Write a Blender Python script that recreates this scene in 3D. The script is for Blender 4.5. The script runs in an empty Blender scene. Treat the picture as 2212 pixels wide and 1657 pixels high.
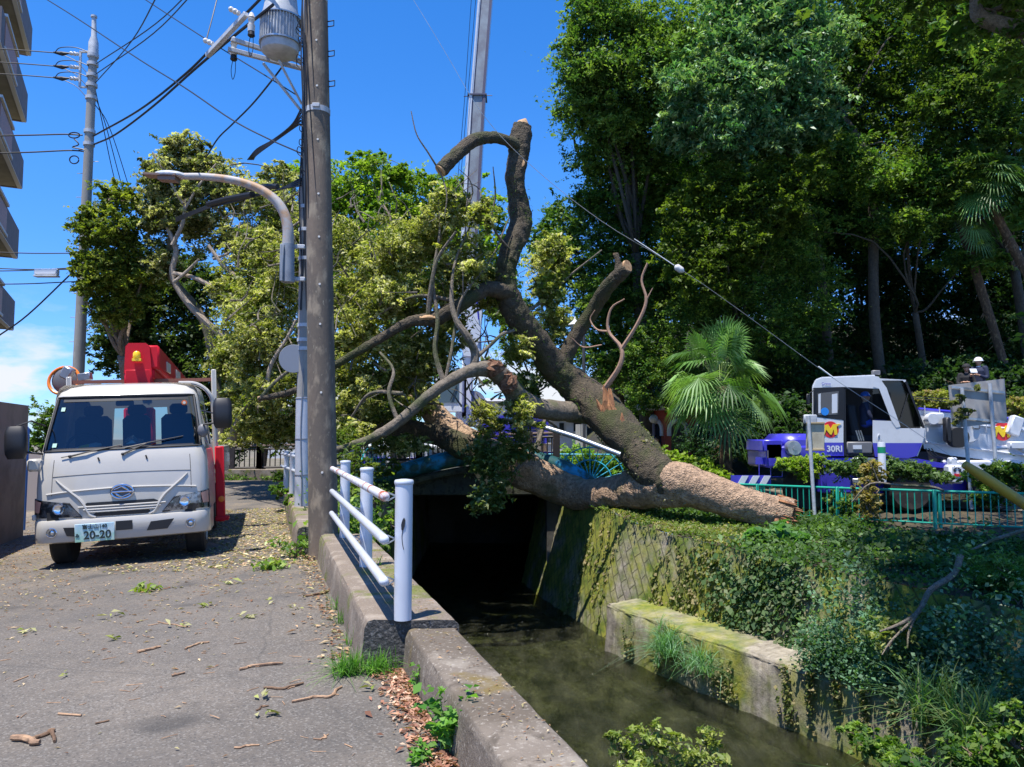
import bpy, bmesh, math, random
import numpy as np
from mathutils import Vector, Matrix, Euler
R = math.radians
rng = np.random.default_rng(7)
random.seed(7)
scene = bpy.context.scene
COL = scene.collection
# ------------------------------------------------------------------ camera
CAMZ, PITCH, FD = 1.45, R(4.0), 1659.3          # FD: focal length in pixels of a 2212 px wide picture
cd = bpy.data.cameras.new("camera"); cam = bpy.data.objects.new("camera", cd); COL.objects.link(cam)
cam.location = (0, 0, CAMZ); cam.rotation_euler = (R(90) + PITCH, 0, 0)
cd.sensor_width = 36; cd.lens = 27; cd.clip_end = 2000; cd.clip_start = 0.05
scene.camera = cam
# ------------------------------------------------------------------ sky and sun
SUN = Vector((-.19, -.23, 1.0)).normalized()
w = bpy.data.worlds.new("World"); scene.world = w; w.use_nodes = True
nt = w.node_tree; N = nt.nodes; L = nt.links
bg = N['Background']; sky = N.new('ShaderNodeTexSky'); sky.sky_type = 'NISHITA'; sky.sun_disc = False
sky.sun_elevation = math.asin(SUN.z); sky.sun_rotation = math.atan2(SUN.x, SUN.y) % (2 * math.pi)
sky.altitude = 500; sky.air_density = 1.0; sky.dust_density = 0.25; sky.ozone_density = 5.0
hs = N.new('ShaderNodeHueSaturation'); hs.inputs['Saturation'].default_value = 1.3; hs.inputs['Value'].default_value = 1.6
L.new(sky.outputs[0], hs.inputs['Color'])
tc = N.new('ShaderNodeTexCoord'); mp = N.new('ShaderNodeMapping'); mp.inputs['Scale'].default_value = (3.2, 3.2, 9.0)
mp.inputs['Location'].default_value = (1.3, 0.4, 0.35)
L.new(tc.outputs['Generated'], mp.inputs['Vector'])
nz = N.new('ShaderNodeTexNoise'); nz.inputs['Scale'].default_value = 1.6; nz.inputs['Detail'].default_value = 8; nz.inputs['Roughness'].default_value = .55
L.new(mp.outputs[0], nz.inputs['Vector'])
rp = N.new('ShaderNodeMapRange'); rp.inputs['From Min'].default_value = .47; rp.inputs['From Max'].default_value = .56; L.new(nz.outputs['Fac'], rp.inputs['Value'])
sx = N.new('ShaderNodeSeparateXYZ'); L.new(tc.outputs['Generated'], sx.inputs[0])
el = N.new('ShaderNodeMapRange'); el.inputs['From Min'].default_value = .17; el.inputs['From Max'].default_value = .07; L.new(sx.outputs['Z'], el.inputs['Value'])
mm = N.new('ShaderNodeMath'); mm.operation = 'MULTIPLY'; L.new(rp.outputs[0], mm.inputs[0]); L.new(el.outputs[0], mm.inputs[1])
mx = N.new('ShaderNodeMix'); mx.data_type = 'RGBA'; L.new(mm.outputs[0], mx.inputs[0]); L.new(hs.outputs[0], mx.inputs[6]); mx.inputs[7].default_value = (6.2, 6.5, 7.0, 1)
tn = N.new('ShaderNodeMix'); tn.data_type = 'RGBA'; tn.blend_type = 'MULTIPLY'; tn.inputs[0].default_value = 1; tn.inputs[7].default_value = (1.0, .95, 1.1, 1); L.new(hs.outputs[0], tn.inputs[6]); hz = N.new('ShaderNodeMix'); hz.data_type = 'RGBA'; hz.blend_type = 'MULTIPLY'; hz.inputs[7].default_value = (.42, .66, .92, 1); L.new(tn.outputs[2], hz.inputs[6]); L.new(hz.outputs[2], mx.inputs[6])
e2 = N.new('ShaderNodeMapRange'); e2.inputs['From Min'].default_value = .34; e2.inputs['From Max'].default_value = .0; s2 = N.new('ShaderNodeSeparateXYZ'); L.new(tc.outputs['Generated'], s2.inputs[0]); L.new(s2.outputs['Z'], e2.inputs['Value']); L.new(e2.outputs[0], hz.inputs[0])
L.new(mx.outputs[2], bg.inputs['Color']); bg.inputs['Strength'].default_value = 0.095
sd = bpy.data.lights.new("sun", 'SUN'); sd.energy = 5.0; sd.angle = R(.5); sd.color = (1, .955, .88)
so = bpy.data.objects.new("sun", sd); COL.objects.link(so); so.rotation_euler = SUN.to_track_quat('Z', 'Y').to_euler(); so.location = (0, 0, 30)
scene.view_settings.view_transform = 'Standard'; scene.view_settings.look = 'None'; scene.view_settings.exposure = 0.6; scene.view_settings.gamma = 1
scene.cycles.max_bounces = 7; scene.cycles.diffuse_bounces = 3; scene.cycles.glossy_bounces = 3; scene.cycles.transmission_bounces = 6; scene.cycles.transparent_max_bounces = 10
scene.cycles.caustics_reflective = False; scene.cycles.caustics_refractive = False; scene.cycles.use_denoising = True
# ------------------------------------------------------------------ helpers
def D(x, y, Y):
    """world point at depth Y seen at picture position x, y (picture 2212 x 1657)"""
    u = (x - 1106) / FD; v = (828.5 - y) / FD
    c, s = math.cos(PITCH), math.sin(PITCH)
    k = Y / (c - s * v)
    return np.array((u * k, Y, CAMZ + k * (s + c * v)))
def px(Y): return Y / FD

def node_mat(name):
    m = bpy.data.materials.new(name); m.use_nodes = True
    nt = m.node_tree; return m, nt, nt.nodes, nt.links, nt.nodes['Principled BSDF']
def noise(nt, vec, scale, detail=4, rough=.6):
    n = nt.nodes.new('ShaderNodeTexNoise'); n.inputs['Scale'].default_value = scale; n.inputs['Detail'].default_value = detail; n.inputs['Roughness'].default_value = rough
    if vec is not None: nt.links.new(vec, n.inputs['Vector'])
    return n.outputs['Fac']
def mrange(nt, val, a, b, c=0., d=1.):
    n = nt.nodes.new('ShaderNodeMapRange'); n.inputs['From Min'].default_value = a; n.inputs['From Max'].default_value = b
    n.inputs['To Min'].default_value = c; n.inputs['To Max'].default_value = d; nt.links.new(val, n.inputs['Value']); return n.outputs[0]
def mixc(nt, fac, a, b, mode='MIX'):
    n = nt.nodes.new('ShaderNodeMix'); n.data_type = 'RGBA'; n.blend_type = mode
    for s, v in ((0, fac), (6, a), (7, b)):
        if isinstance(v, (int, float)): n.inputs[s].default_value = v
        elif isinstance(v, (tuple, list)): n.inputs[s].default_value = tuple(v)[:3] + (1,)
        else: nt.links.new(v, n.inputs[s])
    return n.outputs[2]
def coords(nt, kind='Object', scale=None, rot=None):
    t = nt.nodes.new('ShaderNodeTexCoord'); o = t.outputs[kind]
    if scale or rot:
        m = nt.nodes.new('ShaderNodeMapping'); nt.links.new(o, m.inputs[0]); o = m.outputs[0]
        if scale: m.inputs['Scale'].default_value = scale
        if rot: m.inputs['Rotation'].default_value = rot
    return o
def bump(nt, h, strength, dist, bsdf, prev=None):
    b = nt.nodes.new('ShaderNodeBump'); b.inputs['Strength'].default_value = strength; b.inputs['Distance'].default_value = dist
    nt.links.new(h, b.inputs['Height'])
    if prev: nt.links.new(prev, b.inputs['Normal'])
    nt.links.new(b.outputs[0], bsdf.inputs['Normal']); return b.outputs[0]
def pm(name, col, rough=.5, metal=0., var=(), bm=None, kind='Object', scale=None, spec=None, coat=0., em=None):
    """var: (noise scale, other colour, from, to)"""
    m, nt, N, L, b = node_mat(name)
    b.inputs['Roughness'].default_value = rough; b.inputs['Metallic'].default_value = metal
    if spec is not None: b.inputs['Specular IOR Level'].default_value = spec
    if coat: b.inputs['Coat Weight'].default_value = coat; b.inputs['Coat Roughness'].default_value = .05
    c = None
    if var or bm:
        v = coords(nt, kind, scale)
    for (sc, c2, lo, hi) in var:
        f = mrange(nt, noise(nt, v, sc, 6), lo, hi); c = mixc(nt, f, c if c is not None else col, c2)
    if c is not None: L.new(c, b.inputs['Base Color'])
    else: b.inputs['Base Color'].default_value = tuple(col) + (1,)
    if bm:
        bump(nt, noise(nt, v, bm[0], 6), bm[1], bm[2], b)
    if em: b.inputs['Emission Color'].default_value = tuple(em[:3]) + (1,); b.inputs['Emission Strength'].default_value = em[3]
    return m

M = {}
def thing(name, label, cat, loc=(0, 0, 0), rot=(0, 0, 0), group=None):
    o = bpy.data.objects.new(name, None); COL.objects.link(o); o.empty_display_size = .1
    o.location = tuple(float(a) for a in loc); o.rotation_euler = rot
    return tag(o, label, cat, group)
def tag(o, label, cat=None, group=None, kind=None):
    o['label'] = label
    if cat: o['category'] = cat
    if group: o['group'] = group
    if kind: o['kind'] = kind
    return o
def mtx(o):
    m = Matrix.LocRotScale(o.location, o.rotation_euler, o.scale)
    return mtx(o.parent) @ m if o.parent else m
def link(name, me, parent=None, world=False):
    """link mesh; with world=True the vertices are world positions and get moved into the parent's frame"""
    o = bpy.data.objects.new(name, me); COL.objects.link(o)
    if parent is not None:
        if world: me.transform(mtx(parent).inverted())
        o.parent = parent
    return o
def copy_tree(o, parent=None):
    c = o.copy(); COL.objects.link(c)
    if parent is not None: c.parent = parent
    for ch in [k for k in bpy.data.objects if k.parent == o]: copy_tree(ch, c)
    return c
def frames(P):
    P = np.asarray(P, float); T = np.gradient(P, axis=0); T /= np.linalg.norm(T, axis=1)[:, None] + 1e-9
    n = np.cross(T[0], (0, 0, 1.)); 
    if np.linalg.norm(n) < .1: n = np.cross(T[0], (0, 1., 0))
    n /= np.linalg.norm(n); U = [n]
    for i in range(1, len(P)):
        n = U[-1] - T[i] * np.dot(U[-1], T[i]); n /= np.linalg.norm(n) + 1e-9; U.append(n)
    U = np.array(U); return T, U, np.cross(T, U)
def smooth_path(P, r=None, k=6):
    """Catmull-Rom resampling"""
    P = np.asarray(P, float); n = len(P)
    if n < 3: k = max(k, 2)
    Q = np.vstack([2 * P[0] - P[1], P, 2 * P[-1] - P[-2]]); out = []; rr = []
    for i in range(n - 1):
        p0, p1, p2, p3 = Q[i:i + 4]
        for j in range(k):
            t = j / k
            out.append(.5 * ((2 * p1) + (-p0 + p2) * t + (2 * p0 - 5 * p1 + 4 * p2 - p3) * t * t + (-p0 + 3 * p1 - 3 * p2 + p3) * t ** 3))
            if r is not None: rr.append(r[i] * (1 - t) + r[i + 1] * t)
    out.append(P[-1])
    if r is not None: rr.append(r[-1]); return np.array(out), np.array(rr)
    return np.array(out)
class MB:
    def __init__(s): s.v = []; s.f = []; s.m = []; s.k = []; s.n = 0; s.cur = 0; s.T = None
    def add(s, V, F, mi=None):
        V = np.asarray(V, float).reshape(-1, 3)
        if s.T is not None: V = V @ np.array(s.T.to_3x3()).T + np.array(s.T.translation)
        s.v.append(V); s.k.append((s.n, len(s.f), len(F))); mi = s.cur if mi is None else mi
        s.f += [tuple(int(i) + s.n for i in f) for f in F]; s.m += [mi] * len(F); s.n += len(V); return s
    def box(s, c, d, rot=None, taper=(1, 1), bev=0.):
        x, y, z = (np.array(d, float) / 2)
        if bev > 0:
            b = min(bev, x * .9, y * .9, z * .9); V = []; F = []
            # chamfered box: 24 verts
            for sx in (-1, 1):
                for sy in (-1, 1):
                    for sz in (-1, 1):
                        V += [(sx * x, sy * (y - b), sz * (z - b)), (sx * (x - b), sy * y, sz * (z - b)), (sx * (x - b), sy * (y - b), sz * z)]
            i = lambda a, b_, c_, k: ((a > 0) * 4 + (b_ > 0) * 2 + (c_ > 0)) * 3 + k
            for a in (-1, 1):
                F.append([i(a, -1, -1, 0), i(a, 1, -1, 0), i(a, 1, 1, 0), i(a, -1, 1, 0)][::a])
                F.append([i(-1, a, -1, 1), i(-1, a, 1, 1), i(1, a, 1, 1), i(1, a, -1, 1)][::a])
                F.append([i(-1, -1, a, 2), i(1, -1, a, 2), i(1, 1, a, 2), i(-1, 1, a, 2)][::a])
                for b_ in (-1, 1):
                    q = a * b_
                    F.append([i(a, b_, -1, 0), i(a, b_, -1, 1), i(a, b_, 1, 1), i(a, b_, 1, 0)][::q])
                    F.append([i(a, -1, b_, 0), i(a, 1, b_, 0), i(a, 1, b_, 2), i(a, -1, b_, 2)][::q])
                    F.append([i(-1, a, b_, 1), i(-1, a, b_, 2), i(1, a, b_, 2), i(1, a, b_, 1)][::q])
                    for c_ in (-1, 1):
                        F.append([i(a, b_, c_, 0), i(a, b_, c_, 1), i(a, b_, c_, 2)][::-q * c_])
            V = np.array(V)
        else:
            V = np.array([(a * x, b * y, c_ * z) for c_ in (-1, 1) for b in (-1, 1) for a in (-1, 1)])
            F = [(0, 2, 3, 1), (4, 5, 7, 6), (0, 1, 5, 4), (2, 6, 7, 3), (0, 4, 6, 2), (1, 3, 7, 5)]
        up = V[:, 2] > 0; V[up, 0] *= taper[0]; V[up, 1] *= taper[1]
        if rot is not None: V = V @ np.array(Euler(rot).to_matrix()).T
        return s.add(V + np.array(c, float), F)
    def tube(s, P, r, n=8, cap=True, smooth=0, wob=0., sq=None):
        P = np.asarray(P, float); r = np.full(len(P), float(r)) if np.isscalar(r) else np.asarray(r, float)
        if smooth: P, r = smooth_path(P, r, smooth)
        T, U, W = frames(P); a = np.arange(n) / n * 2 * math.pi; m = len(P)
        rr = r[:, None] * np.ones((m, n))
        if wob:
            ph = rng.uniform(0, 6.28, 6); Lp = np.concatenate([[0], np.cumsum(np.linalg.norm(np.diff(P, axis=0), axis=1))]) / max(r.max(), 1e-3)
            for q, (ka, kl) in enumerate(((2, .35), (3, .8), (5, 1.7), (7, 3.1))):
                rr *= 1 + wob * .55 / (q + 1) * np.sin(ka * a[None] + ph[q] + kl * Lp[:, None] * .6 + 2 * np.sin(kl * Lp[:, None] * .5 + ph[(q + 2) % 6]))
            rr *= 1 + wob * .35 * (rng.random((m, n)) - .5)
        V = P[:, None] + rr[..., None] * (np.cos(a)[None, :, None] * U[:, None] + np.sin(a)[None, :, None] * W[:, None])
        F = [(i * n + j, i * n + (j + 1) % n, (i + 1) * n + (j + 1) % n, (i + 1) * n + j) for i in range(m - 1) for j in range(n)]
        if cap: F += [tuple(range(n))[::-1], tuple((m - 1) * n + j for j in range(n))]
        return s.add(V.reshape(-1, 3), F)
    def cyl(s, a, b, r, n=16, r2=None):
        return s.tube([a, b], [r, r if r2 is None else r2], n)
    def lathe(s, prof, c=(0, 0, 0), n=24, axis='Z', rot=None):
        a = np.arange(n) / n * 2 * math.pi; prof = np.array(prof, float); m = len(prof)
        V = np.stack([prof[:, 0][:, None] * np.cos(a), prof[:, 0][:, None] * np.sin(a), prof[:, 1][:, None] * np.ones(n)], -1).reshape(-1, 3)
        if axis == 'X': V = V[:, [2, 0, 1]]
        if axis == 'Y': V = V[:, [1, 2, 0]]
        if rot is not None: V = V @ np.array(Euler(rot).to_matrix()).T
        F = [(i * n + j, i * n + (j + 1) % n, (i + 1) * n + (j + 1) % n, (i + 1) * n + j) for i in range(m - 1) for j in range(n)]
        F += [tuple(range(n))[::-1], tuple((m - 1) * n + j for j in range(n))]
        return s.add(V + np.array(c, float), F)
    def ball(s, c, r, n=12, m=8):
        r = np.array((r, r, r) if np.isscalar(r) else r, float)
        t = np.linspace(0, math.pi, m + 1); t[0] = .02; t[-1] = math.pi - .02; a = np.arange(n) / n * 2 * math.pi
        V = np.stack([np.sin(t)[:, None] * np.cos(a), np.sin(t)[:, None] * np.sin(a), -np.cos(t)[:, None] * np.ones(n)], -1).reshape(-1, 3) * r
        F = [(i * n + j, i * n + (j + 1) % n, (i + 1) * n + (j + 1) % n, (i + 1) * n + j) for i in range(m) for j in range(n)]
        F += [tuple(range(n))[::-1], tuple(m * n + j for j in range(n))]
        return s.add(V + np.array(c, float), F)
    def prism(s, poly, z0, z1, axis='Z'):
        """extrude a 2D polygon; axis names the extrusion direction"""
        n = len(poly); A = [(x, y, z0) for x, y in poly] + [(x, y, z1) for x, y in poly]; V = np.array(A, float)
        if axis == 'Y': V = V[:, [0, 2, 1]]
        if axis == 'X': V = V[:, [2, 0, 1]]
        F = [tuple(range(n))[::-1], tuple(range(n, 2 * n))] + [(i, (i + 1) % n, n + (i + 1) % n, n + i) for i in range(n)]
        return s.add(V, F)
    def grid(s, G, flip=False):
        G = np.asarray(G, float); a, b = G.shape[:2]
        F = [(i * b + j, i * b + j + 1, (i + 1) * b + j + 1, (i + 1) * b + j) for i in range(a - 1) for j in range(b - 1)]
        if flip: F = [f[::-1] for f in F]
        return s.add(G.reshape(-1, 3), F)
    def build(s, name, mats, parent=None, world=False, smooth=True, angle=40, uv=None):
        me = bpy.data.meshes.new(name); V = np.concatenate(s.v)
        me.from_pydata(V.tolist(), [], s.f)
        mats = mats if isinstance(mats, (list, tuple)) else [mats]
        for m in mats: me.materials.append(m)
        me.polygons.foreach_set('material_index', s.m)
        bm = bmesh.new(); bm.from_mesh(me); bmesh.ops.recalc_face_normals(bm, faces=bm.faces); bm.to_mesh(me); bm.free()
        if smooth:
            me.polygons.foreach_set('use_smooth', [True] * len(me.polygons)); me.set_sharp_from_angle(angle=R(angle))
        me.update()
        return link(name, me, parent, world)
def each(mb, name, mats, parent=None, world=False, by=1, **kw):
    """build every `by` shapes of mb as an object of their own"""
    out = []
    for i in range(0, len(mb.v), by):
        q = MB()
        for j in range(i, min(i + by, len(mb.v))): n0, f0, nf = mb.k[j]; q.add(mb.v[j], [tuple(a - n0 for a in f) for f in mb.f[f0:f0 + nf]])
        out.append(q.build(name, mats, parent, world, **kw))
    return out
def quick(name, V, F, mat, parent=None, world=False, uv=None, smooth=False, attr=None):
    """big mesh from numpy arrays, all faces with the same corner count"""
    V = np.asarray(V, np.float32); F = np.asarray(F, np.int32); k = F.shape[1]
    me = bpy.data.meshes.new(name); me.vertices.add(len(V)); me.vertices.foreach_set('co', V.ravel())
    me.loops.add(F.size); me.loops.foreach_set('vertex_index', F.ravel()); me.polygons.add(len(F))
    me.polygons.foreach_set('loop_start', np.arange(len(F), dtype=np.int32) * k)
    if uv is not None:
        l = me.uv_layers.new(name='UVMap'); l.data.foreach_set('uv', np.asarray(uv, np.float32)[F.ravel()].ravel())
    me.update(calc_edges=True)
    if smooth: me.polygons.foreach_set('use_smooth', np.ones(len(F), bool))
    if attr is not None:
        a = me.color_attributes.new('col', 'FLOAT_COLOR', 'POINT'); a.data.foreach_set('color', np.asarray(attr, np.float32).ravel())
    me.materials.append(mat)
    return link(name, me, parent, world)
def loft(name, S, mat, parent=None, sub=(1, 1), wob=0., smooth=True, kind=None, world=False):
    """surface through stations S (a x b x 3) with uv in metres"""
    S = np.asarray(S, float)
    def lin(A, k):
        n = A.shape[0]; t = np.linspace(0, n - 1, (n - 1) * k + 1); i = np.minimum(t.astype(int), n - 2); f = (t - i)[:, None, None]
        return A[i] * (1 - f) + A[i + 1] * f
    S = lin(S, sub[0]); S = lin(S.transpose(1, 0, 2), sub[1]).transpose(1, 0, 2); a, b = S.shape[:2]
    u = np.concatenate([[0], np.cumsum(np.linalg.norm(np.diff(S[:, b // 2], axis=0), axis=1))])[:, None] * np.ones((a, b))
    v = np.concatenate([np.zeros((a, 1)), np.cumsum(np.linalg.norm(np.diff(S, axis=1), axis=2), axis=1)], 1)
    if wob:
        n = np.cross(np.gradient(S, axis=0), np.gradient(S, axis=1)); n /= np.linalg.norm(n, axis=2)[..., None] + 1e-9
        S = S + n * ((rng.random((a, b)) - .5) * wob)[..., None]
    F = [(i * b + j, i * b + j + 1, (i + 1) * b + j + 1, (i + 1) * b + j) for i in range(a - 1) for j in range(b - 1)]
    return quick(name, S.reshape(-1, 3), F, mat, parent, uv=np.stack([u, v], -1).reshape(-1, 2), smooth=smooth, world=world)
def text(name, s, size, mat, parent, loc, rot, depth=.002, align='CENTER', bold=0., sx=1.):
    c = bpy.data.curves.new(name, 'FONT'); c.body = s; c.size = size; c.extrude = depth; c.align_x = align; c.align_y = 'CENTER'; c.offset = bold
    o = bpy.data.objects.new(name, c); COL.objects.link(o)
    dg = bpy.context.evaluated_depsgraph_get(); me = bpy.data.meshes.new_from_object(o.evaluated_get(dg))
    bpy.data.objects.remove(o); me.materials.clear(); me.materials.append(mat); me.name = name
    o = bpy.data.objects.new(name, me); COL.objects.link(o); o.location = loc; o.rotation_euler = rot; o.scale = (sx, 1, 1)
    if parent: o.parent = parent
    return o
# ------------------------------------------------------------------ foliage
def leaf_mat(name, trans=.42, rough=.55, spec=.28):
    m, nt, N, L, b = node_mat(name)
    a = N.new('ShaderNodeAttribute'); a.attribute_name = 'col'; L.new(a.outputs['Color'], b.inputs['Base Color'])
    b.inputs['Roughness'].default_value = rough; b.inputs['Specular IOR Level'].default_value = spec
    t = N.new('ShaderNodeBsdfTranslucent'); c = mixc(nt, 1., a.outputs['Color'], (1.5, 1.7, .55), 'MULTIPLY'); L.new(c, t.inputs[0])
    x = N.new('ShaderNodeMixShader'); x.inputs[0].default_value = trans; L.new(b.outputs[0], x.inputs[1]); L.new(t.outputs[0], x.inputs[2])
    L.new(x.outputs[0], N['Material Output'].inputs[0]); return m
M['leaf'] = leaf_mat('leaf'); M['leaf_shiny'] = leaf_mat('glossy_leaf', .3, .42, .45); M['dry_leaf'] = leaf_mat('dry_leaf', .15, .7, .2)
PAL = dict(
    dark=[(.012, .035, .010), (.022, .055, .014), (.045, .09, .02)],  # leaf tones darkened to carry the shade low in the wood
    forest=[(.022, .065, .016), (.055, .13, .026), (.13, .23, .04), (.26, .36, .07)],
    teal=[(.03, .10, .04), (.07, .2, .08), (.18, .34, .14), (.36, .48, .24)],
    mid=[(.05, .11, .02), (.08, .16, .025), (.13, .21, .03)],
    camphor=[(.09, .17, .02), (.2, .32, .035), (.32, .42, .06)],
    fallen=[(.05, .075, .015), (.14, .17, .03), (.34, .34, .08), (.68, .64, .38), (.26, .29, .045), (.62, .58, .3), (.10, .16, .025), (.07, .09, .02), (.48, .46, .2)],
    tossed=[(.04, .07, .015), (.13, .16, .04), (.42, .40, .2), (.60, .57, .36), (.10, .12, .04), (.5, .46, .24)],
    hedge=[(.16, .27, .03), (.25, .36, .04), (.34, .42, .06)],
    palm=[(.08, .19, .04), (.14, .29, .07), (.24, .40, .14)],
    ivy=[(.04, .09, .03), (.06, .12, .035), (.14, .2, .05)],
    wallvine=[(.12, .15, .04), (.25, .24, .10), (.34, .28, .14), (.16, .2, .05)],
    weed=[(.07, .2, .03), (.12, .28, .04), (.17, .34, .06)],
    brown=[(.2, .09, .04), (.28, .15, .08), (.16, .08, .04)],
)
def leafmesh(name, C, size, cols, mat, parent=None, world=True, up=.5, out=None, asp=.5, droop=0.):
    """C: leaf centres. Each leaf is a folded kite of four points"""
    n = len(C)
    if n == 0: return None
    nrm = rng.normal(size=(n, 3)); nrm /= np.linalg.norm(nrm, axis=1)[:, None]
    nrm[:, 2] = np.abs(nrm[:, 2]) * .6 + up
    if out is not None: nrm += out
    nrm /= np.linalg.norm(nrm, axis=1)[:, None]
    d = rng.normal(size=(n, 3)); d[:, 2] -= droop; d -= nrm * np.sum(d * nrm, 1)[:, None]; d /= np.linalg.norm(d, axis=1)[:, None] + 1e-9
    s = np.cross(nrm, d); sz = (np.asarray(size) * np.clip(rng.lognormal(0, .33, n), .4, 2.1))[:, None]
    b = C - d * sz * .5; t = C + d * sz * .5; k = -nrm * sz * .12
    V = np.stack([b, C + s * sz * asp * .5 - k - d * sz * .08, t, C - s * sz * asp * .5 - k - d * sz * .08], 1).reshape(-1, 3)
    col = np.ones((n, 4)); col[:, :3] = cols * rng.uniform(.75, 1.25, (n, 1)); col = np.repeat(col, 4, 0)
    return quick(name, V, np.arange(4 * n).reshape(n, 4), mat, parent, world=world and parent is not None, attr=col)
def pick(pal, n, wts=None):
    P = np.array(PAL[pal] if isinstance(pal, str) else pal); return P[rng.choice(len(P), n, p=wts)]
def cluster(blobs, n, per=26, spread=.28, shell=.55, pal='mid', flat=.7, lump=True):
    """blobs: (centre, radii). n leaves in sub-clusters near the blob surfaces. Returns centres, colours, cluster centres"""
    nb = []
    for b in blobs:
        nb.append(b)
        for _ in range(5):
            q = rng.normal(size=3); q /= np.linalg.norm(q); nb.append((np.array(b[0]) + q * np.array(b[1]) * rng.uniform(.6, .95), tuple(np.array(b[1]) * rng.uniform(.28, .55))))
    if lump: blobs = nb
    vol = np.array([np.mean(b[1]) ** 2 for b in blobs]); vol /= vol.sum(); CC = []; O = []
    for b, f in zip(blobs, vol):
        m = max(3, int(n * f / per)); q = rng.normal(size=(m, 3)); q /= np.linalg.norm(q, axis=1)[:, None]
        rad = shell + (1.05 - shell) * rng.random(m) ** .7
        c = np.array(b[0]) + q * rad[:, None] * np.array(b[1]); CC.append(c); O.append(np.full(m, np.mean(b[1])))
    CC = np.concatenate(CC); O = np.concatenate(O); m = len(CC)
    cc = pick(pal, m) * rng.uniform(.7, 1.3, (m, 1)); wt = rng.gamma(1.2, 1., m); idx = np.repeat(np.arange(m), np.maximum(2, (wt / wt.mean() * per)).astype(int))
    g = rng.normal(size=(len(idx), 3)) * np.array((1, 1, flat)); sp = (np.minimum(O, 1.6) * spread * rng.uniform(.25, .8, m))
    dr = rng.normal(size=(m, 3)) * np.array((1, 1, .45)) - np.array((0, 0, .35)); dr /= np.linalg.norm(dr, axis=1)[:, None]; ty = rng.random(len(idx)) ** .8; tl = np.minimum(O, 1.6) * spread * 3.2 * rng.uniform(.5, 1.3, m)
    C = CC[idx] + g * (sp[idx] * (1.15 - .7 * ty))[:, None] * .8 + dr[idx] * (ty * tl[idx])[:, None]; cols = cc[idx] * .65 + pick(pal, len(idx)) * .35
    return C, cols, CC
def blobs_px(L_):
    """list of (x, y, depth, rx, ry) in picture measures -> world ellipsoids"""
    out = []
    for x, y, Y, rx, ry in L_:
        k = Y / FD; out.append((D(x, y, Y), (rx * k, (rx + ry) * .5 * k, ry * k)))
    return out
def limbs(mb, root, targets, r0=.12, n=6, jitter=.15, bend=.3):
    for t in targets:
        t = np.array(t); root = np.array(root); L_ = np.linalg.norm(t - root); mid = root * .5 + t * .5 + rng.normal(size=3) * L_ * jitter + np.array((0, 0, L_ * bend * .3))
        q1 = root * .75 + mid * .25 + rng.normal(size=3) * L_ * .03; q3 = mid * .4 + t * .6 + rng.normal(size=3) * L_ * .05
        mb.tube([root, q1, mid, q3, t], [r0, r0 * .8, r0 * .55, r0 * .35, r0 * .12], n, cap=False, smooth=3)
from mathutils import noise as mn
def roughen(mb, amp=.03, f=5.):
    for q in mb.v:
        c = q.mean(0)
        for i in range(len(q)):
            p = Vector(q[i]); d = mn.turbulence_vector(p * f, 4, False) ; a = mn.noise(Vector((p.x * f * .5, p.y * f * .5, p.z * f * .5)))
            q[i] += np.array(d) * amp * (.6 + .8 * a)
def bark_mat(name, c1, c2, moss, mlo=.5, mhi=.62, sc=3., bs=.9, bd=.03):
    m, nt, N, L, b = node_mat(name); v = coords(nt); b.inputs['Roughness'].default_value = .85
    f1 = noise(nt, v, sc * 4, 8, .7); f2 = noise(nt, v, sc * .4, 5); f3 = noise(nt, v, sc * 12, 5)
    c = mixc(nt, mrange(nt, f1, .35, .65), c1, c2); c = mixc(nt, mrange(nt, f3, .3, .75, 0, .45), c, tuple(a * 1.5 for a in c2))
    if moss: c = mixc(nt, mrange(nt, f2, mlo, mhi, 0, .8), c, moss)
    L.new(c, b.inputs['Base Color'])
    vo = N.new('ShaderNodeTexVoronoi'); vo.inputs['Scale'].default_value = sc * 7; vo.feature = 'DISTANCE_TO_EDGE'; L.new(v, vo.inputs['Vector'])
    p = bump(nt, f1, bs, bd, b); bump(nt, mrange(nt, vo.outputs['Distance'], 0, .25), bs * .55, bd * .6, b, p); return m
M['bark'] = bark_mat('bark', (.09, .062, .042), (.23, .17, .12), None, sc=2.5)
M['bark_tan'] = bark_mat('fallen_bark', (.07, .042, .025), (.50, .335, .215), (.10, .09, .035), .56, .70, sc=2.2, bs=1, bd=.05)
M['bark_moss'] = bark_mat('mossy_bark', (.012, .010, .007), (.105, .08, .05), (.045, .055, .010), .48, .62, sc=2.6, bs=1, bd=.045)
M['bark_grey'] = bark_mat('grey_bark', (.045, .036, .026), (.22, .18, .135), (.06, .075, .02), .5, .62, sc=4, bd=.02)
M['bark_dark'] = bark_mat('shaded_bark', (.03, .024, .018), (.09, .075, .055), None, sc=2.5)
M['bark_pale'] = bark_mat('pale_twisted_bark', (.16, .12, .09), (.38, .31, .24), None, sc=4, bd=.02)
M['cut'] = pm('cut_wood', (.52, .33, .17), .8, var=((14, (.36, .2, .1), .45, .6),), bm=(40, .4, .01))
M['splinter'] = pm('splintered_wood', (.42, .19, .08), .85, var=((6, (.2, .09, .045), .4, .6),), bm=(18, 1, .03), scale=(1, 1, .3))
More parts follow.
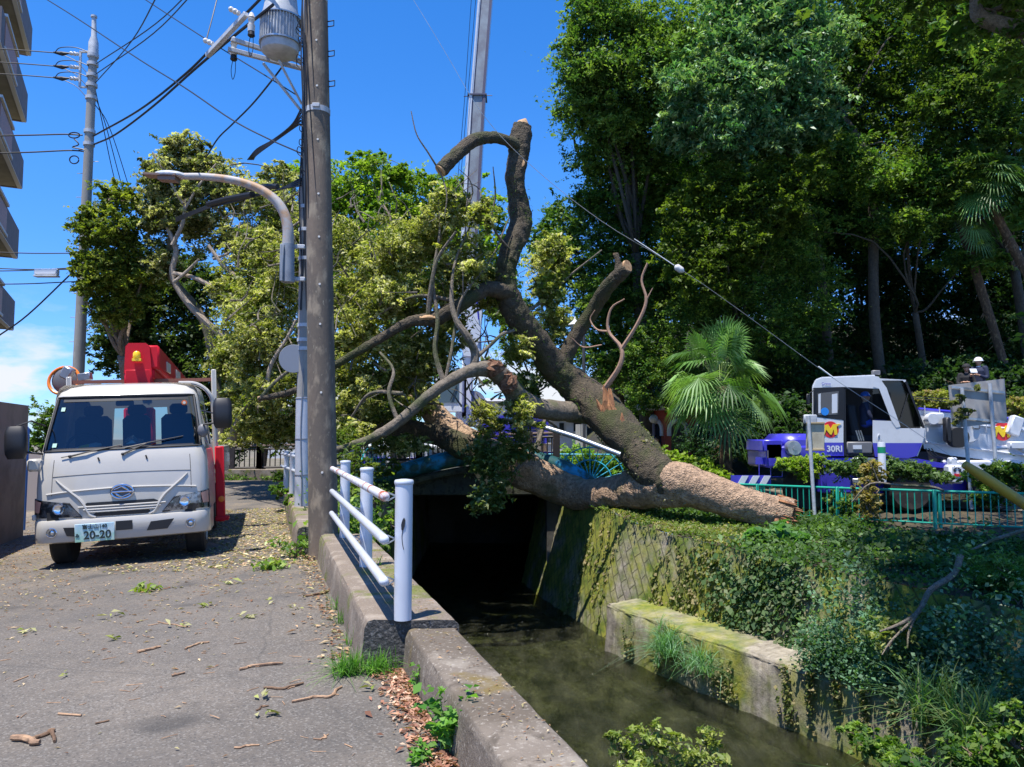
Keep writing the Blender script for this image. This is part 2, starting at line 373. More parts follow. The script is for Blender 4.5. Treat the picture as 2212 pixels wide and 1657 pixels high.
# ================================================================== SETTING
def asphalt():
    m, nt, N, L, b = node_mat('asphalt'); v = coords(nt); b.inputs['Roughness'].default_value = .82
    vo = N.new('ShaderNodeTexVoronoi'); vo.inputs['Scale'].default_value = 95; L.new(v, vo.inputs['Vector'])
    sp = N.new('ShaderNodeSeparateColor'); L.new(vo.outputs['Color'], sp.inputs[0])
    big = noise(nt, v, .55, 5, .6); mid = noise(nt, v, 6, 6, .65); fine = noise(nt, v, 160, 2)
    c = mixc(nt, mrange(nt, big, .35, .65), (.104, .089, .074), (.172, .146, .120))
    c = mixc(nt, mrange(nt, mid, .35, .7, 0, .5), c, (.085, .078, .07))
    c = mixc(nt, mrange(nt, sp.outputs[0], .74, .93, 0, .42), c, (.30, .28, .25))
    c = mixc(nt, mrange(nt, sp.outputs[1], .72, .95, 0, .45), c, (.035, .034, .033))
    # light scraped dust of chips further up the street
    sy = N.new('ShaderNodeSeparateXYZ'); L.new(v, sy.inputs[0])
    d = noise(nt, v, 1.7, 8, .75); dd = N.new('ShaderNodeMath'); dd.operation = 'MULTIPLY'
    L.new(mrange(nt, d, .44, .62), dd.inputs[0]); L.new(mrange(nt, sy.outputs[1], 5.5, 10.5, .08, .85), dd.inputs[1])
    ff = N.new('ShaderNodeMath'); ff.operation = 'MULTIPLY'; L.new(dd.outputs[0], ff.inputs[0]); L.new(mrange(nt, noise(nt, v, 26, 4, .7), .4, .6), ff.inputs[1])
    c = mixc(nt, ff.outputs[0], c, (.32, .24, .155))
    # cracks and an old patch edge
    cr = N.new('ShaderNodeTexVoronoi'); cr.feature = 'DISTANCE_TO_EDGE'; cr.inputs['Scale'].default_value = .33
    wv = mixc(nt, .06, v, noise(nt, v, 3, 4)); L.new(wv, cr.inputs['Vector'])
    c = mixc(nt, mrange(nt, cr.outputs['Distance'], .0, .004, .3, 0), c, (.03, .03, .03))
    wet = noise(nt, v, .9, 3); c = mixc(nt, mrange(nt, noise(nt, v, .35, 2), .42, .6, 0, .3), c, (.075, .07, .066)); c = mixc(nt, mrange(nt, wet, .60, .68, 0, .6), c, (.035, .033, .031))
    L.new(c, b.inputs['Base Color']); p = bump(nt, vo.outputs['Distance'], .5, .004, b); bump(nt, mid, .25, .012, b, p)
    return m
M['asphalt'] = asphalt()
M['concrete_old'] = pm('weathered_concrete', (.20, .165, .13), .9, var=((5, (.30, .26, .21), .5, .62), (1.4, (.12, .095, .07), .42, .62), (2.6, (.16, .115, .035), .60, .72), (9, (.10, .08, .06), .56, .68), (40, (.36, .32, .27), .57, .7)), bm=(55, .6, .012))
M['concrete_brown'] = pm('stained_concrete', (.19, .15, .115), .9, var=((4, (.30, .25, .2), .5, .65), (2.2, (.13, .14, .03), .52, .62), (9, (.33, .17, .08), .64, .72), (60, (.38, .33, .28), .58, .7)), bm=(40, .6, .012))
M['rough_end'] = pm('rough_broken_concrete', (.06, .058, .055), .95, var=((45, (.2, .19, .18), .5, .7),), bm=(38, 1, .04))
M['soil'] = pm('soil', (.06, .045, .03), .95, var=((2, (.10, .08, .04), .4, .65), (9, (.03, .03, .015), .5, .6)), bm=(8, 1, .08))
M['park'] = pm('park_ground', (.17, .14, .1), .95, var=((1.2, (.09, .09, .04), .45, .6), (7, (.24, .2, .14), .5, .7)), bm=(12, .6, .03))
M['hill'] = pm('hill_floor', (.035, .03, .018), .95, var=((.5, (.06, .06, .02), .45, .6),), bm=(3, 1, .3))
def wallmat(name, blocks, mossy):
    m, nt, N, L, b = node_mat(name); uv = coords(nt, 'UV'); v = coords(nt); b.inputs['Roughness'].default_value = .9
    c = mixc(nt, mrange(nt, noise(nt, v, 5, 8, .7), .35, .65), (.20, .17, .13), (.44, .39, .31))
    st = coords(nt, 'UV', (6, .5, 1)); c = mixc(nt, mrange(nt, noise(nt, st, 1.2, 5), .45, .7, 0, .6), c, (.08, .065, .045))
    mo = mrange(nt, noise(nt, v, .55, 5, .65), mossy[0], mossy[1])
    mc = mixc(nt, mrange(nt, noise(nt, v, 2.4, 6, .7), .38, .62), (.085, .135, .012), (.27, .265, .035))
    c = mixc(nt, mo, c, mc)
    p = None
    if blocks:
        br = N.new('ShaderNodeTexBrick'); br.inputs['Scale'].default_value = 1; br.inputs['Mortar Size'].default_value = .017; br.inputs['Mortar Smooth'].default_value = .3
        br.inputs['Brick Width'].default_value = .55; br.inputs['Row Height'].default_value = .22; br.offset = .5; br.inputs['Color1'].default_value = (1, 1, 1, 1); br.inputs['Color2'].default_value = (.8, .8, .8, 1); br.inputs['Mortar'].default_value = (0, 0, 0, 1)
        mp = N.new('ShaderNodeMapping'); mp.inputs['Rotation'].default_value = (0, 0, R(-52)); L.new(uv, mp.inputs[0]); L.new(mp.outputs[0], br.inputs['Vector'])
        c = mixc(nt, mrange(nt, br.outputs['Fac'], 0, 1, 0, .6), c, (.035, .036, .018))
        p = bump(nt, mrange(nt, br.outputs['Fac'], 0, 1, 1, 0), .9, .05, b)
    L.new(c, b.inputs['Base Color']); bump(nt, noise(nt, v, 14, 8, .75), .7, .03, b, p); return m
M['blockwall'] = wallmat('mossy_block_wall', True, (.36, .50)); M['ledge'] = wallmat('mossy_ledge', False, (.43, .60)); M['canal_wall'] = wallmat('canal_wall', False, (.45, .6))

def interp(P, Y):
    P = sorted(P); ys = [p[0] for p in P]; return np.interp(Y, ys, [p[1] for p in P])
LW = [(-8, 3.66), (9.5, -1.79), (14, -2.75), (20, -3.2), (34, -3.7)]     # water side edge of the near wall: (Y, x)
def LX(Y): return interp(LW, Y)
def gz(x, Y): 
    z = .044 * (min(x, -1.5) + 1.5); z = max(z, -.34); t = min(max((Y - 15) / 7, 0), 1); return z * (1 - t) + .03 * t
# street
Ys = np.concatenate([np.linspace(-7, 16, 47), np.linspace(17, 26.2, 10)]); G = []
for Y in Ys:
    e = LX(Y) - .05; row = []
    for t in np.linspace(0, 1, 40):
        x = e - t ** 1.3 * (e + 34); row.append((x, Y, gz(x, Y)))
    G.append(row)
o = loft('street', G, M['asphalt']); o['kind'] = 'structure'
o = loft('ground', [[(-300, 26.2, .015), (300, 26.2, .015)], [(-300, 60, -.2), (300, 60, -.2)], [(-300, 900, -.5), (300, 900, -.5)]], M['park'], sub=(4, 10)); o['kind'] = 'structure'
o = loft('street_bed', [[(-34, -7, -.6), (-300, -7, -.6)], [(-34, 26.3, -.1), (-300, 26.3, -.1)]], M['park']); o['kind'] = 'structure'
# right bank lines (near -> far)
LED = [(12.5, -3), (10.2, 1), (8.8, 3.8), (7.6, 6), (6.6, 8), (5.76, 9.7), (5.1, 11), (4.3, 12.4), (3.7, 13.5), (2.95, 15), (2.05, 16.75)]
def resample(P, n):
    P = np.array(P, float); s = np.concatenate([[0], np.cumsum(np.linalg.norm(np.diff(P, axis=0), axis=1))]); t = np.linspace(0, s[-1], n)
    return np.stack([np.interp(t, s, P[:, i]) for i in range(P.shape[1])], 1)
def normals(P):
    T = np.gradient(P, axis=0); T /= np.linalg.norm(T, axis=1)[:, None]; return np.stack([T[:, 1], -T[:, 0]], 1)
led = resample(LED, 50); ln = normals(led)
if ln[25, 0] < 0: ln = -ln
def sec(p, n, offs): return [(p[0] + n[0] * o_, p[1] + n[1] * o_, z) for o_, z in offs]
WB = [(12.9, -3), (10.6, 1.1), (9.2, 4), (8.0, 6.3), (7.0, 8.3), (6.15, 10.0), (5.5, 11.3), (4.7, 12.75), (4.1, 13.8), (3.3, 15.3), (2.4, 17.0), (1.93, 17.9), (1.35, 20), (.72, 22.1), (.2, 24.5)]
wb = resample(WB, 60); wn = normals(wb)
if wn[25, 0] < 0: wn = -wn
def topz(Y): return float(np.interp(Y, [4, 11, 14, 16.5, 18.5, 22], [-.85, -.80, -.72, -.6, -.36, -.30]))
S = [[(p[0] + n[0] * (.02 + .22 * (z + 3.5)), p[1] + n[1] * (.02 + .22 * (z + 3.5)), z) for z in np.linspace(-3.6, topz(p[1]), 7)] for p, n in zip(wb, wn)]
WALL = np.array(S)
o = loft('embankment_wall', S, M['blockwall'], sub=(4, 5), wob=.03); tag(o, 'tall sloping moss covered block wall along the far side of the canal', 'retaining wall')
S = [sec(p, n, [(-.10, -3.6), (-.02, -2.2), (.0, -2.14), (.06, -2.1), (.8, -2.06)]) for p, n in zip(led, ln)]
end = [(q[0] + .25, q[1] + .3, q[2]) for q in S[-1]]; e0 = np.array(S[-1]); back = e0[-1]
S.append([tuple(e0[i] * .0 + np.array((back[0] * .9 + e0[i][0] * .1, back[1] * .9 + e0[i][1] * .1, e0[i][2]))) for i in range(5)])
o = loft('canal_ledge', S, M['ledge'], sub=(4, 5), wob=.035); tag(o, 'low mossy concrete ledge at the foot of the far canal wall', 'ledge')
# bank between wall top and fence, and the park behind
FEN = [(19, 8), (15, 11.8), (12.5, 14.2), (10.5, 15.8), (8.95, 16.6), (7.64, 17.5), (6.62, 18.5), (5.57, 19.6), (4.6, 21), (3.6, 22.3), (2.8, 23.0), (2.2, 23.4)]
tp = WALL[:, -1]
fe = resample(FEN, len(tp)); S = []
for a, f in zip(tp, fe):
    zf = float(np.interp(f[1], [14, 17, 21, 24], [-.5, -.5, -.58, -.3])); row = []
    for t in np.linspace(0, 1, 8):
        row.append((a[0] * (1 - t) + f[0] * t, a[1] * (1 - t) + f[1] * t, a[2] * (1 - t) + zf * t + .03 * math.sin(t * 3.1)))
    S.append(row + [(f[0] + 2.5, f[1] + 2.5, zf + .02), (f[0] + 14, f[1] + 5, -.2), (f[0] + 60, f[1] + 6, -.1)])
BANK = np.array(S)
o = loft('bank', S, M['soil'], sub=(3, 3), wob=.08); o['kind'] = 'structure'
o = loft('park_ground', [[(2.0, 23.2, -.1), (2, 26.3, .0)], [(8, 22, -.35), (8, 26.3, .0)], [(16, 18, -.45), (16, 26.3, .0)], [(60, 12, -.4), (60, 26.3, .02)]], M['park'], sub=(3, 3)); o['kind'] = 'structure'
# hill
S = []
for Y in np.linspace(25.5, 75, 22):
    row = []
    for x in np.linspace(3.5, 75, 26):
        t = max(0, min(1, (x - 3.5) / 7)); row.append((x, Y + 1.2 * math.sin(x), -.1 + t * max(0, Y - 26 - max(0, 14 - x) * .6) * .26 + .3 * math.sin(x * 1.3 + Y) * t * min(1, (Y - 25.5) / 3)))
    S.append(row)
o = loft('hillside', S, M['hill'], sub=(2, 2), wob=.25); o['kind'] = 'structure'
# near canal wall
S = [[(LX(Y) - .02 + .0, Y, .0 if Y < 9 else -.02), (LX(Y) + .03, Y, -1.2), (LX(Y) + .10, Y, -2.4), (LX(Y) + .18, Y, -3.6)] for Y in np.linspace(-7, 33.9, 42)]
o = loft('near_canal_wall', S, M['canal_wall'], sub=(2, 5), wob=.04); tag(o, 'dark damp concrete wall dropping from the street edge to the water', 'retaining wall')
# bed and water
def bedmat():
    m, nt, N, L, b = node_mat('canal_bed'); v = coords(nt, 'Object', None, (0, 0, R(22))); b.inputs['Roughness'].default_value = .8
    v2 = coords(nt, 'Object', (1.6, .7, 1), (0, 0, R(24)))
    c = mixc(nt, mrange(nt, noise(nt, v2, 1.1, 7, .7), .35, .65), (.04, .042, .022), (.22, .205, .11))
    c = mixc(nt, mrange(nt, noise(nt, v2, 3.2, 5, .6), .55, .7, 0, .7), c, (.34, .31, .20))
    c = mixc(nt, mrange(nt, noise(nt, v, .6, 3), .50, .6, 0, .85), c, (.030, .034, .018)); c = mixc(nt, mrange(nt, noise(nt, coords(nt, 'Object', (3, .9, 1), (0, 0, R(24))), 1.6, 7, .65), .50, .58, 0, .8), c, (.05, .052, .03))  # stretched streaks in the bed colour imitate ripples on the water
    L.new(c, b.inputs['Base Color']); bump(nt, noise(nt, v2, 3, 6), .9, .12, b); return m
o = loft('canal_bed', [[(-9, y, -3.42), (14, y, -3.42)] for y in (-8, 36)], bedmat(), sub=(30, 30), wob=.06); o['kind'] = 'structure'
def watermat():
    m, nt, N, L, b = node_mat('canal_water'); N.remove(b)
    v = coords(nt, 'Object', (1.5, .55, 1), (0, 0, R(24)))
    n1 = noise(nt, v, 4.5, 5, .6); n2 = noise(nt, v, 20, 5, .65)
    bp = N.new('ShaderNodeBump'); bp.inputs['Strength'].default_value = .8; bp.inputs['Distance'].default_value = .30; L.new(n1, bp.inputs['Height'])
    b2 = N.new('ShaderNodeBump'); b2.inputs['Strength'].default_value = .9; b2.inputs['Distance'].default_value = .05; L.new(n2, b2.inputs['Height']); L.new(bp.outputs[0], b2.inputs['Normal'])
    fr = N.new('ShaderNodeFresnel'); fr.inputs['IOR'].default_value = 1.5; L.new(b2.outputs[0], fr.inputs['Normal'])
    t = N.new('ShaderNodeBsdfTransparent'); t.inputs[0].default_value = (.62, .68, .5, 1)
    g = N.new('ShaderNodeBsdfGlossy'); g.inputs['Roughness'].default_value = .12; L.new(b2.outputs[0], g.inputs['Normal'])
    x = N.new('ShaderNodeMixShader'); L.new(fr.outputs[0], x.inputs[0]); L.new(t.outputs[0], x.inputs[1]); L.new(g.outputs[0], x.inputs[2])
    df = N.new('ShaderNodeBsdfDiffuse'); x2 = N.new('ShaderNodeMixShader'); x2.inputs[0].default_value = .08; L.new(mixc(nt, mrange(nt, noise(nt, coords(nt, 'Object', (2.2, .8, 1), (0, 0, R(24))), 1.3, 9, .62), .40, .66), (.015, .02, .012), (.24, .24, .15)), df.inputs[0])  # pale streaks in the diffuse colour imitate ripple highlights
    L.new(x.outputs[0], x2.inputs[1]); L.new(df.outputs[0], x2.inputs[2])
    # broken foam in the riffle
    fo = mrange(nt, noise(nt, v, 9, 8, .8), .635, .68); sy = N.new('ShaderNodeSeparateXYZ'); L.new(coords(nt), sy.inputs[0])
    ri = N.new('ShaderNodeMath'); ri.operation = 'MULTIPLY'; L.new(fo, ri.inputs[0]); L.new(mrange(nt, sy.outputs[1], 14.5, 17, .0, .8), ri.inputs[1])
    fd = N.new('ShaderNodeBsdfDiffuse'); fd.inputs[0].default_value = (.6, .62, .6, 1); x3 = N.new('ShaderNodeMixShader'); L.new(ri.outputs[0], x3.inputs[0]); L.new(x2.outputs[0], x3.inputs[1]); L.new(fd.outputs[0], x3.inputs[2])
    L.new(x3.outputs[0], N['Material Output'].inputs[0]); return m
yy = np.linspace(-8, 36, 200); xx = np.linspace(-9, 14, 110); GX, GY = np.meshgrid(xx, yy)
Z = -3.1 + .014 * np.sin(GX * 5 + GY * 2.1 + 2 * np.sin(GY * .9)) + .014 * np.sin(GY * 6.3 - GX * 3 + 1.5 * np.sin(GX * 2)) + .012 * rng.random(GX.shape)
o = loft('canal_water', np.stack([GX, GY, Z], -1), watermat()); o['kind'] = 'structure'
# parapets (kerb walls)
def parapet(name, Y0, Y1, w_, zt, mats, label, off=0., ground=-.12, base=None):
    S = []; n = max(4, int((Y1 - Y0) / .35))
    for Y in np.linspace(Y0, Y1, n):
        r = (base(Y) if base else LX(Y)) + off; l = r - w_; g = gz(l, Y) - .1; b = .035
        S.append([(l - .03, Y, g), (l, Y, zt - b * 1.6), (l + b * .5, Y, zt - b * .4), (l + b * 1.6, Y, zt), (r - b, Y, zt), (r, Y, zt - b), (r + .02, Y, ground - .1)])
    S = np.array(S); mb = MB()
    V = S.copy()
    mb.cur = 0; 
    def dens(A, k):
        n_ = A.shape[0]; t = np.linspace(0, n_ - 1, (n_ - 1) * k + 1); i = np.minimum(t.astype(int), n_ - 2); f = (t - i)[:, None, None]; return A[i] * (1 - f) + A[i + 1] * f
    V = dens(V, 3); V = dens(V.transpose(1, 0, 2), 4).transpose(1, 0, 2); V += (rng.random(V.shape) - .5) * .007
    mb.grid(V); mb.f.append(tuple(range(V.shape[1]))); mb.m.append(1); k = (V.shape[0] - 1) * V.shape[1]; mb.f.append(tuple(range(k, k + V.shape[1]))); mb.m.append(1)
    o = mb.build(name, mats, smooth=True, angle=50); tag(o, label, 'kerb wall'); return o
NP = lambda Y: -.35 - .315 * (Y - 5)
parapet('concrete_kerb_wall', -3, 4.93, .34, .25, [M['concrete_old'], M['rough_end']], 'light weathered concrete kerb wall nearest the camera, with no posts on it', base=NP)
parapet('concrete_kerb_wall', 4.94, 9.25, .60, .30, [M['concrete_brown'], M['rough_end']], 'brown stained concrete kerb wall carrying the three white railing posts', base=NP)
FP = lambda Y: -2.0 - .315 * (Y - 9.8) - .25
parapet('concrete_kerb_wall', 9.95, 21.5, .45, .30, [M['concrete_brown'], M['rough_end']], 'low concrete kerb wall continuing behind the tall utility pole', base=FP, off=0)
# planted margin between far kerb wall and canal
o = loft('canal_margin', [[(FP(Y) - .1, Y, .08), (LX(Y) - .02, Y, .0)] for Y in np.linspace(9.4, 23, 16)], M['soil'], sub=(2, 4), wob=.08); o['kind'] = 'structure'
# ------------------------------------------------------------------ bridge
M['bridge_conc'] = pm('dark_bridge_concrete', (.05, .055, .045), .85, var=((1.5, (.09, .10, .06), .45, .6), (6, (.03, .03, .02), .5, .6)), bm=(12, .5, .03))
M['tunnel'] = pm('tunnel_concrete', (.12, .11, .095), .9, var=((1, (.07, .065, .05), .4, .6),), bm=(10, .4, .03))
b = thing('road_bridge', 'dark concrete road bridge spanning the canal behind the fallen tree', 'bridge', (-1, 22, 0))
mb = MB(); mb.box((-1.2, 25.2, .13), (8.6, 6.4, .66), bev=.04); mb.build('deck', M['bridge_conc'], b, True)
mb = MB(); mb.box((1.75, 28, -1.9), (1.5, 11.5, 3.5)); mb.box((-4.9, 28, -1.9), (2.2, 11.5, 3.5)); mb.build('abutment', M['tunnel'], b, True)
mb = MB(); mb.box((-1.2, 33.7, -1.7), (9, .4, 3.6)); mb.build('end_wall', M['tunnel'], b, True)
mb = MB(); mb.box((-1.2, 31, .0), (9, 5.6, .3)); mb.build('back_deck', M['asphalt'], b, True)
# blue arched water pipe with fan guards
M['bluepipe'] = pm('blue_pipe_paint', (.012, .33, .62), .5, var=((1.3, (.01, .07, .075), .40, .50), (5, (.03, .12, .09), .52, .62)), bm=(20, .3, .01))
M['cyan'] = pm('cyan_paint', (.03, .42, .55), .5, var=((4, (.02, .25, .4), .5, .6),))
PP = [D(x, y, 21.4) for x, y in ((790, 1062), (808, 1044), (864, 1021), (950, 997), (1037, 984), (1123, 986), (1210, 1009), (1268, 1037), (1290, 1052))]
pt = thing('water_pipe', 'blue painted arched water pipe crossing in front of the bridge, scraped by the trunk', 'pipe', PP[0])
mb = MB(); mb.tube(PP, [.2, .22] + [.235] * 5 + [.2, .12], 16, smooth=6); mb.build('pipe', M['bluepipe'], pt, True)
mb = MB(); mb.tube([p + np.array((0, .15, -.36)) for p in PP[1:-1]], .1, 8, smooth=5); mb.build('beam', M['bridge_conc'], pt, True)
def fan(c, rad, rot, label):
    t = thing('pipe_guard', label, 'pipe guard', c, rot, 'spiked fan guards on the blue water pipe'); A = np.radians(np.linspace(4, 176, 40)); k = px(21.4)
    for r in (1., .63):
        mb = MB(); mb.tube([(math.cos(a) * rad * r, 0, math.sin(a) * rad * r) for a in A], .021, 6); mb.build('ring', M['cyan'], t)
    for a in np.radians(np.linspace(8, 172, 12)):
        mb = MB(); mb.tube([(math.cos(a) * .1, 0, math.sin(a) * .1), (math.cos(a) * rad * 1.17, 0, math.sin(a) * rad * 1.17)], [.02, .012], 6); mb.build('spike', M['cyan'], t)
    mb = MB(); mb.lathe([(.02, -.12), (.16, -.1), (.18, .1), (.04, .14)], (0, 0, 0), 14, 'Y'); mb.build('collar', M['bluepipe'], t)
fan(D(1275, 1041, 21.3), .95, (0, R(-8), R(-12)), 'cyan fan of metal spikes at the right end of the blue pipe')
fan(D(812, 1046, 21.3), 1.0, (R(-10), R(0), R(78)), 'cyan spiked guard seen edge on at the left end of the blue pipe')
# bridge railings
M['railbrown'] = pm('dark_brown_rail', (.03, .022, .02), .55, var=((9, (.07, .05, .045), .55, .7),))
M['railrust'] = pm('brown_rail_cap', (.13, .085, .07), .6)
def railing(name, A, B, h, label, bal=.13, posts=2, cap=True, zlo=.1, mat='railbrown', r=.02, group=None, cat='railing'):
    A = np.array(A, float); B = np.array(B, float); L_ = np.linalg.norm(B - A); d = (B - A) / L_; t = thing(name, label, cat, A, group=group)
    up = np.array((0, 0, 1.)); mt = M[mat]
    mb = MB(); mb.tube([A + up * (h - .05), B + up * (h - .05)], .045, 8); mb.build('top_rail', M['railrust'] if cap else mt, t, True)
    mb = MB(); mb.tube([A + up * (h * .84), B + up * (h * .84)], .04, 6); mb.build('upper_rail', mt, t, True)
    mb = MB(); mb.tube([A + up * (zlo + .1), B + up * (zlo + .1)], .04, 6); mb.build('bottom_rail', mt, t, True)
    n = int(L_ / bal)
    for i in range(1, n):
        p = A + d * L_ * i / n; mb = MB(); mb.cyl(p + up * (zlo + .1), p + up * h * .84, r, 5); mb.build('baluster', mt, t, True)
    for i in range(posts):
        p = A + d * L_ * i / (posts - 1); mb = MB(); mb.box(p + up * h * .5, (.2, .12, h + .04), bev=.015); mb.build('post', mt, t, True)
railing('bridge_railing', D(772, 1008, 22.4), D(905, 1008, 22.4), .92, 'dark brown bridge railing left of the fallen trunk, in front of the truck headlights', posts=2)
railing('bridge_railing', D(905, 1008, 22.4), D(1085, 1006, 22.4), .9, 'dark brown bridge railing directly behind the fallen trunk fork', posts=3)
railing('bridge_railing', D(1085, 1006, 22.4), D(1202, 1003, 22.3), .95, 'dark brown bridge railing at the right end, with a pale slat leaning on it', posts=3)
mb = MB(); mb.box(D(1163, 972, 22.1), (.13, .05, 1.15), rot=(0, R(4), 0)); o = mb.build('leaning_slat', pm('pale_plank', (.3, .25, .2), .8)); tag(o, 'narrow weathered board leaning against the brown bridge railing', 'board')
railing('street_railing', D(440, 1025, 26), D(560, 1023, 26), .98, 'dark brown street railing just right of the white truck, before the trees', posts=3, bal=.16)
railing('street_railing', D(560, 1023, 26), D(650, 1021, 26), .98, 'dark brown street railing left of the white wrapped pole', posts=2, bal=.16)
mb = MB(); a, b_ = D(400, 1035, 25.8), D(655, 1030, 25.8); mb.box((a + b_) / 2 + np.array((0, 0, .08)), (b_[0] - a[0], .3, .42), bev=.02); o = mb.build('stone_kerb', M['concrete_brown']); tag(o, 'long grey kerb under the brown street railing beyond the truck', 'kerb')
# ------------------------------------------------------------------ left buildings
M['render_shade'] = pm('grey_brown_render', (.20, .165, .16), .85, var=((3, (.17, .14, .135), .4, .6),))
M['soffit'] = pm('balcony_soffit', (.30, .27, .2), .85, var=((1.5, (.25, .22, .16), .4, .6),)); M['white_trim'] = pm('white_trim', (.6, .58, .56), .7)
def tilemat():
    m, nt, N, L, b = node_mat('orange_tile'); v = coords(nt, 'Object', None, (R(90), 0, 0)); br = N.new('ShaderNodeTexBrick'); L.new(v, br.inputs['Vector'])
    br.inputs['Scale'].default_value = 5; br.inputs['Color1'].default_value = (.48, .2, .12, 1); br.inputs['Color2'].default_value = (.56, .25, .15, 1); br.inputs['Mortar'].default_value = (.25, .15, .12, 1); br.inputs['Mortar Size'].default_value = .025
    L.new(br.outputs['Color'], b.inputs['Base Color']); b.inputs['Roughness'].default_value = .6; return m
M['tile'] = tilemat()
ap = thing('apartment_building', 'tall apartment building at the left edge with stepped grey balconies and orange tiles', 'building', (-24, 31, 0))
dirv = np.array((.5, -1, 0.)); dirv /= np.linalg.norm(dirv); nv = np.array((-dirv[1], dirv[0], 0)) * -1
nv = np.array((1., .5, 0)); nv /= np.linalg.norm(nv)
corners = [(55, 134), (46, 300), (37, 468), (27, 642), (18, 821)]
corners = [(56, 116), (46, 260), (37, 404), (27, 555), (18, 710)]
for i, (cx, cy) in enumerate(corners):
    p = D(cx, cy, 31.5); a = p + dirv * 7.5; inn = nv * -2.0
    mb = MB(); q = [p, a, a + inn, p + inn]; top = 1.15
    mb.add([*q, *[x + np.array((0, 0, .16)) for x in q]], [(0, 1, 2, 3), (4, 7, 6, 5), (0, 4, 5, 1), (1, 5, 6, 2), (2, 6, 7, 3), (3, 7, 4, 0)]); mb.build('balcony_slab', M['soffit'], ap, True, smooth=False)
    mb = MB()
    def wallseg(a0, b0, z0, z1, th, mbx):
        d_ = (b0 - a0); d_ /= np.linalg.norm(d_); n_ = np.array((-d_[1], d_[0], 0)) * th
        q = [a0, b0, b0 + n_, a0 + n_]; V = [x + np.array((0, 0, z0)) for x in q] + [x + np.array((0, 0, z1)) for x in q]
        mbx.add(V, [(0, 1, 2, 3), (4, 7, 6, 5), (0, 4, 5, 1), (1, 5, 6, 2), (2, 6, 7, 3), (3, 7, 4, 0)])
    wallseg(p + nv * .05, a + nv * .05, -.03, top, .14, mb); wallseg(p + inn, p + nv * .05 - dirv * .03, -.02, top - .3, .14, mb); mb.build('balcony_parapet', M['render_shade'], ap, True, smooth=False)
    mb = MB(); wallseg(p + nv * .02 + dirv * .02, a + nv * .02, -.075, -.033, .16, mb); mb.build('balcony_edge', M['white_trim'], ap, True, smooth=False)
    mb = MB(); s0 = p + dirv * 3.7 + nv * .16; wallseg(s0, s0 + dirv * 3, .12, top - .12, .05, mb); mb.build('tile_panel', M['tile'], ap, True, smooth=False)
    mb = MB(); wallseg(s0 - dirv * .1 - nv * .15, s0 + dirv * 3.1 - nv * .15, top + .002, top + .1, .26, mb); wallseg(s0 - dirv * .1, s0 + dirv * 3.1, .0, .10, .09, mb); mb.build('cap', M['white_trim'], ap, True, smooth=False)
mb = MB(); c = D(30, 400, 31.5); q0 = np.array((c[0], c[1], 0)) + nv * -2.0; q = [q0, q0 + dirv * 7.5, q0 + dirv * 7.5 - nv * 8, q0 - nv * 8]
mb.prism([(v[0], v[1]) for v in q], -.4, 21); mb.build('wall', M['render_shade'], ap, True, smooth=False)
# grey boundary wall and shed at the left
M['greywall'] = pm('grey_garden_wall', (.24, .215, .19), .9, var=((2.5, (.19, .17, .15), .45, .6), (.9, (.15, .13, .11), .55, .7)), bm=(30, .4, .01))
mb = MB(); A = D(50, 1150, 13.9); d_ = np.array((.33, -1, 0)); d_ /= np.linalg.norm(d_); n_ = np.array((-1, -.33, 0)); n_ /= np.linalg.norm(n_)
mb.prism([(A[0], A[1]), tuple((A + d_ * 9)[:2]), tuple((A + d_ * 9 + n_ * .25)[:2]), tuple((A + n_ * .25)[:2])], -.7, 2.02); o = mb.build('garden_wall', M['greywall'], smooth=False); tag(o, 'grey rendered garden wall at the far left, beside the truck mirror', 'wall')
mb = MB(); A2 = D(12, 900, 13.2) + n_ * .6; mb.prism([tuple(A2[:2]), tuple((A2 + d_ * 8)[:2]), tuple((A2 + d_ * 8 + n_ * 4)[:2]), tuple((A2 + n_ * 4)[:2])], -.6, 2.75)
mb.build('outbuilding', M['render_shade'], smooth=False); tag(bpy.data.objects['outbuilding'], 'dark brown outbuilding corner rising over the grey garden wall', 'outbuilding')
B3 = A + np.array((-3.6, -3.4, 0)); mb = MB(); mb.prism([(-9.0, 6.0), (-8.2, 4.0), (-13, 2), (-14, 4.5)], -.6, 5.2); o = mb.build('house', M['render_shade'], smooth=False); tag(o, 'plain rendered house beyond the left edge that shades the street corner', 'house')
mb = MB(); a = D(66, 1095, 17.5); mb.box(a + np.array((.0, .2, .45)), (1.0, .3, 1.5)); o = mb.build('far_wall', pm('beige_wall', (.36, .3, .26), .85), smooth=False); tag(o, 'low beige wall seen between the truck and the garden wall', 'wall')
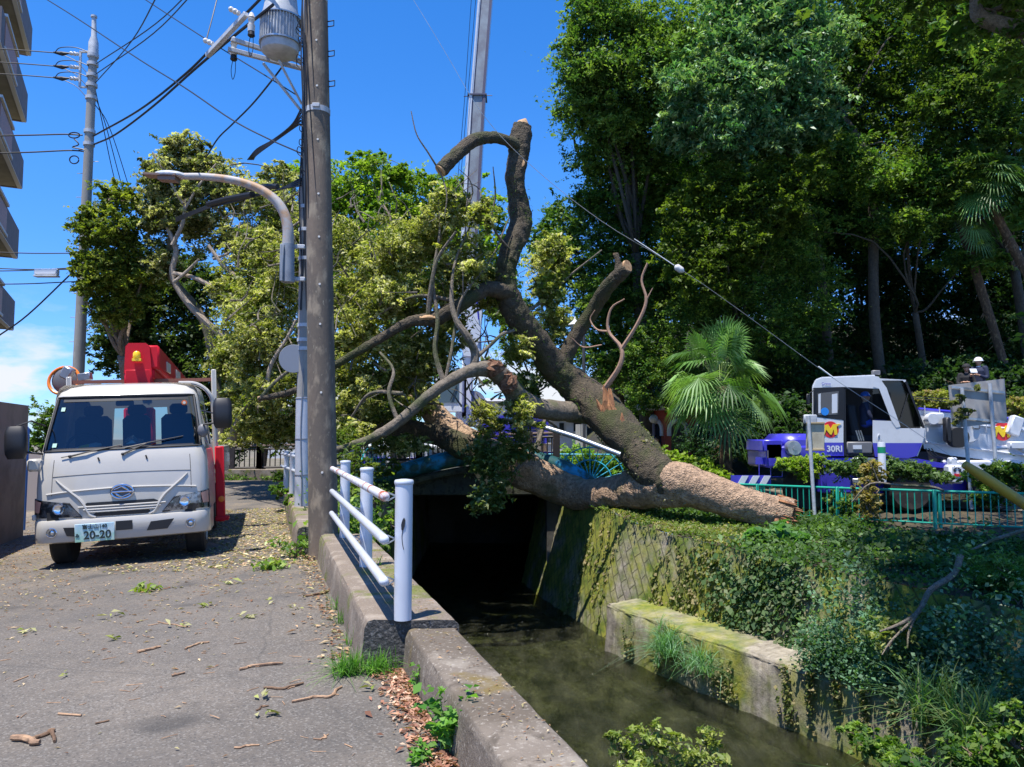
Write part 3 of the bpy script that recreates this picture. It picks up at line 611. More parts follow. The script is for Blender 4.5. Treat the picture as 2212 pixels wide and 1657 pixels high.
# white and beige buildings in the middle distance
M['whitewall'] = pm('white_siding', (.62, .64, .68), .7, var=((2, (.55, .57, .6), .4, .6),)); M['dark_glass'] = pm('dark_window_glass', (.03, .035, .045), .08, spec=.8); M['roofgrey'] = pm('grey_roof', (.35, .35, .37), .7)
def house(x0, x1, y0, y1, Y, label, wins, roof=True):
    a = D(x0, y1, Y); c = D(x1, y0, Y); t = thing('distant_house', label, 'house', ((a[0] + c[0]) / 2, Y + 3, 0)); mb = MB()
    mb.box(((a[0] + c[0]) / 2, Y + 3, (c[2] - .4) / 2), (c[0] - a[0], 6, c[2] + .4)); mb.build('wall', M['whitewall'], t, True, smooth=False)
    if roof: mb = MB(); mb.box(((a[0] + c[0]) / 2, Y + 3, c[2] + .18), (c[0] - a[0] + 1.0, 7, .3), taper=(.8, .7)); mb.build('roof', M['roofgrey'], t, True, smooth=False)
    for (wx, wy, ww, wh) in wins:
        p = D(wx, wy, Y - .03); k = px(Y); mb = MB(); mb.box(p, (ww * k, .1, wh * k)); o = mb.build('window', M['dark_glass'], t, True, smooth=False)
        mb = MB(); mb.box(p + np.array((0, -.02, -wh * k / 2 - .05)), (ww * k + .2, .14, .08)); mb.build('sill', M['white_trim'], o, True)
        o2 = bpy.data.objects[-1] if False else None
house(1165, 1262, 905, 985, 55, 'white two storey house with dark windows seen under the leaning branch', [(1192, 928, 12, 12), (1213, 925, 10, 22), (1247, 922, 16, 20), (1180, 950, 14, 12)])
house(1040, 1110, 868, 975, 62, 'pale grey house with a pitched roof behind the purple crane body', [(1062, 900, 12, 14)])
house(1255, 1330, 935, 985, 70, 'small white house almost hidden behind the hedge and branches', [(1285, 955, 12, 10)])
house(560, 700, 880, 985, 60, 'pale house behind the tangled branches left of the poles', [(600, 920, 14, 14), (650, 920, 14, 14)])
# ================================================================== TRUCK
M['white'] = pm('white_truck_paint', (.54, .51, .455), .28, coat=.6, var=((3, (.49, .465, .42), .5, .75),)); M['black'] = pm('black_plastic', (.018, .018, .02), .45); M['rubber'] = pm('tyre_rubber', (.022, .021, .02), .8, var=((6, (.06, .05, .04), .5, .7),), bm=(30, .3, .01))
M['under'] = pm('dark_chassis', (.02, .02, .02), .7); M['chrome'] = pm('chrome', (.8, .8, .82), .12, 1.); M['steel'] = pm('galvanised_steel', (.52, .54, .56), .38, .75, var=((6, (.4, .42, .44), .4, .6),))
M['red'] = pm('red_crane_paint', (.55, .012, .025), .5, spec=.25); M['orange'] = pm('orange_plastic', (.85, .22, .02), .35); M['yellowlamp'] = pm('amber_lamp', (.9, .55, .02), .25)
M['seat'] = pm('seat_fabric', (.05, .055, .07), .8); M['greyplastic'] = pm('grey_plastic', (.16, .16, .17), .5)
def glassmat(name, tint, refl=.1):
    m, nt, N, L, b = node_mat(name); N.remove(b); t = N.new('ShaderNodeBsdfTransparent'); t.inputs[0].default_value = tuple(tint) + (1,)
    g = N.new('ShaderNodeBsdfGlossy'); g.inputs['Roughness'].default_value = .03; g.inputs[0].default_value = (.9, .95, 1, 1)
    f = N.new('ShaderNodeFresnel'); f.inputs['IOR'].default_value = 1.55; a = N.new('ShaderNodeMath'); a.operation = 'ADD'; a.inputs[1].default_value = refl; L.new(f.outputs[0], a.inputs[0])
    x = N.new('ShaderNodeMixShader'); L.new(a.outputs[0], x.inputs[0]); L.new(t.outputs[0], x.inputs[1]); L.new(g.outputs[0], x.inputs[2]); L.new(x.outputs[0], N['Material Output'].inputs[0]); return m
M['glass'] = glassmat('windscreen_glass', (.40, .47, .47), .035); M['lensglass'] = glassmat('lens_glass', (.9, .92, .95), .0); M['cabglass'] = glassmat('crane_cab_glass', (.35, .42, .42), .06)
TY = R(18); tk = thing('truck', 'white flatbed crane truck facing the camera, parked on the left of the street', 'truck', (-4.88, 9.78, -.162), (R(0), R(-2.6), TY))
LV = [(.60, .00, 1.0, .16), (.72, -.005, 1.0, .16), (.86, .0, 1.0, .16), (1.0, .01, 1.0, .16), (1.15, .03, .995, .16), (1.30, .06, .985, .16), (1.41, .09, .975, .17), (1.47, .12, .965, .17), (1.65, .20, .94, .17), (1.85, .29, .91, .17), (2.05, .385, .88, .17), (2.16, .44, .865, .17), (2.23, .49, .85, .18), (2.29, .57, .82, .2), (2.33, .68, .76, .22)]
FF = np.linspace(-1, 1, 15)
def ring(z):
    y0, hw, cr = [np.interp(z, [l[0] for l in LV], [l[k] for l in LV]) for k in (1, 2, 3)]
    P = [(-hw, y) for y in (1.72, 1.45, 1.0, .62, y0 + cr + .12)]
    for a in np.linspace(0, 90, 5)[:-1]: P.append((-hw + cr * (1 - math.cos(R(a))), y0 + .07 + cr * (1 - math.sin(R(a)))))
    for f in FF: P.append((f * (hw - cr), y0 + .07 * f * f))
    for a in np.linspace(90, 0, 5)[1:]: P.append((hw - cr * (1 - math.cos(R(a))), y0 + .07 + cr * (1 - math.sin(R(a)))))
    P += [(hw, y) for y in (y0 + cr + .12, .62, 1.0, 1.45, 1.72)]
    return [(x, y, z) for x, y in P]
def sf(f, z, off=0.):
    """point on the cab front, f from -1 to 1 across"""
    y0, hw, cr = [np.interp(z, [l[0] for l in LV], [l[k] for l in LV]) for k in (1, 2, 3)]
    lim = (hw - cr) / hw; sg = 1 if f >= 0 else -1; a = abs(f)
    if a <= lim: q = a / lim; return np.array((f * hw, y0 + .07 * q * q - off, z))
    th = math.asin(min(1, (a - lim) / (1 - lim))); return np.array((sg * (hw - cr + cr * math.sin(th)) + sg * off * math.sin(th), y0 + .07 + cr * (1 - math.cos(th)) - off * math.cos(th), z))
def patch(mb, c, off=.006, nu=8, nv=4, th=.004):
    """c: four (f, z) corners, lower left, lower right, upper right, upper left"""
    G = []; c = [np.array(q, float) for q in c]
    for v in np.linspace(0, 1, nv + 1):
        G.append([sf(*((c[0] * (1 - u) + c[1] * u) * (1 - v) + (c[3] * (1 - u) + c[2] * u) * v), off) for u in np.linspace(0, 1, nu + 1)])
    mb.grid(G)
zs = [l[0] for l in LV]; mb = MB(); RG = np.array([ring(z) for z in zs]); n = RG.shape[1]; nl = len(zs); V = RG.reshape(-1, 3); F = []
for i in range(nl - 1):
    for j in range(n - 1):
        front = 6 < j < n - 8
        if 7 <= i <= 10 and 7 <= j <= n - 9: continue                 # windscreen opening
        if 7 <= i <= 9 and (j in (1, 2, 3) or j in (n - 5, n - 4, n - 3)): continue  # side windows
        F.append((i * n + j, i * n + j + 1, (i + 1) * n + j + 1, (i + 1) * n + j))
mb.add(V, F); top = RG[-1]; ctr = np.array([(x * .5, y * .55 + .5, 2.36) for x, y, z in top]); mb.add(np.concatenate([top, ctr]), [(j, j + 1, n + j + 1, n + j) for j in range(n - 1)] + [tuple(range(n, 2 * n))])
bk = RG[:, 0]; bk2 = RG[:, -1]; V = []; F = []
for i in range(nl - 1):
    if 7 <= i <= 9: 
        for s0, s1 in ((0, .3), (.7, 1)):
            k = len(V); V += [bk[i] * (1 - s0) + bk2[i] * s0, bk[i] * (1 - s1) + bk2[i] * s1, bk[i + 1] * (1 - s1) + bk2[i + 1] * s1, bk[i + 1] * (1 - s0) + bk2[i + 1] * s0]; F.append((k, k + 1, k + 2, k + 3))
        continue
    k = len(V); V += [bk[i], bk2[i], bk2[i + 1], bk[i + 1]]; F.append((k, k + 1, k + 2, k + 3))
mb.add(V, F); cab = mb.build('cab', M['white'], tk, angle=35)
mb = MB(); mb.grid([RG[i][7:n - 7] + np.array((0, .012, 0)) for i in range(7, 12)]); ws = mb.build('windscreen', M['glass'], tk)
mb = MB(); loop = [RG[7][j] for j in range(7, n - 7)] + [RG[i][n - 8] for i in range(8, 12)] + [RG[11][j] for j in range(n - 9, 6, -1)] + [RG[i][7] for i in range(10, 6, -1)]
mb.tube(loop, .017, 6, cap=False); mb.build('seal', M['black'], ws)
mb = MB(); patch(mb, [(-.86, 1.475), (.86, 1.475), (.86, 1.50), (-.86, 1.50)], -.004); patch(mb, [(-.86, 2.10), (.86, 2.10), (.86, 2.15), (-.86, 2.15)], -.004); mb.build('frit_band', M['black'], ws)
mb = MB(); mb.lathe([(.001, -.004), (.036, -.004), (.036, .004), (.001, .004)], sf(.80, 2.05, .008), 20, 'Y', ); mb.build('round_sticker', pm('orange_sticker', (.75, .16, .03), .5), ws)
mb = MB(); mb.lathe([(.001, -.004), (.020, -.004), (.02, .004), (.001, .004)], sf(.80, 2.05, .014), 16, 'Y'); mb.build('sticker_centre', pm('pale_sticker', (.75, .7, .6), .5), ws)
for (f, z, a, b_) in ((-.86, 1.98, .05, .05), (-.86, 1.52, .05, .05)):
    mb = MB(); patch(mb, [(f, z), (f + a, z), (f + a, z + b_), (f, z + b_)], .004); mb.build('inspection_sticker', pm('pale_green_sticker', (.4, .62, .5), .5), ws)
# side windows
for sgn in (-1, 1):
    J = (1, 5) if sgn < 0 else (n - 5, n - 1); mb = MB(); mb.grid([RG[i][J[0]:J[1]] * np.array((.99, 1, 1)) for i in range(7, 11)]); mb.build('side_window', M['cabglass'], tk)
# interior
mb = MB(); mb.box((0, 1.0, 1.05), (1.8, 1.3, .1)); mb.box((0, .42, 1.32), (1.75, .42, .2), bev=.05); mb.build('dashboard', M['greyplastic'], tk)
mb = MB()
for x in (-.55, .0, .55): mb.box((x, 1.28, 1.62), (.46 if x else .36, .16, .62), bev=.06); mb.box((x, 1.3, 2.0), (.24, .1, .16), bev=.04); mb.box((x, 1.05, 1.3), (.48, .5, .16), bev=.05)
mb.build('seat', M['seat'], tk)
mb = MB(); A = np.linspace(0, 2 * math.pi, 25); mb.tube([(-.55 + .2 * math.cos(a), .68 + .07 * math.sin(a), 1.52 + .17 * math.sin(a)) for a in A], .016, 6); mb.build('steering_wheel', M['black'], tk)
mb = MB(); mb.box((-.04, .56, 2.07), (.22, .04, .07), bev=.015); mb.build('rear_view_mirror', M['greyplastic'], tk)
mb = MB(); mb.tube([(-.62, .34, 1.45), (-.5, .3, 1.49), (-.34, .3, 1.52), (-.28, .3, 1.53)], [.04, .045, .045, .018], 12); mb.build('drink_bottle', pm('clear_plastic_bottle', (.45, .65, .7), .15), tk)
mb = MB(); 
mb.box((-.47, .262, 1.497), (.11, .012, .075), rot=(0, R(-12), 0)); mb.build('bottle_label', pm('yellow_label', (.7, .75, .05), .5), tk)
mb = MB(); mb.ball((.08, .33, 1.52), (.12, .1, .1), 9, 6); V = mb.v[0]; V += rng.normal(size=V.shape) * .014; mb.build('crumpled_bag', pm('silver_foil_bag', (.6, .65, .65), .25, .6), tk, smooth=False)
mb = MB(); mb.ball((.12, .262, 1.49), (.055, .03, .05), 8, 5); mb.build('red_packet', pm('red_packet', (.6, .03, .02), .4), tk)
mb = MB(); mb.ball((-.36, .29, 1.46), (.12, .06, .03), 8, 5); mb.build('glove', pm('knit_glove', (.6, .62, .3), .9), tk)
# front details
dk = MB()
for p, q in (((-.80, 1.36), (-.80, .92)), ((.80, 1.36), (.80, .92))): dk.tube([sf(p[0], z, .0) for z in np.linspace(p[1], q[1], 8)], .004, 4)
dk.tube([sf(f, 1.17 - .03 * f * f, .0) for f in np.linspace(-.80, .80, 20)], .0045, 4)
dk.build('panel_gap', pm('panel_gap_dark', (.08, .075, .07), .8), tk)  # thin dark grey lines laid along the cab seams
mb = MB()
for s in (-1, 1): mb.tube([sf(s * f, z, .008) for f, z in ((.76, 1.12), (.70, 1.06), (.6, .97), (.5, .88), (.44, .80), (.40, .72), (.36, .66), (.30, .635))], [.006, .012, .016, .018, .02, .02, .02, .014], 6, smooth=3)
mb.tube([sf(f, .985 - .045 * abs(f) ** 1.5 - .04 * (abs(f) > .6) * (abs(f) - .6), .004) for f in np.linspace(-.86, .86, 25)], .012, 6)
mb.build('raised_crease', M['white'], tk)
mb = MB()
patch(mb, [(-.46, .775), (.44, .775), (.36, .815), (-.40, .815)], .006); patch(mb, [(-.36, .64), (.34, .64), (.30, .69), (-.30, .69)], .006); mb.build('grille', M['black'], tk)
mb = MB(); 
for z, a in ((.765, .50), (.73, .44), (.70, .40)): mb.tube([sf(f, z, .014) for f in np.linspace(-a, a, 16)], .012, 6)
mb.build('grille_bar', M['white'], tk)
ec = sf(0, .93, .02); mb = MB(); A = np.linspace(0, 2 * math.pi, 33)
em = MB(); mb.tube([ec + np.array((.125 * math.cos(a), 0, .085 * math.sin(a))) for a in A], .014, 8); em = mb.build('emblem', M['chrome'], tk)
mb = MB(); mb.lathe([(.001, -.01), (.1, -.01), (.1, .004), (.001, .004)], (0, 0, 0), 28, 'Y'); mb.v[0] *= np.array((1.2, 1, .82)); mb.v[0] += ec + np.array((0, .006, 0)); mb.build('emblem_back', M['greyplastic'], em)
mb = MB(); q = ec + np.array((0, -.018, 0))
mb.tube([q + np.array((-.112, 0, .0)), q + np.array((.112, 0, .0))], [.01, .01], 6)
for s in (-1, 1): mb.tube([q + np.array((s * .08, 0, s * .01)), q + np.array((s * .045, 0, s * .04)), q + np.array((0, 0, s * .066))], [.006, .016, .01], 6, smooth=3); mb.tube([q + np.array((-s * .09, 0, s * .03)), q + np.array((-s * .05, 0, s * .045)), q + np.array((0, 0, s * .066))], .006, 6, smooth=3)
mb.build('emblem_symbol', M['chrome'], em)
for s in (-1, 1):
    hl = MB(); cs = [(s * .995, .655), (s * .46, .645), (s * .60, .815), (s * .995, .885)]; patch(hl, cs, .012, 10, 5); h = hl.build('headlight', M['lensglass'], tk)
    hl = MB(); patch(hl, cs, .003, 10, 5); hl.build('reflector', pm('headlight_reflector', (.42, .43, .46), .22, .85, var=((14, (.1, .1, .11), .45, .55),)), h)
    hl = MB(); hl.tube([sf(*c_, .012) for c_ in (cs + [cs[0]])], .011, 6); hl.build('rim', M['black'], h)
    p = sf(s * .72, .755, .0); mb = MB(); mb.lathe([(.03, 0), (.062, 0), (.07, .02), (.06, .035), (.052, .02), (.03, .012), (.001, .015)], (0, 0, 0), 22, 'Y'); mb.v[0][:, 1] *= -1; mb.v[0] += p + np.array((0, -.004, 0)); mb.build('projector', M['chrome'], h)
    mb = MB(); patch(mb, [(s * .99, .72), (s * .93, .72), (s * .91, .85), (s * .985, .875)], .016, 3, 3); mb.build('indicator', pm('indicator_lens', (.6, .3, .22), .2), h)
# bumper
def bring(z, o_):
    y0, hw, cr = 0., 1.015, .2; y0 -= o_; P = [(-hw, .95), (-hw, y0 + cr + .1)]
    for a in np.linspace(0, 90, 7)[:-1]: P.append((-hw + cr * (1 - math.cos(R(a))), y0 + .07 + cr * (1 - math.sin(R(a)))))
    for f in np.linspace(-1, 1, 17): P.append((f * (hw - cr), y0 + .07 * f * f))
    P += [(-x, y) for x, y in P[:8][::-1]]; return [(x, y, z) for x, y in P]
mb = MB(); mb.grid([bring(z, o_) for z, o_ in ((.33, -.04), (.35, .03), (.42, .055), (.52, .06), (.58, .055), (.615, .04), (.63, -.03))]); bp = mb.build('bumper', M['white'], tk, angle=50)
def bf(x, z, off=.0): 
    q = min(1, abs(x) / .815); return np.array((x, -.06 + .07 * q * q - off, z))
mb = MB()
for cs in ([(-.62, .425), (-.42, .40), (-.42, .52), (-.66, .53)], [(.28, .425), (.52, .43), (.60, .55), (.33, .535)], [(-.07, .455), (.12, .455), (.12, .57), (-.07, .57)]):
    c = [np.array(q) for q in cs]; mb.grid([[bf(*((c[0] * (1 - u) + c[1] * u) * (1 - v) + (c[3] * (1 - u) + c[2] * u) * v), .005) for u in np.linspace(0, 1, 5)] for v in (0, .5, 1)])
each(mb, 'air_intake', M['black'], bp)
for s in (-1, 1):
    mb = MB(); mb.lathe([(.001, -.012), (.05, -.012), (.052, .004), (.001, .004)], (0, 0, 0), 20, 'Y'); mb.v[0] += bf(s * .79, .475, .004); fl = mb.build('fog_lamp', M['lensglass'], bp)
    mb = MB(); mb.tube([bf(s * .79, .475, .01) + np.array((.052 * math.cos(a), 0, .052 * math.sin(a))) for a in np.linspace(0, 6.283, 21)], .007, 6); mb.ball(bf(s * .79, .475, .0), (.035, .01, .035)); mb.build('lamp_ring', M['chrome'], bp)
mb = MB(); mb.box((0, 0, 0), (.44, .012, .22), bev=.004); 
def platemat():
    m, nt, N, L, b = node_mat('number_plate'); v = coords(nt); s = N.new('ShaderNodeSeparateXYZ'); L.new(v, s.inputs[0])
    c = mixc(nt, mrange(nt, s.outputs[2], -.1, .1), (.35, .62, .45), (.45, .68, .78)); c = mixc(nt, mrange(nt, noise(nt, v, 9, 3), .45, .6, 0, .5), c, (.75, .8, .85)); L.new(c, b.inputs['Base Color']); b.inputs['Roughness'].default_value = .4; return m
pl = mb.build('number_plate', platemat(), tk); pl.location = (-.30, -.085, .455)
M['plategreen'] = pm('plate_ink', (.02, .035, .03), .5)
text('plate_number', '20-20', .135, M['plategreen'], pl, (.03, -.009, -.035), (R(90), 0, 0), bold=.003, sx=.98); text('plate_region', '富士山140', .062, M['plategreen'], pl, (0, -.009, .07), (R(90), 0, 0), bold=.001); text('plate_kana', 'ゐ', .05, M['plategreen'], pl, (-.19, -.009, -.03), (R(90), 0, 0), bold=.001)
# wipers, mirrors
mb = MB()
for a, b_, c_ in (((-.62, 1.40), (-.44, 1.44), (-.02, 1.52)), ((.0, 1.40), (.3, 1.53), (.74, 1.60))):
    mb.tube([sf(a[0], a[1], .02), sf(b_[0], b_[1], .035), sf(c_[0], c_[1], .02)], [.013, .01, .006], 6); mb.tube([sf(b_[0] - .28, b_[1] - .05, .02), sf(b_[0], b_[1], .028), sf(c_[0], c_[1], .012)], .006, 5)
    mb.ball(sf(a[0], a[1], .02), .02, 8, 5)
for f in (-.28, .28): mb.box(sf(f, 1.35, .012), (.018, .02, .05), rot=(0, R(-20), 0), bev=.004)
mb.build('wiper', M['black'], tk)
def mirror(x, y, z):
    mb = MB(); P = []
    for t, (w_, d_) in zip(np.linspace(-.2, .2, 8), ((.09, .05), (.115, .085), (.12, .10), (.12, .105), (.12, .10), (.12, .09), (.115, .075), (.09, .04))): P.append([(x + w_ * math.copysign(abs(math.cos(a)) ** .45, math.cos(a)), y + d_ * math.copysign(abs(math.sin(a)) ** .7, math.sin(a)), z + t) for a in np.linspace(0, 2 * math.pi, 25)[:-1]])
    P = np.array(P); m_, n_ = P.shape[:2]; mb.add(P.reshape(-1, 3), [(i * n_ + j, i * n_ + (j + 1) % n_, (i + 1) * n_ + (j + 1) % n_, (i + 1) * n_ + j) for i in range(m_ - 1) for j in range(n_)] + [tuple(range(n_)), tuple((m_ - 1) * n_ + j for j in range(n_))])
    o = mb.build('mirror', M['black'], tk, angle=45); s = 1 if x > 0 else -1
    mb = MB(); mb.tube([(x - s * .08, y + .02, z - .12), (s * .97, y + .02, z - .14), (s * .93, .3, z - .16)], .014, 6); mb.tube([(x, y + .02, z + .2), (s * 1.02, y + .04, z + .26), (s * .93, .35, z + .2)] if s < 0 else [(x, y + .02, z + .2), (s * 1.1, y + .05, z + .0), (s * .93, .35, z + .05)], .011, 6); each(mb, 'mirror_arm', M['black'], o)
mirror(-1.17, .04, 1.60); mirror(1.20, .12, 1.88)
mb = MB(); mb.ball(sf(.93, 1.66, .12), (.07, .05, .09), 14, 8); mb.tube([sf(.93, 1.66, .12), sf(.97, 1.50, .08), sf(.99, 1.42, .0)], .009, 6); mb.build('round_mirror', M['greyplastic'], tk)
mb = MB(); mb.box((-1.02, .24, 1.31), (.16, .14, .16), bev=.03); mb.box((-1.015, .18, .66), (.05, .05, .07), bev=.01); mb.build('corner_step', M['white'], tk)
# wheels
def wheel(x, y, r=.40, w_=.23, name='wheel'):
    s = 1 if x > 0 else -1
    mb = MB(); mb.lathe([(r * .6, -w_ / 2), (r * .93, -w_ / 2), (r, -w_ * .36), (r * 1.0, w_ * .36), (r * .93, w_ / 2), (r * .6, w_ / 2)], (x, y, r - .01), 32, 'X'); wh = mb.build(name, M['rubber'], tk)
    mb = MB(); mb.lathe([(.02, .04), (.09, .05), (.1, .0), (r * .52, .0), (r * .6, .03), (r * .62, -.02), (r * .5, -.06)], (0, 0, 0), 28, 'X'); mb.v[0] *= np.array((s, 1, 1)); mb.v[0] += np.array((x + s * w_ * .45, y, r - .01)); mb.build('rim', M['steel'], wh)
for x in (-.80, .80): wheel(x, .78); wheel(x, 3.6)
mb = MB(); 
for x in (-.36, .36): mb.box((x, 3.0, .62), (.1, 5.4, .2))
mb.box((0, .8, .45), (1.5, .16, .18)); mb.box((0, .5, .62), (1.7, .9, .2)); mb.box((0, .35, .40), (.7, .1, .14)); mb.box((.1, 1.6, .5), (.9, .9, .5)); mb.cyl((-.8, 3.6, .4), (.8, 3.6, .4), .09)
mb.box((-.86, .8, .82), (.25, 1.0, .12)); mb.box((.86, .8, .82), (.25, 1.0, .12)); mb.build('chassis', M['under'], tk)
# bed, rack
mb = MB(); mb.box((0, 4.25, .95), (2.05, 3.9, .14), bev=.02); 
for x in (-1.02, 1.02): mb.box((x, 4.25, 1.2), (.05, 3.9, .42), bev=.01)
mb.box((0, 2.32, 1.25), (2.05, .06, .5)); mb.box((0, 6.2, 1.2), (2.05, .05, .42)); mb.build('flatbed', M['white'], tk)
mb = MB(); 
mb.box((1.0, 2.0, 1.85), (.07, .07, 1.55), bev=.01); mb.tube([(1.0, 1.95, 1.15), (.98, 1.95, 2.0), (.93, 1.93, 2.25), (.75, 1.92, 2.40), (.5, 1.92, 2.42)], .03, 8, smooth=4); mb.build('rack_post', M['white'], tk); mb = MB(); mb.box((-1.0, 2.0, 1.85), (.07, .07, 1.4), bev=.01); mb.build('rack_post', M['white'], tk)
mb = MB(); mb.box((.02, 2.02, 2.47), (2.0, .06, .05)); mb.build('rack_bar', pm('brown_primer', (.28, .10, .06), .6), tk)
# crane behind cab
mb = MB(); mb.box((.05, 2.0, 1.35), (.46, .4, 1.3), bev=.04); mb.box((.05, 2.0, .8), (2.0, .32, .26), bev=.02); mb.box((.07, 1.95, 2.40), (.44, .42, .34), bev=.03); mb.prism([(-.15, 2.50), (.29, 2.50), (.26, 2.90), (.20, 2.95), (-.07, 2.95), (-.12, 2.90)], 1.75, 2.1, 'Y'); cr_ = mb.build('crane_column', M['red'], tk)
cr_.data.transform(Matrix.Translation((-.10, 0, .07)) @ Matrix.Diagonal((.86, 1, 1, 1)))
mb = MB(); mb.box((.08, 3.9, 2.74), (.34, 4.2, .36), rot=(R(-2), 0, 0), bev=.03); mb.box((.08, 3.6, 2.5), (.2, 3.6, .14), rot=(R(-2), 0, 0), bev=.02); mb.build('crane_boom', M['red'], tk)
mb = MB(); mb.box((.26, 2.9, 2.74), (.02, .5, .16), bev=.004); mb.box((.26, 4.4, 2.72), (.02, .7, .18), bev=.004); each(mb, 'boom_label', pm('cream_label', (.6, .5, .4), .5), tk)
mb = MB(); mb.lathe([(.05, 0), (.055, .03), (.05, .08), (.03, .105), (.001, .11)], (-.04, 1.66, 2.78), 16); mb.box((-.04, 1.68, 2.76), (.12, .12, .04)); mb.build('warning_lamp', M['yellowlamp'], tk)
mb = MB(); mb.box((1.06, 1.98, .85), (.13, .18, 1.15), bev=.015); mb.box((1.08, 2.0, .32), (.2, .24, .06), bev=.01); mb.cyl((1.08, 2.0, .3), (1.08, 2.0, .6), .045); mb.build('outrigger', M['red'], tk)
mb = MB(); mb.lathe([(.001, -.02), (.045, -.015), (.045, .01), (.001, .012)], (1.08, 1.875, .62), 16, 'Y'); mb.build('side_marker_lamp', M['orange'], tk)
mb = MB(); mb.box((-1.06, 1.98, .85), (.13, .18, 1.15), bev=.015); mb.build('outrigger', M['red'], tk)
# traffic mirror behind the cab roof
tm = thing('traffic_mirror', 'orange rimmed traffic mirror showing above the left corner of the truck roof', 'mirror', (-7.15, 12.4, -.3)); c = D(138, 822, 12.4)
mb = MB(); mb.tube([c + .245 * np.array((math.cos(a), .2 * math.sin(a), math.sin(a) * .9)) for a in np.linspace(0, 6.283, 33)], .026, 8); mb.build('rim', M['orange'], tm, True)
mb = MB(); mb.ball(c + np.array((0, .05, 0)), (.23, .06, .21), 20, 10); mb.build('mirror_back', M['greyplastic'], tm, True)
mb = MB(); mb.cyl(c + np.array((.02, .08, -.1)), np.array((c[0] + .02, c[1] + .08, -.34)), .038, 10); mb.build('pole', M['orange'], tm, True)
mb = MB(); q = D(146, 806, 12.2); mb.box(q, (.16, .14, .2), rot=(0, R(25), 0), bev=.02); mb.box(q + np.array((.28, 0, -.06)), (.2, .1, .12), rot=(0, R(-10), 0), bev=.01); mb.build('control_box', M['steel'], tm, True)
# banner behind truck
bn = thing('banner_flag', 'blue framed yellow banner standing in the gap left of the truck', 'banner', D(52, 1150, 14.3)); mb = MB(); a, b_ = D(60, 925, 14.3), D(50, 1145, 14.3); mb.tube([b_, a], .035, 8); mb.tube([a, a + np.array((-.08, 0, .02))], .03, 6); mb.build('frame', pm('blue_pole', (.05, .2, .6), .5), bn, True)
mb = MB(); p = [D(54, 930, 14.3), D(60, 930, 14.3), D(52, 1090, 14.3), D(44, 1090, 14.3)]; mb.add(p + [q + np.array((0, .03, 0)) for q in p], [(0, 1, 2, 3), (7, 6, 5, 4), (0, 4, 5, 1), (1, 5, 6, 2), (2, 6, 7, 3), (3, 7, 4, 0)]); mb.build('cloth', pm('fluorescent_yellow_cloth', (.62, .75, .03), .7), bn, True, smooth=False)
# ================================================================== FALLEN TREE
ft = thing('fallen_tree', 'huge uprooted tree lying across the canal onto the bridge, mossy forked trunk and sawn limbs', 'tree', D(1690, 1110, 17))
def FT(x, Y): return Y - float(np.interp(x, [1000, 1100, 1160, 1215, 1270, 1330, 1435, 1700], [0, -.7, -1.4, -2.2, -2.3, -1.7, -1.2, -1.4])) if 15.4 < Y < 21.6 and 1000 < x < 1740 else Y
FALL = True
def limb_px(mb, P, smooth=7, n=18, wob=.06, cap=True):
    """P: (x, y, depth, width in picture units)"""
    if FALL: P = [(p[0], p[1], FT(p[0], p[2]), p[3]) for p in P]
    pts = [D(*p[:3]) for p in P]; rr = [p[3] * px(p[2]) / 2 * (.93 if FALL and p[3] > 40 else 1) for p in P]
    mb.tube(pts, rr, n, cap=cap, smooth=smooth, wob=wob)
mb = MB()
limb_px(mb, [(1702, 1114, 15.6, 78), (1655, 1102, 15.7, 75), (1600, 1086, 15.9, 78), (1545, 1068, 16.2, 84), (1490, 1050, 16.5, 94), (1435, 1044, 16.8, 108), (1385, 1056, 17.2, 92), (1330, 1064, 17.7, 74), (1270, 1068, 18.2, 68), (1215, 1056, 18.8, 76), (1160, 1030, 19.5, 82), (1110, 1005, 20.2, 92), (1060, 985, 20.8, 80), (1010, 958, 21.2, 72), (965, 925, 21.6, 64), (930, 885, 22, 50), (900, 850, 22.6, 36), (880, 800, 23.4, 24), (870, 750, 24.2, 14)], smooth=22, n=64, wob=.05); roughen(mb, .07, 2.6); roughen(mb, .018, 13)
main = mb.build('trunk', M['bark_tan'], ft, True, angle=180)
mb = MB(); limb_px(mb, [(1050, 985, 20.6, 60), (1000, 965, 20.9, 58), (950, 940, 21.3, 50), (890, 930, 21.7, 46), (840, 918, 22, 44), (790, 905, 22.5, 46), (750, 905, 23, 40), (700, 930, 23.4, 28), (640, 950, 23.8, 20)], n=28, smooth=12); roughen(mb, .05, 4)
mb.build('lower_limb', M['bark_moss'], ft, True, angle=180)
mb = MB()
limb_px(mb, [(1462, 1058, 16.6, 62), (1436, 1040, 16.7, 88), (1408, 1014, 16.8, 94), (1378, 975, 17, 92), (1340, 930, 17.1, 92), (1296, 882, 17.3, 92), (1246, 838, 17.5, 78), (1200, 796, 17.6, 66), (1160, 742, 17.8, 60), (1122, 688, 17.9, 60), (1098, 640, 18, 58), (1092, 595, 18, 46), (1102, 545, 18, 48), (1124, 490, 18, 54), (1120, 440, 18, 46), (1112, 390, 18, 44), (1120, 340, 18, 50), (1124, 302, 18, 50), (1128, 272, 18, 40)], smooth=16, n=44, wob=.05); roughen(mb, .06, 4); roughen(mb, .022, 14)
mb.build('upright_fork', M['bark_moss'], ft, True, angle=180)
c = D(1128, 268, FT(1128, 18)); mb = MB(); mb.tube([c + np.array((0, 0, -.12)), c + np.array((.03, 0, .03)), c + np.array((.09, 0, .14))], [.20, .15, .02], 14); mb.build('sawn_top', M['cut'], ft, True)
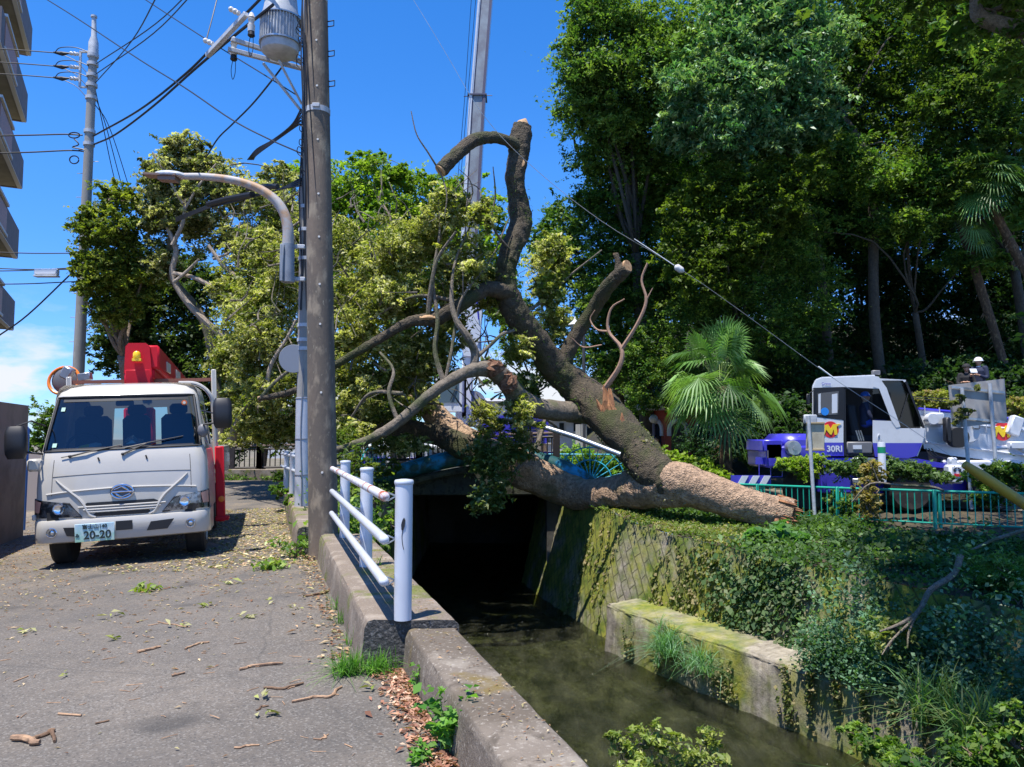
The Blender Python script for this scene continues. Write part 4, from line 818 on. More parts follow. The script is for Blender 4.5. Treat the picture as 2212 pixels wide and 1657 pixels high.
def cutface(x, y, Y, r, d, parent=None):
    r *= FT(x, Y) / Y; Y = FT(x, Y)
    """sawn disc facing direction d"""
    c = D(x, y, Y); d = np.array(d, float); d /= np.linalg.norm(d); mb = MB(); mb.tube([c - d * .04, c + d * .012], [r, r * .97], 18); return mb.build('sawn_face', M['cut'], ft, True)
mb = MB(); limb_px(mb, [(1122, 320, 18, 36), (1095, 304, 17.9, 24), (1060, 297, 17.8, 25), (1020, 305, 17.6, 29), (985, 335, 17.4, 29), (952, 368, 17.2, 31)], n=26, smooth=10); roughen(mb, .03, 7); mb.build('side_branch', M['bark_moss'], ft, True, angle=180); cutface(951, 369, 17.2, .155, (-.7, -.3, -.75))
cutface(1124, 352, 17.72, .11, (-.1, -1, .1)); cutface(1131, 500, 17.73, .07, (0, -1, 0))
mb = MB(); limb_px(mb, [(1100, 632, 17.9, 46), (1050, 625, 17.8, 31), (1000, 655, 17.7, 30), (945, 686, 17.6, 36), (925, 690, 17.6, 30), (880, 697, 17.6, 22), (810, 738, 17.5, 19), (720, 792, 17.4, 15), (640, 842, 17.3, 13), (560, 862, 17.2, 11)], n=20, wob=.06, smooth=10); roughen(mb, .03, 6); mb.build('long_branch', M['bark_moss'], ft, True, angle=180)
cutface(558, 862, 17.2, .06, (-1, -.4, -.3)); 
mb = MB(); c = D(925, 686, 17.42); mb.ball(c, (.2, .05, .05), 12, 6); mb.v[0] += rng.normal(size=mb.v[0].shape) * .012; mb.build('split_wood', M['cut'], ft, True)
mb = MB(); limb_px(mb, [(1290, 892, 17.3, 60), (1240, 890, 17.3, 50), (1170, 884, 17.3, 46), (1125, 862, 17.2, 48), (1090, 820, 17.2, 44), (1055, 797, 17.1, 38), (1005, 806, 17.1, 28), (930, 852, 17, 25), (860, 912, 16.9, 23), (800, 948, 16.8, 20), (735, 970, 16.7, 17), (660, 985, 16.6, 12)], n=28, wob=.06, smooth=12); roughen(mb, .04, 5); mb.build('arched_branch', M['bark_grey'], ft, True, angle=180)
mb = MB(); c = D(1062, 795, FT(1062, 16.95)); mb.ball(c, (.3, .16, .17), 14, 8); mb.v[0] += rng.normal(size=mb.v[0].shape) * .03; mb.ball(D(1098, 826, FT(1098, 16.95)), (.2, .14, .24), 14, 8); mb.v[1] += rng.normal(size=mb.v[1].shape) * .03
mb.build('torn_bark', pm('torn_bark', (.17, .08, .045), .95, var=((12, (.35, .2, .12), .5, .65),), bm=(20, 1, .05)), ft, True, smooth=False)
mb = MB(); limb_px(mb, [(1212, 806, 17.5, 46), (1224, 765, 17.4, 34), (1250, 715, 17.3, 30), (1280, 672, 17.2, 30), (1308, 625, 17.1, 31), (1353, 578, 17, 30)], n=26, smooth=10); limb_px(mb, [(1335, 597, 17, 22), (1335, 570, 17, 14), (1330, 548, 17, 12)], n=8); roughen(mb, .03, 7); mb.build('right_limb', M['bark_moss'], ft, True, angle=180)
cutface(1356, 575, 17, .145, (.8, -.8, .2)); cutface(1330, 547, 17, .06, (-.1, -.2, 1))
mb = MB(); 
P0 = D(1318, 905, FT(1318, 16.9))
for k in range(13):
    a = rng.uniform(-.15, .17); q = P0 + np.array((a, rng.uniform(-.1, .1), 0)); t = q + np.array((-.12 + rng.uniform(-.08, .08), rng.uniform(-.05, .05), rng.uniform(.55, 1.05) - abs(a) * 2)); mb.tube([q, (q + t) / 2 + rng.normal(size=3) * .02, t], [.12, .085, .012], 5)
for k in range(8):
    q = D(1345 + k * 7, 912 + k * 11, FT(1345, 16.75)); mb.tube([q, q + np.array((rng.uniform(-.12, .05), 0, rng.uniform(.1, .3)))], [.07, .01], 5)
mb.build('broken_stub', M['splinter'], ft, True, smooth=False)
# shattered root end
E = D(1702, 1116, 17.0); dr = E - D(1600, 1088, FT(1600, 15.9)); dr /= np.linalg.norm(dr)
mb = MB(); sd1 = np.cross(dr, (0, 0, 1.)); sd1 /= np.linalg.norm(sd1); sd2 = np.cross(sd1, dr)
for k in range(150):
    a = rng.uniform(0, 6.283); r_ = .42 * math.sqrt(rng.random()); o_ = sd1 * math.cos(a) * r_ + sd2 * math.sin(a) * r_; ln_ = rng.uniform(.01, .13) + (.16 if rng.random() < .12 else 0); q = rng.uniform(.018, .05); mb.tube([E + o_ - dr * .3, E + o_ + dr * ln_ * .4, E + o_ + dr * ln_ + rng.normal(size=3) * .012], [q, q * .8, q * .15], 5)
mb.build('shattered_end', M['splinter'], ft, True, smooth=False)
mb = MB(); c = D(1665, 1150, 16.8); mb.ball(c, (.16, .08, .09), 10, 6); mb.v[0] += rng.normal(size=mb.v[0].shape) * .012
mb.build('heartwood', pm('ochre_heartwood', (.42, .24, .08), .9, var=((9, (.3, .15, .05), .4, .6),)), ft, True)
# bare twigs and thin branches of the fallen crown
mb = MB()
TW = [[(1305, 842, 17, 13), (1339, 790, 17, 11), (1342, 752, 17, 9), (1314, 714, 17, 7), (1320, 667, 17, 5), (1349, 646, 17, 3)], [(1342, 755, 17, 9), (1377, 699, 17, 8), (1396, 649, 17, 7), (1386, 605, 17, 5), (1399, 568, 17, 5)], [(1316, 716, 17, 5), (1290, 712, 17, 4), (1275, 690, 17, 3), (1285, 670, 17, 2)], [(1300, 745, 17, 3), (1260, 750, 17, 3), (1235, 730, 17, 2)], [(1396, 649, 17, 4), (1410, 622, 17, 2)]]
for t in TW: limb_px(mb, t, n=7, smooth=4)
mb.build('dead_branch', pm('bare_pink_twig', (.36, .22, .15), .8, bm=(20, .5, .01)), ft, True)
mb = MB()
TW = [[(1022, 800, 17.1, 20), (1026, 762, 17.1, 19), (1008, 725, 17.1, 17), (985, 690, 17.2, 14), (975, 640, 17.3, 9), (985, 560, 17.5, 6), (1020, 480, 17.8, 4)], [(1026, 775, 17.1, 9), (1060, 745, 17, 8), (1085, 722, 17, 7), (1110, 714, 17, 6)], [(960, 830, 17.2, 12), (940, 760, 17.3, 11), (945, 690, 17.4, 10), (935, 600, 17.5, 7), (950, 500, 17.6, 5), (946, 420, 17.7, 3)], [(960, 830, 17.2, 8), (975, 760, 17.3, 8), (985, 700, 17.4, 7), (1000, 640, 17.4, 6), (1060, 560, 17.6, 4), (1100, 470, 17.8, 3)], [(1100, 690, 17.9, 9), (1175, 650, 18.2, 7), (1225, 600, 18.6, 5), (1300, 540, 19, 3)], [(925, 688, 17.5, 14), (930, 630, 17.4, 11), (945, 560, 17.3, 8), (985, 500, 17.2, 5)], [(1000, 655, 17.7, 9), (930, 640, 17.7, 8), (880, 645, 17.8, 6), (800, 690, 17.9, 5)], [(950, 370, 17.2, 5), (925, 330, 17.1, 4), (900, 290, 17, 3), (888, 240, 17, 2)], [(950, 368, 17.2, 4), (965, 420, 17.1, 3), (960, 470, 17.1, 3)], [(1120, 560, 17.8, 5), (1065, 490, 17.6, 5), (1070, 420, 17.5, 4), (1065, 360, 17.4, 2)],
      [(1178, 905, 19.6, 9), (1160, 960, 19.4, 9), (1120, 1010, 19.2, 8), (1070, 1060, 19.0, 6), (1040, 1080, 18.9, 3)], [(1178, 905, 19.6, 6), (1205, 925, 19.6, 5), (1215, 940, 19.6, 3)], [(860, 912, 16.9, 10), (840, 850, 17, 9), (850, 800, 17.2, 7), (820, 760, 17.5, 5)], [(870, 850, 17, 9), (800, 850, 17.2, 8), (760, 900, 17.4, 5)], [(1200, 660, 18.4, 4), (1150, 600, 18.4, 3)], [(560, 862, 17.2, 8), (600, 820, 17.4, 7), (640, 790, 17.6, 6)]]
for t in TW: limb_px(mb, t, n=8, smooth=5)
# random fine limbs inside the crown
for k in range(330):
    x, y = rng.uniform(480, 1090), rng.uniform(420, 900); Y = rng.uniform(17, 22); a = rng.uniform(-2.6, -.3); L_ = rng.uniform(30, 110); p = [(x, y, Y, rng.uniform(1.5, 6))]
    for s_ in range(3): a += rng.normal() * .4; x += math.cos(a) * L_ / 3; y += math.sin(a) * L_ / 3; Y += rng.normal() * .3; p.append((x, y, Y, p[-1][3] * .6))
    limb_px(mb, p, n=5, smooth=2)
mb.build('branches', M['bark_grey'], ft, True)
BL = [(890, 520, 18.5, 70, 60), (960, 460, 18, 55, 50), (830, 560, 19.5, 60, 70), (1010, 560, 18, 50, 60), (1040, 470, 17.5, 35, 40), (1060, 620, 19, 40, 50), (960, 620, 18.5, 60, 50), (870, 650, 18.5, 60, 50), (780, 620, 20, 55, 60), (920, 740, 19, 55, 50), (800, 720, 19.5, 50, 50), (770, 800, 19.5, 50, 50), (860, 810, 20, 50, 45), (990, 700, 18.5, 35, 40), (1050, 900, 20.5, 35, 40), (900, 860, 21.5, 45, 35), (610, 640, 19.5, 70, 60), (560, 560, 21, 50, 60), (500, 760, 21, 50, 50), (520, 840, 21, 50, 50), (640, 780, 21, 40, 50), (640, 600, 21, 40, 50), (790, 850, 18.5, 50, 40), (860, 760, 18.5, 50, 45), (760, 700, 18.5, 45, 50), (900, 800, 19, 45, 35), (820, 640, 18, 50, 45), (950, 780, 18.6, 35, 35), (840, 960, 20, 45, 22), (560, 720, 18.5, 50, 50), (620, 560, 18.6, 40, 50), (520, 940, 20, 45, 30), (590, 740, 19, 70, 60), (540, 680, 20, 60, 60), (600, 850, 18.5, 65, 50), (560, 800, 19, 50, 50), (545, 900, 19, 50, 45), (620, 920, 19.5, 50, 40), (760, 930, 17.5, 45, 30), (745, 890, 19, 40, 40), (640, 500, 22, 60, 50), (740, 520, 21, 45, 60), (1120, 750, 18.5, 30, 40), (1100, 830, 18.5, 30, 35), (1130, 890, 18, 35, 40), (1180, 620, 20, 40, 40), (1200, 700, 20, 35, 40), (1190, 560, 20.5, 40, 50), (830, 890, 21, 40, 25), (510, 620, 21.5, 45, 50), (900, 960, 19, 35, 25)]
C, col, CC = cluster(blobs_px(BL), 270000, per=24, spread=.26, shell=.2, pal='fallen')
leafmesh('foliage', C, .09, col, M['leaf'], ft, asp=.42)
BL = [(1075, 980, 19.2, 55, 50), (1060, 1050, 18.9, 40, 45), (1035, 1080, 18.8, 32, 30), (1120, 960, 19.4, 45, 35), (1150, 830, 19.8, 30, 40), (1140, 880, 19.7, 28, 30), (1110, 905, 19.6, 30, 25), (1045, 995, 19.1, 30, 40)]
C, col, CC = cluster(blobs_px(BL), 12000, per=14, spread=.25, shell=.1, pal=[(.07, .12, .03), (.13, .18, .04), (.3, .33, .14), (.09, .15, .03)]); leafmesh('hanging_foliage', C, .105, col, M['leaf_shiny'], ft, asp=.45, droop=.8)
# ferny shoots on the bark
def along(P, n, r):
    P = [(p[0], p[1], FT(p[0], p[2]), p[3]) for p in P]; P = np.array([np.append(D(*p[:3]), p[3] * px(p[2]) / 2) for p in P]); Q, _ = smooth_path(P[:, :3], P[:, 3], 8); i = rng.integers(0, len(Q), n); v = rng.normal(size=(n, 3)); v /= np.linalg.norm(v, axis=1)[:, None]; return Q[i] + v * np.interp(i, np.arange(len(Q)), np.repeat(P[:, 3], 8)[:len(Q)])[:, None] * r
C = along([(1378, 975, 17, 92), (1296, 882, 17.3, 92), (1200, 796, 17.6, 66), (1122, 688, 17.9, 60), (1092, 595, 18, 46), (1124, 490, 18, 54), (1112, 390, 18, 44)], 1100, 1.02)
leafmesh('bark_fern', C, .11, pick('mid', len(C)), M['leaf'], ft, asp=.16, droop=.6)
C = along([(1415, 1025, 16.8, 92), (1378, 975, 17, 92), (1330, 925, 17.3, 92), (1450, 1060, 16.7, 100)], 2400, 1.0); leafmesh('bark_vine', C, .05, pick([(.2, .22, .12), (.3, .28, .18), (.1, .12, .05)], len(C)), M['leaf'], ft, asp=.8)
FALL = False
# ================================================================== STANDING TREES
def tree(label, base, blobs, n, pal, size=.1, name='broadleaf_tree', trunk=None, r0=.25, per=24, spread=.28, shell=.45, asp=.48, mat='leaf', bark='bark', group=None, nlimb=22, droop=0., cat='tree'):
    t = thing(name, label, cat, base, group=group); B = blobs_px(blobs)
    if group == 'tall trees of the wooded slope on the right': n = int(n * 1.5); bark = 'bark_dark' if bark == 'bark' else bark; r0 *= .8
    C, col, CC = cluster(B, n, per=per, spread=spread, shell=shell, pal=pal)
    mb = MB(); base = np.array(base, float); cen = np.mean([b[0] for b in B], 0)
    fork = trunk[-1] if trunk is not None else base * .45 + cen * .55
    tp_ = [base] + (trunk if trunk is not None else [base * .7 + fork * .3 + rng.normal(size=3) * .15, fork])
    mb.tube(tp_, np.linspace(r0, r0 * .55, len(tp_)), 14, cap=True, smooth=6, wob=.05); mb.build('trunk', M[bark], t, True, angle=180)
    mb = MB(); limbs(mb, fork, [b[0] for b in B], r0 * .26, 6)
    for i in rng.choice(len(CC), min(nlimb, len(CC)), replace=False):
        k_ = np.argsort([np.linalg.norm(b[0] - CC[i]) for b in B])[0]; limbs(mb, B[k_][0], [CC[i]], r0 * .10, 5)
    for b in B:
        near = CC[np.linalg.norm((CC - b[0]) / np.array(b[1]), axis=1) < 1.1]
        if len(near): limbs(mb, b[0], near[rng.choice(len(near), min(7, len(near)), replace=False)], r0 * .09, 4, bend=.1)
    mb.build('branches', M[bark], t, True)
    leafmesh('crown', C, size, col, M[mat], t, asp=asp, droop=droop); return t
G_ = 'trees behind the fallen trunk on the far side of the street'
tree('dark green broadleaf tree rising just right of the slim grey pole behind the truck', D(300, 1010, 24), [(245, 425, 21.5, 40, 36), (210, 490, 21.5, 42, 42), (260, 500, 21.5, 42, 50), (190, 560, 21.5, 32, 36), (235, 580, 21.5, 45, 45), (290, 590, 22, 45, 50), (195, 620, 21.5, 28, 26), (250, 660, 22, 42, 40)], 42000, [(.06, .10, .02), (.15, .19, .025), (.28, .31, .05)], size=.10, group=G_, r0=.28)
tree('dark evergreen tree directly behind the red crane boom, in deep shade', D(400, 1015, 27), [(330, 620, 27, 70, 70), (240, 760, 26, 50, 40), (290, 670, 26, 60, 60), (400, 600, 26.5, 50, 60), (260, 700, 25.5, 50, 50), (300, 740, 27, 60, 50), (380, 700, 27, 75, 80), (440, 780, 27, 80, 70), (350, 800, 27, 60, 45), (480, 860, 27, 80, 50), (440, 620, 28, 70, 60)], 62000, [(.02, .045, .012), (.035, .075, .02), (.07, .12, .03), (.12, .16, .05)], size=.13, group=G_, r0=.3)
tree('wind tossed olive tree with pale leaf undersides behind the street lamp arm', D(480, 1000, 22), [(400, 320, 22, 45, 32), (380, 370, 22, 60, 35), (470, 370, 22, 50, 30), (340, 400, 22, 40, 35), (420, 430, 22, 60, 40), (520, 410, 22, 60, 40), (580, 440, 22, 50, 50), (360, 470, 22, 45, 45), (450, 500, 23, 60, 45), (540, 520, 22, 60, 50), (600, 380, 23, 35, 30), (350, 560, 22, 40, 45), (330, 450, 22, 30, 50)], 75000, 'tossed', size=.10, group=G_, r0=.15, trunk=[D(450, 720, 22), D(372, 600, 22), D(368, 520, 22), D(385, 440, 22)], bark='bark_grey', nlimb=50, spread=.24)
mb = MB()
for P in ([(352, 440, 21.6, 7), (362, 490, 21.6, 10), (380, 540, 21.6, 12), (372, 590, 21.6, 13), (395, 640, 21.6, 14), (440, 690, 21.6, 15), (500, 740, 21.6, 16)], [(400, 430, 21.5, 6), (395, 480, 21.5, 9), (372, 530, 21.5, 10)], [(375, 590, 21.5, 8), (420, 600, 21.4, 9), (470, 625, 21.3, 10), (530, 645, 21.2, 12), (600, 655, 21.2, 14)], [(450, 530, 21.4, 7), (480, 570, 21.4, 9), (520, 610, 21.4, 10), (560, 680, 21.4, 12), (590, 760, 21.4, 15), (600, 830, 21.4, 17)], [(430, 560, 21.3, 5), (400, 590, 21.3, 8), (375, 610, 21.3, 8)], [(520, 480, 21.4, 5), (500, 540, 21.4, 6), (460, 560, 21.4, 6)], [(640, 690, 18, 5), (620, 730, 18, 7), (585, 790, 18, 9), (575, 850, 18, 11)], [(540, 740, 19, 8), (580, 790, 19, 11), (560, 850, 19, 14), (520, 900, 19, 17), (500, 950, 19, 20)], [(330, 330, 21.4, 4), (360, 380, 21.4, 5), (395, 440, 21.4, 6)], [(470, 350, 21.4, 4), (430, 400, 21.4, 5), (400, 450, 21.4, 6)]): limb_px(mb, P, n=9, smooth=5)
mb.build('twisted_limbs', M['bark_pale'], bpy.data.objects['broadleaf_tree.002'], True)
tree('bright green camphor tree behind the tall utility pole', D(700, 985, 40), [(650, 420, 40, 60, 60), (730, 400, 40, 60, 55), (800, 370, 40, 55, 40), (770, 440, 40, 70, 60), (700, 520, 40, 80, 70), (820, 480, 40, 70, 70), (620, 560, 40, 70, 60), (740, 620, 40, 90, 60)], 42000, 'camphor', size=.2, group=G_, r0=.45)
tree('broad bright green camphor tree left of the white crane boom', D(940, 985, 42), [(870, 400, 42, 55, 45), (930, 420, 42, 55, 45), (990, 410, 42, 45, 40), (900, 490, 42, 70, 60), (980, 500, 42, 65, 70), (1050, 460, 42, 45, 50), (1060, 560, 42, 50, 70), (950, 590, 42, 80, 60), (1080, 640, 42, 40, 60), (860, 600, 42, 70, 60)], 46000, 'camphor', size=.2, group=G_, r0=.45)
tree('pale open tree seen through the fork of the fallen trunk beside the clock', D(1175, 985, 36), [(1180, 640, 36, 40, 40), (1130, 690, 36, 40, 40), (1190, 710, 36, 35, 35), (1100, 760, 36, 35, 40), (1060, 800, 36, 25, 30), (1150, 770, 36, 25, 25), (1225, 760, 36, 30, 30)], 11000, [(.07, .13, .03), (.12, .2, .04), (.2, .26, .08)], size=.16, group=G_, r0=.22)
tree('shaded tree low behind the brown street railing', D(560, 1010, 28), [(520, 930, 28, 60, 40), (600, 940, 28, 60, 40), (650, 900, 28, 50, 50), (470, 900, 28, 40, 40), (700, 850, 28, 50, 50)], 13000, 'mid', size=.14, group=G_, r0=.2)
tree('shaded tree between the two halves of the bridge railing, behind the trunk', D(860, 1000, 27), [(800, 850, 27, 60, 60), (880, 800, 27, 55, 60), (760, 760, 27, 55, 60), (850, 700, 27, 60, 60), (780, 920, 27, 50, 40), (870, 900, 27, 45, 35)], 22000, 'forest', size=.13, group=G_, r0=.3)
tree('small leafy tree beyond the grey garden wall, left of the truck', D(90, 1040, 24), [(95, 900, 24, 30, 40), (80, 950, 24, 25, 40), (105, 940, 24, 20, 50)], 3500, 'mid', size=.11, group=G_, r0=.08)
# wooded hillside on the right
G2 = 'tall trees of the wooded slope on the right'
tree('tallest slope tree at the left edge of the wood, feathery crown against the sky', (5.5, 31, .8), [(1290, 60, 27, 70, 60), (1380, 40, 27, 80, 60), (1250, 130, 27, 60, 50), (1340, 150, 27, 90, 70), (1260, 230, 28, 65, 60), (1440, 120, 27, 90, 70), (1340, 260, 28, 90, 60), (1300, 340, 29, 70, 50), (1420, 220, 28, 90, 70), (1500, 50, 27, 90, 60), (1290, -20, 27, 60, 40), (1380, 330, 29, 80, 60)], 84000, [(.07, .15, .03), (.14, .24, .05), (.24, .33, .07), (.05, .11, .03)], size=.12, group=G2, r0=.45, nlimb=60, shell=.35)
tree('dark layered tree just above the sawn right limb of the fallen trunk', (5.0, 32, .5), [(1230, 470, 30, 55, 40), (1310, 440, 30, 70, 45), (1180, 520, 30, 45, 40), (1250, 550, 30, 80, 50), (1350, 520, 30, 80, 50), (1420, 460, 30, 70, 50), (1200, 600, 30, 40, 35), (1310, 620, 30, 80, 60), (1290, 700, 30, 60, 50), (1390, 620, 30, 70, 60), (1330, 780, 30, 70, 50)], 58000, 'forest', size=.12, group=G2, r0=.4, nlimb=50)
tree('blue green large leaved tree high in the middle of the wood', (12.5, 30, 1.0), [(1560, 90, 25.5, 90, 70), (1640, 60, 25.5, 90, 70), (1500, 190, 25.5, 80, 70), (1600, 190, 25.5, 100, 70), (1700, 140, 25.5, 90, 80), (1560, 290, 25.5, 80, 50), (1650, 280, 25.5, 80, 60), (1480, 280, 26, 60, 50), (1740, 60, 25.5, 80, 60), (1760, 240, 25.5, 60, 60), (1650, -20, 25.5, 120, 50)], 60000, 'teal', size=.17, group=G2, r0=.26, asp=.38, mat='leaf_shiny', droop=1., nlimb=60, shell=.3, trunk=[np.array((12.2, 29.5, 5)), np.array((11.2, 28, 9)), np.array((9.6, 26.5, 12))])
tree('yellow green leaning tree in the middle of the wood', (9, 29, .6), [(1560, 400, 26, 80, 60), (1640, 440, 26, 90, 60), (1500, 450, 26, 60, 60), (1580, 520, 26, 90, 60), (1700, 380, 26, 90, 60), (1520, 600, 26, 60, 60), (1480, 540, 26, 50, 50)], 36000, [(.05, .09, .015), (.09, .14, .02), (.16, .22, .03)], size=.12, group=G2, r0=.3)
tree('dark shrubby tree hung with fine leaves behind the palm', (8, 29, .5), [(1600, 620, 27, 80, 70), (1680, 560, 27, 80, 60), (1520, 700, 27, 70, 60), (1650, 700, 27, 80, 70), (1420, 740, 28, 60, 60), (1400, 820, 28, 50, 60), (1470, 800, 28, 60, 60), (1740, 640, 27, 70, 70)], 48000, 'forest', size=.09, group=G2, r0=.25, shell=.3)
tree('forked trunk tree standing in the dark centre of the wood', (14.3, 29, 1.0), [(1700, 320, 29, 60, 50), (1800, 200, 29, 100, 70), (1880, 120, 29, 110, 80), (1900, 260, 29, 110, 70), (1960, 40, 29, 120, 70), (1800, 60, 29, 100, 60), (2000, 180, 29, 100, 70)], 46000, [(.04, .08, .02), (.08, .14, .03), (.13, .19, .03)], size=.13, group=G2, r0=.27, trunk=[D(1890, 700, 28), D(1885, 420, 28), D(1865, 320, 28), D(1820, 250, 28)], bark='bark', nlimb=60)
tree('deep green tree with drooping sprays at the far right of the wood', (19.5, 28, .8), [(2080, 60, 26, 110, 80), (2150, 160, 26, 110, 80), (2060, 220, 26, 90, 60), (2180, 290, 26, 90, 70), (2120, 380, 26, 80, 50), (2200, 60, 26, 80, 80), (2230, 440, 26, 50, 60), (2020, 330, 27, 80, 50)], 44000, [(.04, .09, .02), (.08, .14, .025), (.14, .2, .035)], size=.13, group=G2, r0=.35)
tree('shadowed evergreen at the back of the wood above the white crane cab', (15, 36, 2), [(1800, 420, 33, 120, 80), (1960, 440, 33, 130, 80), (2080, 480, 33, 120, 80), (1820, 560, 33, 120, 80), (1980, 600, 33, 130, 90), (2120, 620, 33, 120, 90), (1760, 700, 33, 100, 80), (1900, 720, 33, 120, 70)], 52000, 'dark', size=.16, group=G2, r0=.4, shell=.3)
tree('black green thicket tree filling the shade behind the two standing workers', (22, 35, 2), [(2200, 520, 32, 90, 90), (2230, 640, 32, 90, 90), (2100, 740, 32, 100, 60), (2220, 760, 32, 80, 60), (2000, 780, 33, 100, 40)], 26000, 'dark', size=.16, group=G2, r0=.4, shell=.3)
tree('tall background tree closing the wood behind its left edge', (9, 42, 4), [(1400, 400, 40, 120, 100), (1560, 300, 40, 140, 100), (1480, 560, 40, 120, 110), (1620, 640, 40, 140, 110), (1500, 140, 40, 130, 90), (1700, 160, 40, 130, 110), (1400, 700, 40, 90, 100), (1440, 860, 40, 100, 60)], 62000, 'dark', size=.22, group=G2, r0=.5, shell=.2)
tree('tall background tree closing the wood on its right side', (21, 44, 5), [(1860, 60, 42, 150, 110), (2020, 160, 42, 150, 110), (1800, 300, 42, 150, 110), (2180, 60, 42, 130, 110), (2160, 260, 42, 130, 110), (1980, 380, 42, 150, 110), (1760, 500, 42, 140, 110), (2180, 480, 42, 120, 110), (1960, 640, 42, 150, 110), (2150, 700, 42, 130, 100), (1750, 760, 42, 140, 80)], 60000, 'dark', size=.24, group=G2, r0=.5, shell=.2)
tree('middle canopy tree filling the wood between the feathery crown and the forked trunk', (12, 33, 2), [(1500, 340, 31, 90, 70), (1620, 330, 31, 90, 70), (1720, 300, 31, 90, 70), (1440, 400, 31, 80, 60), (1560, 440, 31, 90, 60), (1760, 420, 31, 90, 70), (1660, 480, 31, 90, 60), (1440, 620, 31, 80, 60), (1840, 500, 31, 90, 70)], 60000, [(.02, .06, .014), (.04, .10, .02), (.08, .16, .03)], size=.14, group=G2, r0=.3)
tree('sunlit lower canopy tree reaching over the dark interior at the right', (17, 30, 1.5), [(1780, 330, 27, 80, 40), (1900, 380, 27, 110, 40), (2020, 400, 27, 100, 40), (1960, 480, 27, 90, 30), (2100, 560, 27, 70, 30), (1720, 480, 27, 80, 40)], 34000, 'forest', size=.12, group=G2, r0=.25)
# canopy above the right bank: stands beyond the right edge of the picture, limbs reach in at the top right corner
t = tree('overhanging tree at the top right corner whose bare crooked limb enters the picture', (15.5, 11, -.4), [(2150, 20, 12, 70, 50), (2230, 120, 12, 60, 80), (2060, -20, 12.5, 80, 40), (2290, 260, 12, 60, 90), (1930, -60, 12.5, 80, 50), (2240, 480, 12, 40, 60), (2260, 700, 12, 50, 50)], 6500, [(.05, .1, .02), (.1, .17, .03), (.17, .24, .04)], size=.11, group=None, r0=.35, nlimb=10, trunk=[np.array((14.8, 11, 3)), np.array((13.5, 11.5, 5.5)), np.array((12, 12, 7.5))])
mb = MB(); limb_px(mb, [(2330, 40, 12, 44), (2212, 62, 12, 40), (2150, 50, 12, 34), (2112, 30, 12, 30), (2105, -20, 12, 20), (2080, -80, 12, 16)], n=14); mb.build('crooked_limb', M['bark_grey'], t, True, angle=180)
C = []
for (cx, cy, cz, r_) in [(sx_ - 2.3, sy_ - 2.8, 10.8 + .3 * math.sin(sx_ * 9), r_) for sx_, sy_, r_ in ((6.9, 12.3, 1.2), (8.6, 13.6, 1.5), (7.4, 10.2, 1.4), (6.6, 8.6, 1.2), (9.3, 9.2, 1.6), (10.2, 11.7, 1.5), (11, 15, 1.7), (9.3, 6.6, 1.6), (12.5, 13.5, 1.7), (8.9, 15.8, 1.2), (7.0, 14.9, .7), (11.8, 9, 1.7), (5.9, 10.6, .7), (7.6, 6.6, 1.3), (13, 17, 1.8))]: C.append((np.array((cx, cy, cz)), (r_, r_, r_ * .5)))
Cc, col, CC = cluster(C, 80000, per=40, spread=.4, shell=.1, pal='forest'); leafmesh('canopy', Cc, .18, col, M['leaf'], t); mb = MB(); limbs(mb, (12, 12, 7.5), [c[0] for c in C], .14); mb.build('high_limbs', M['bark'], t, True)
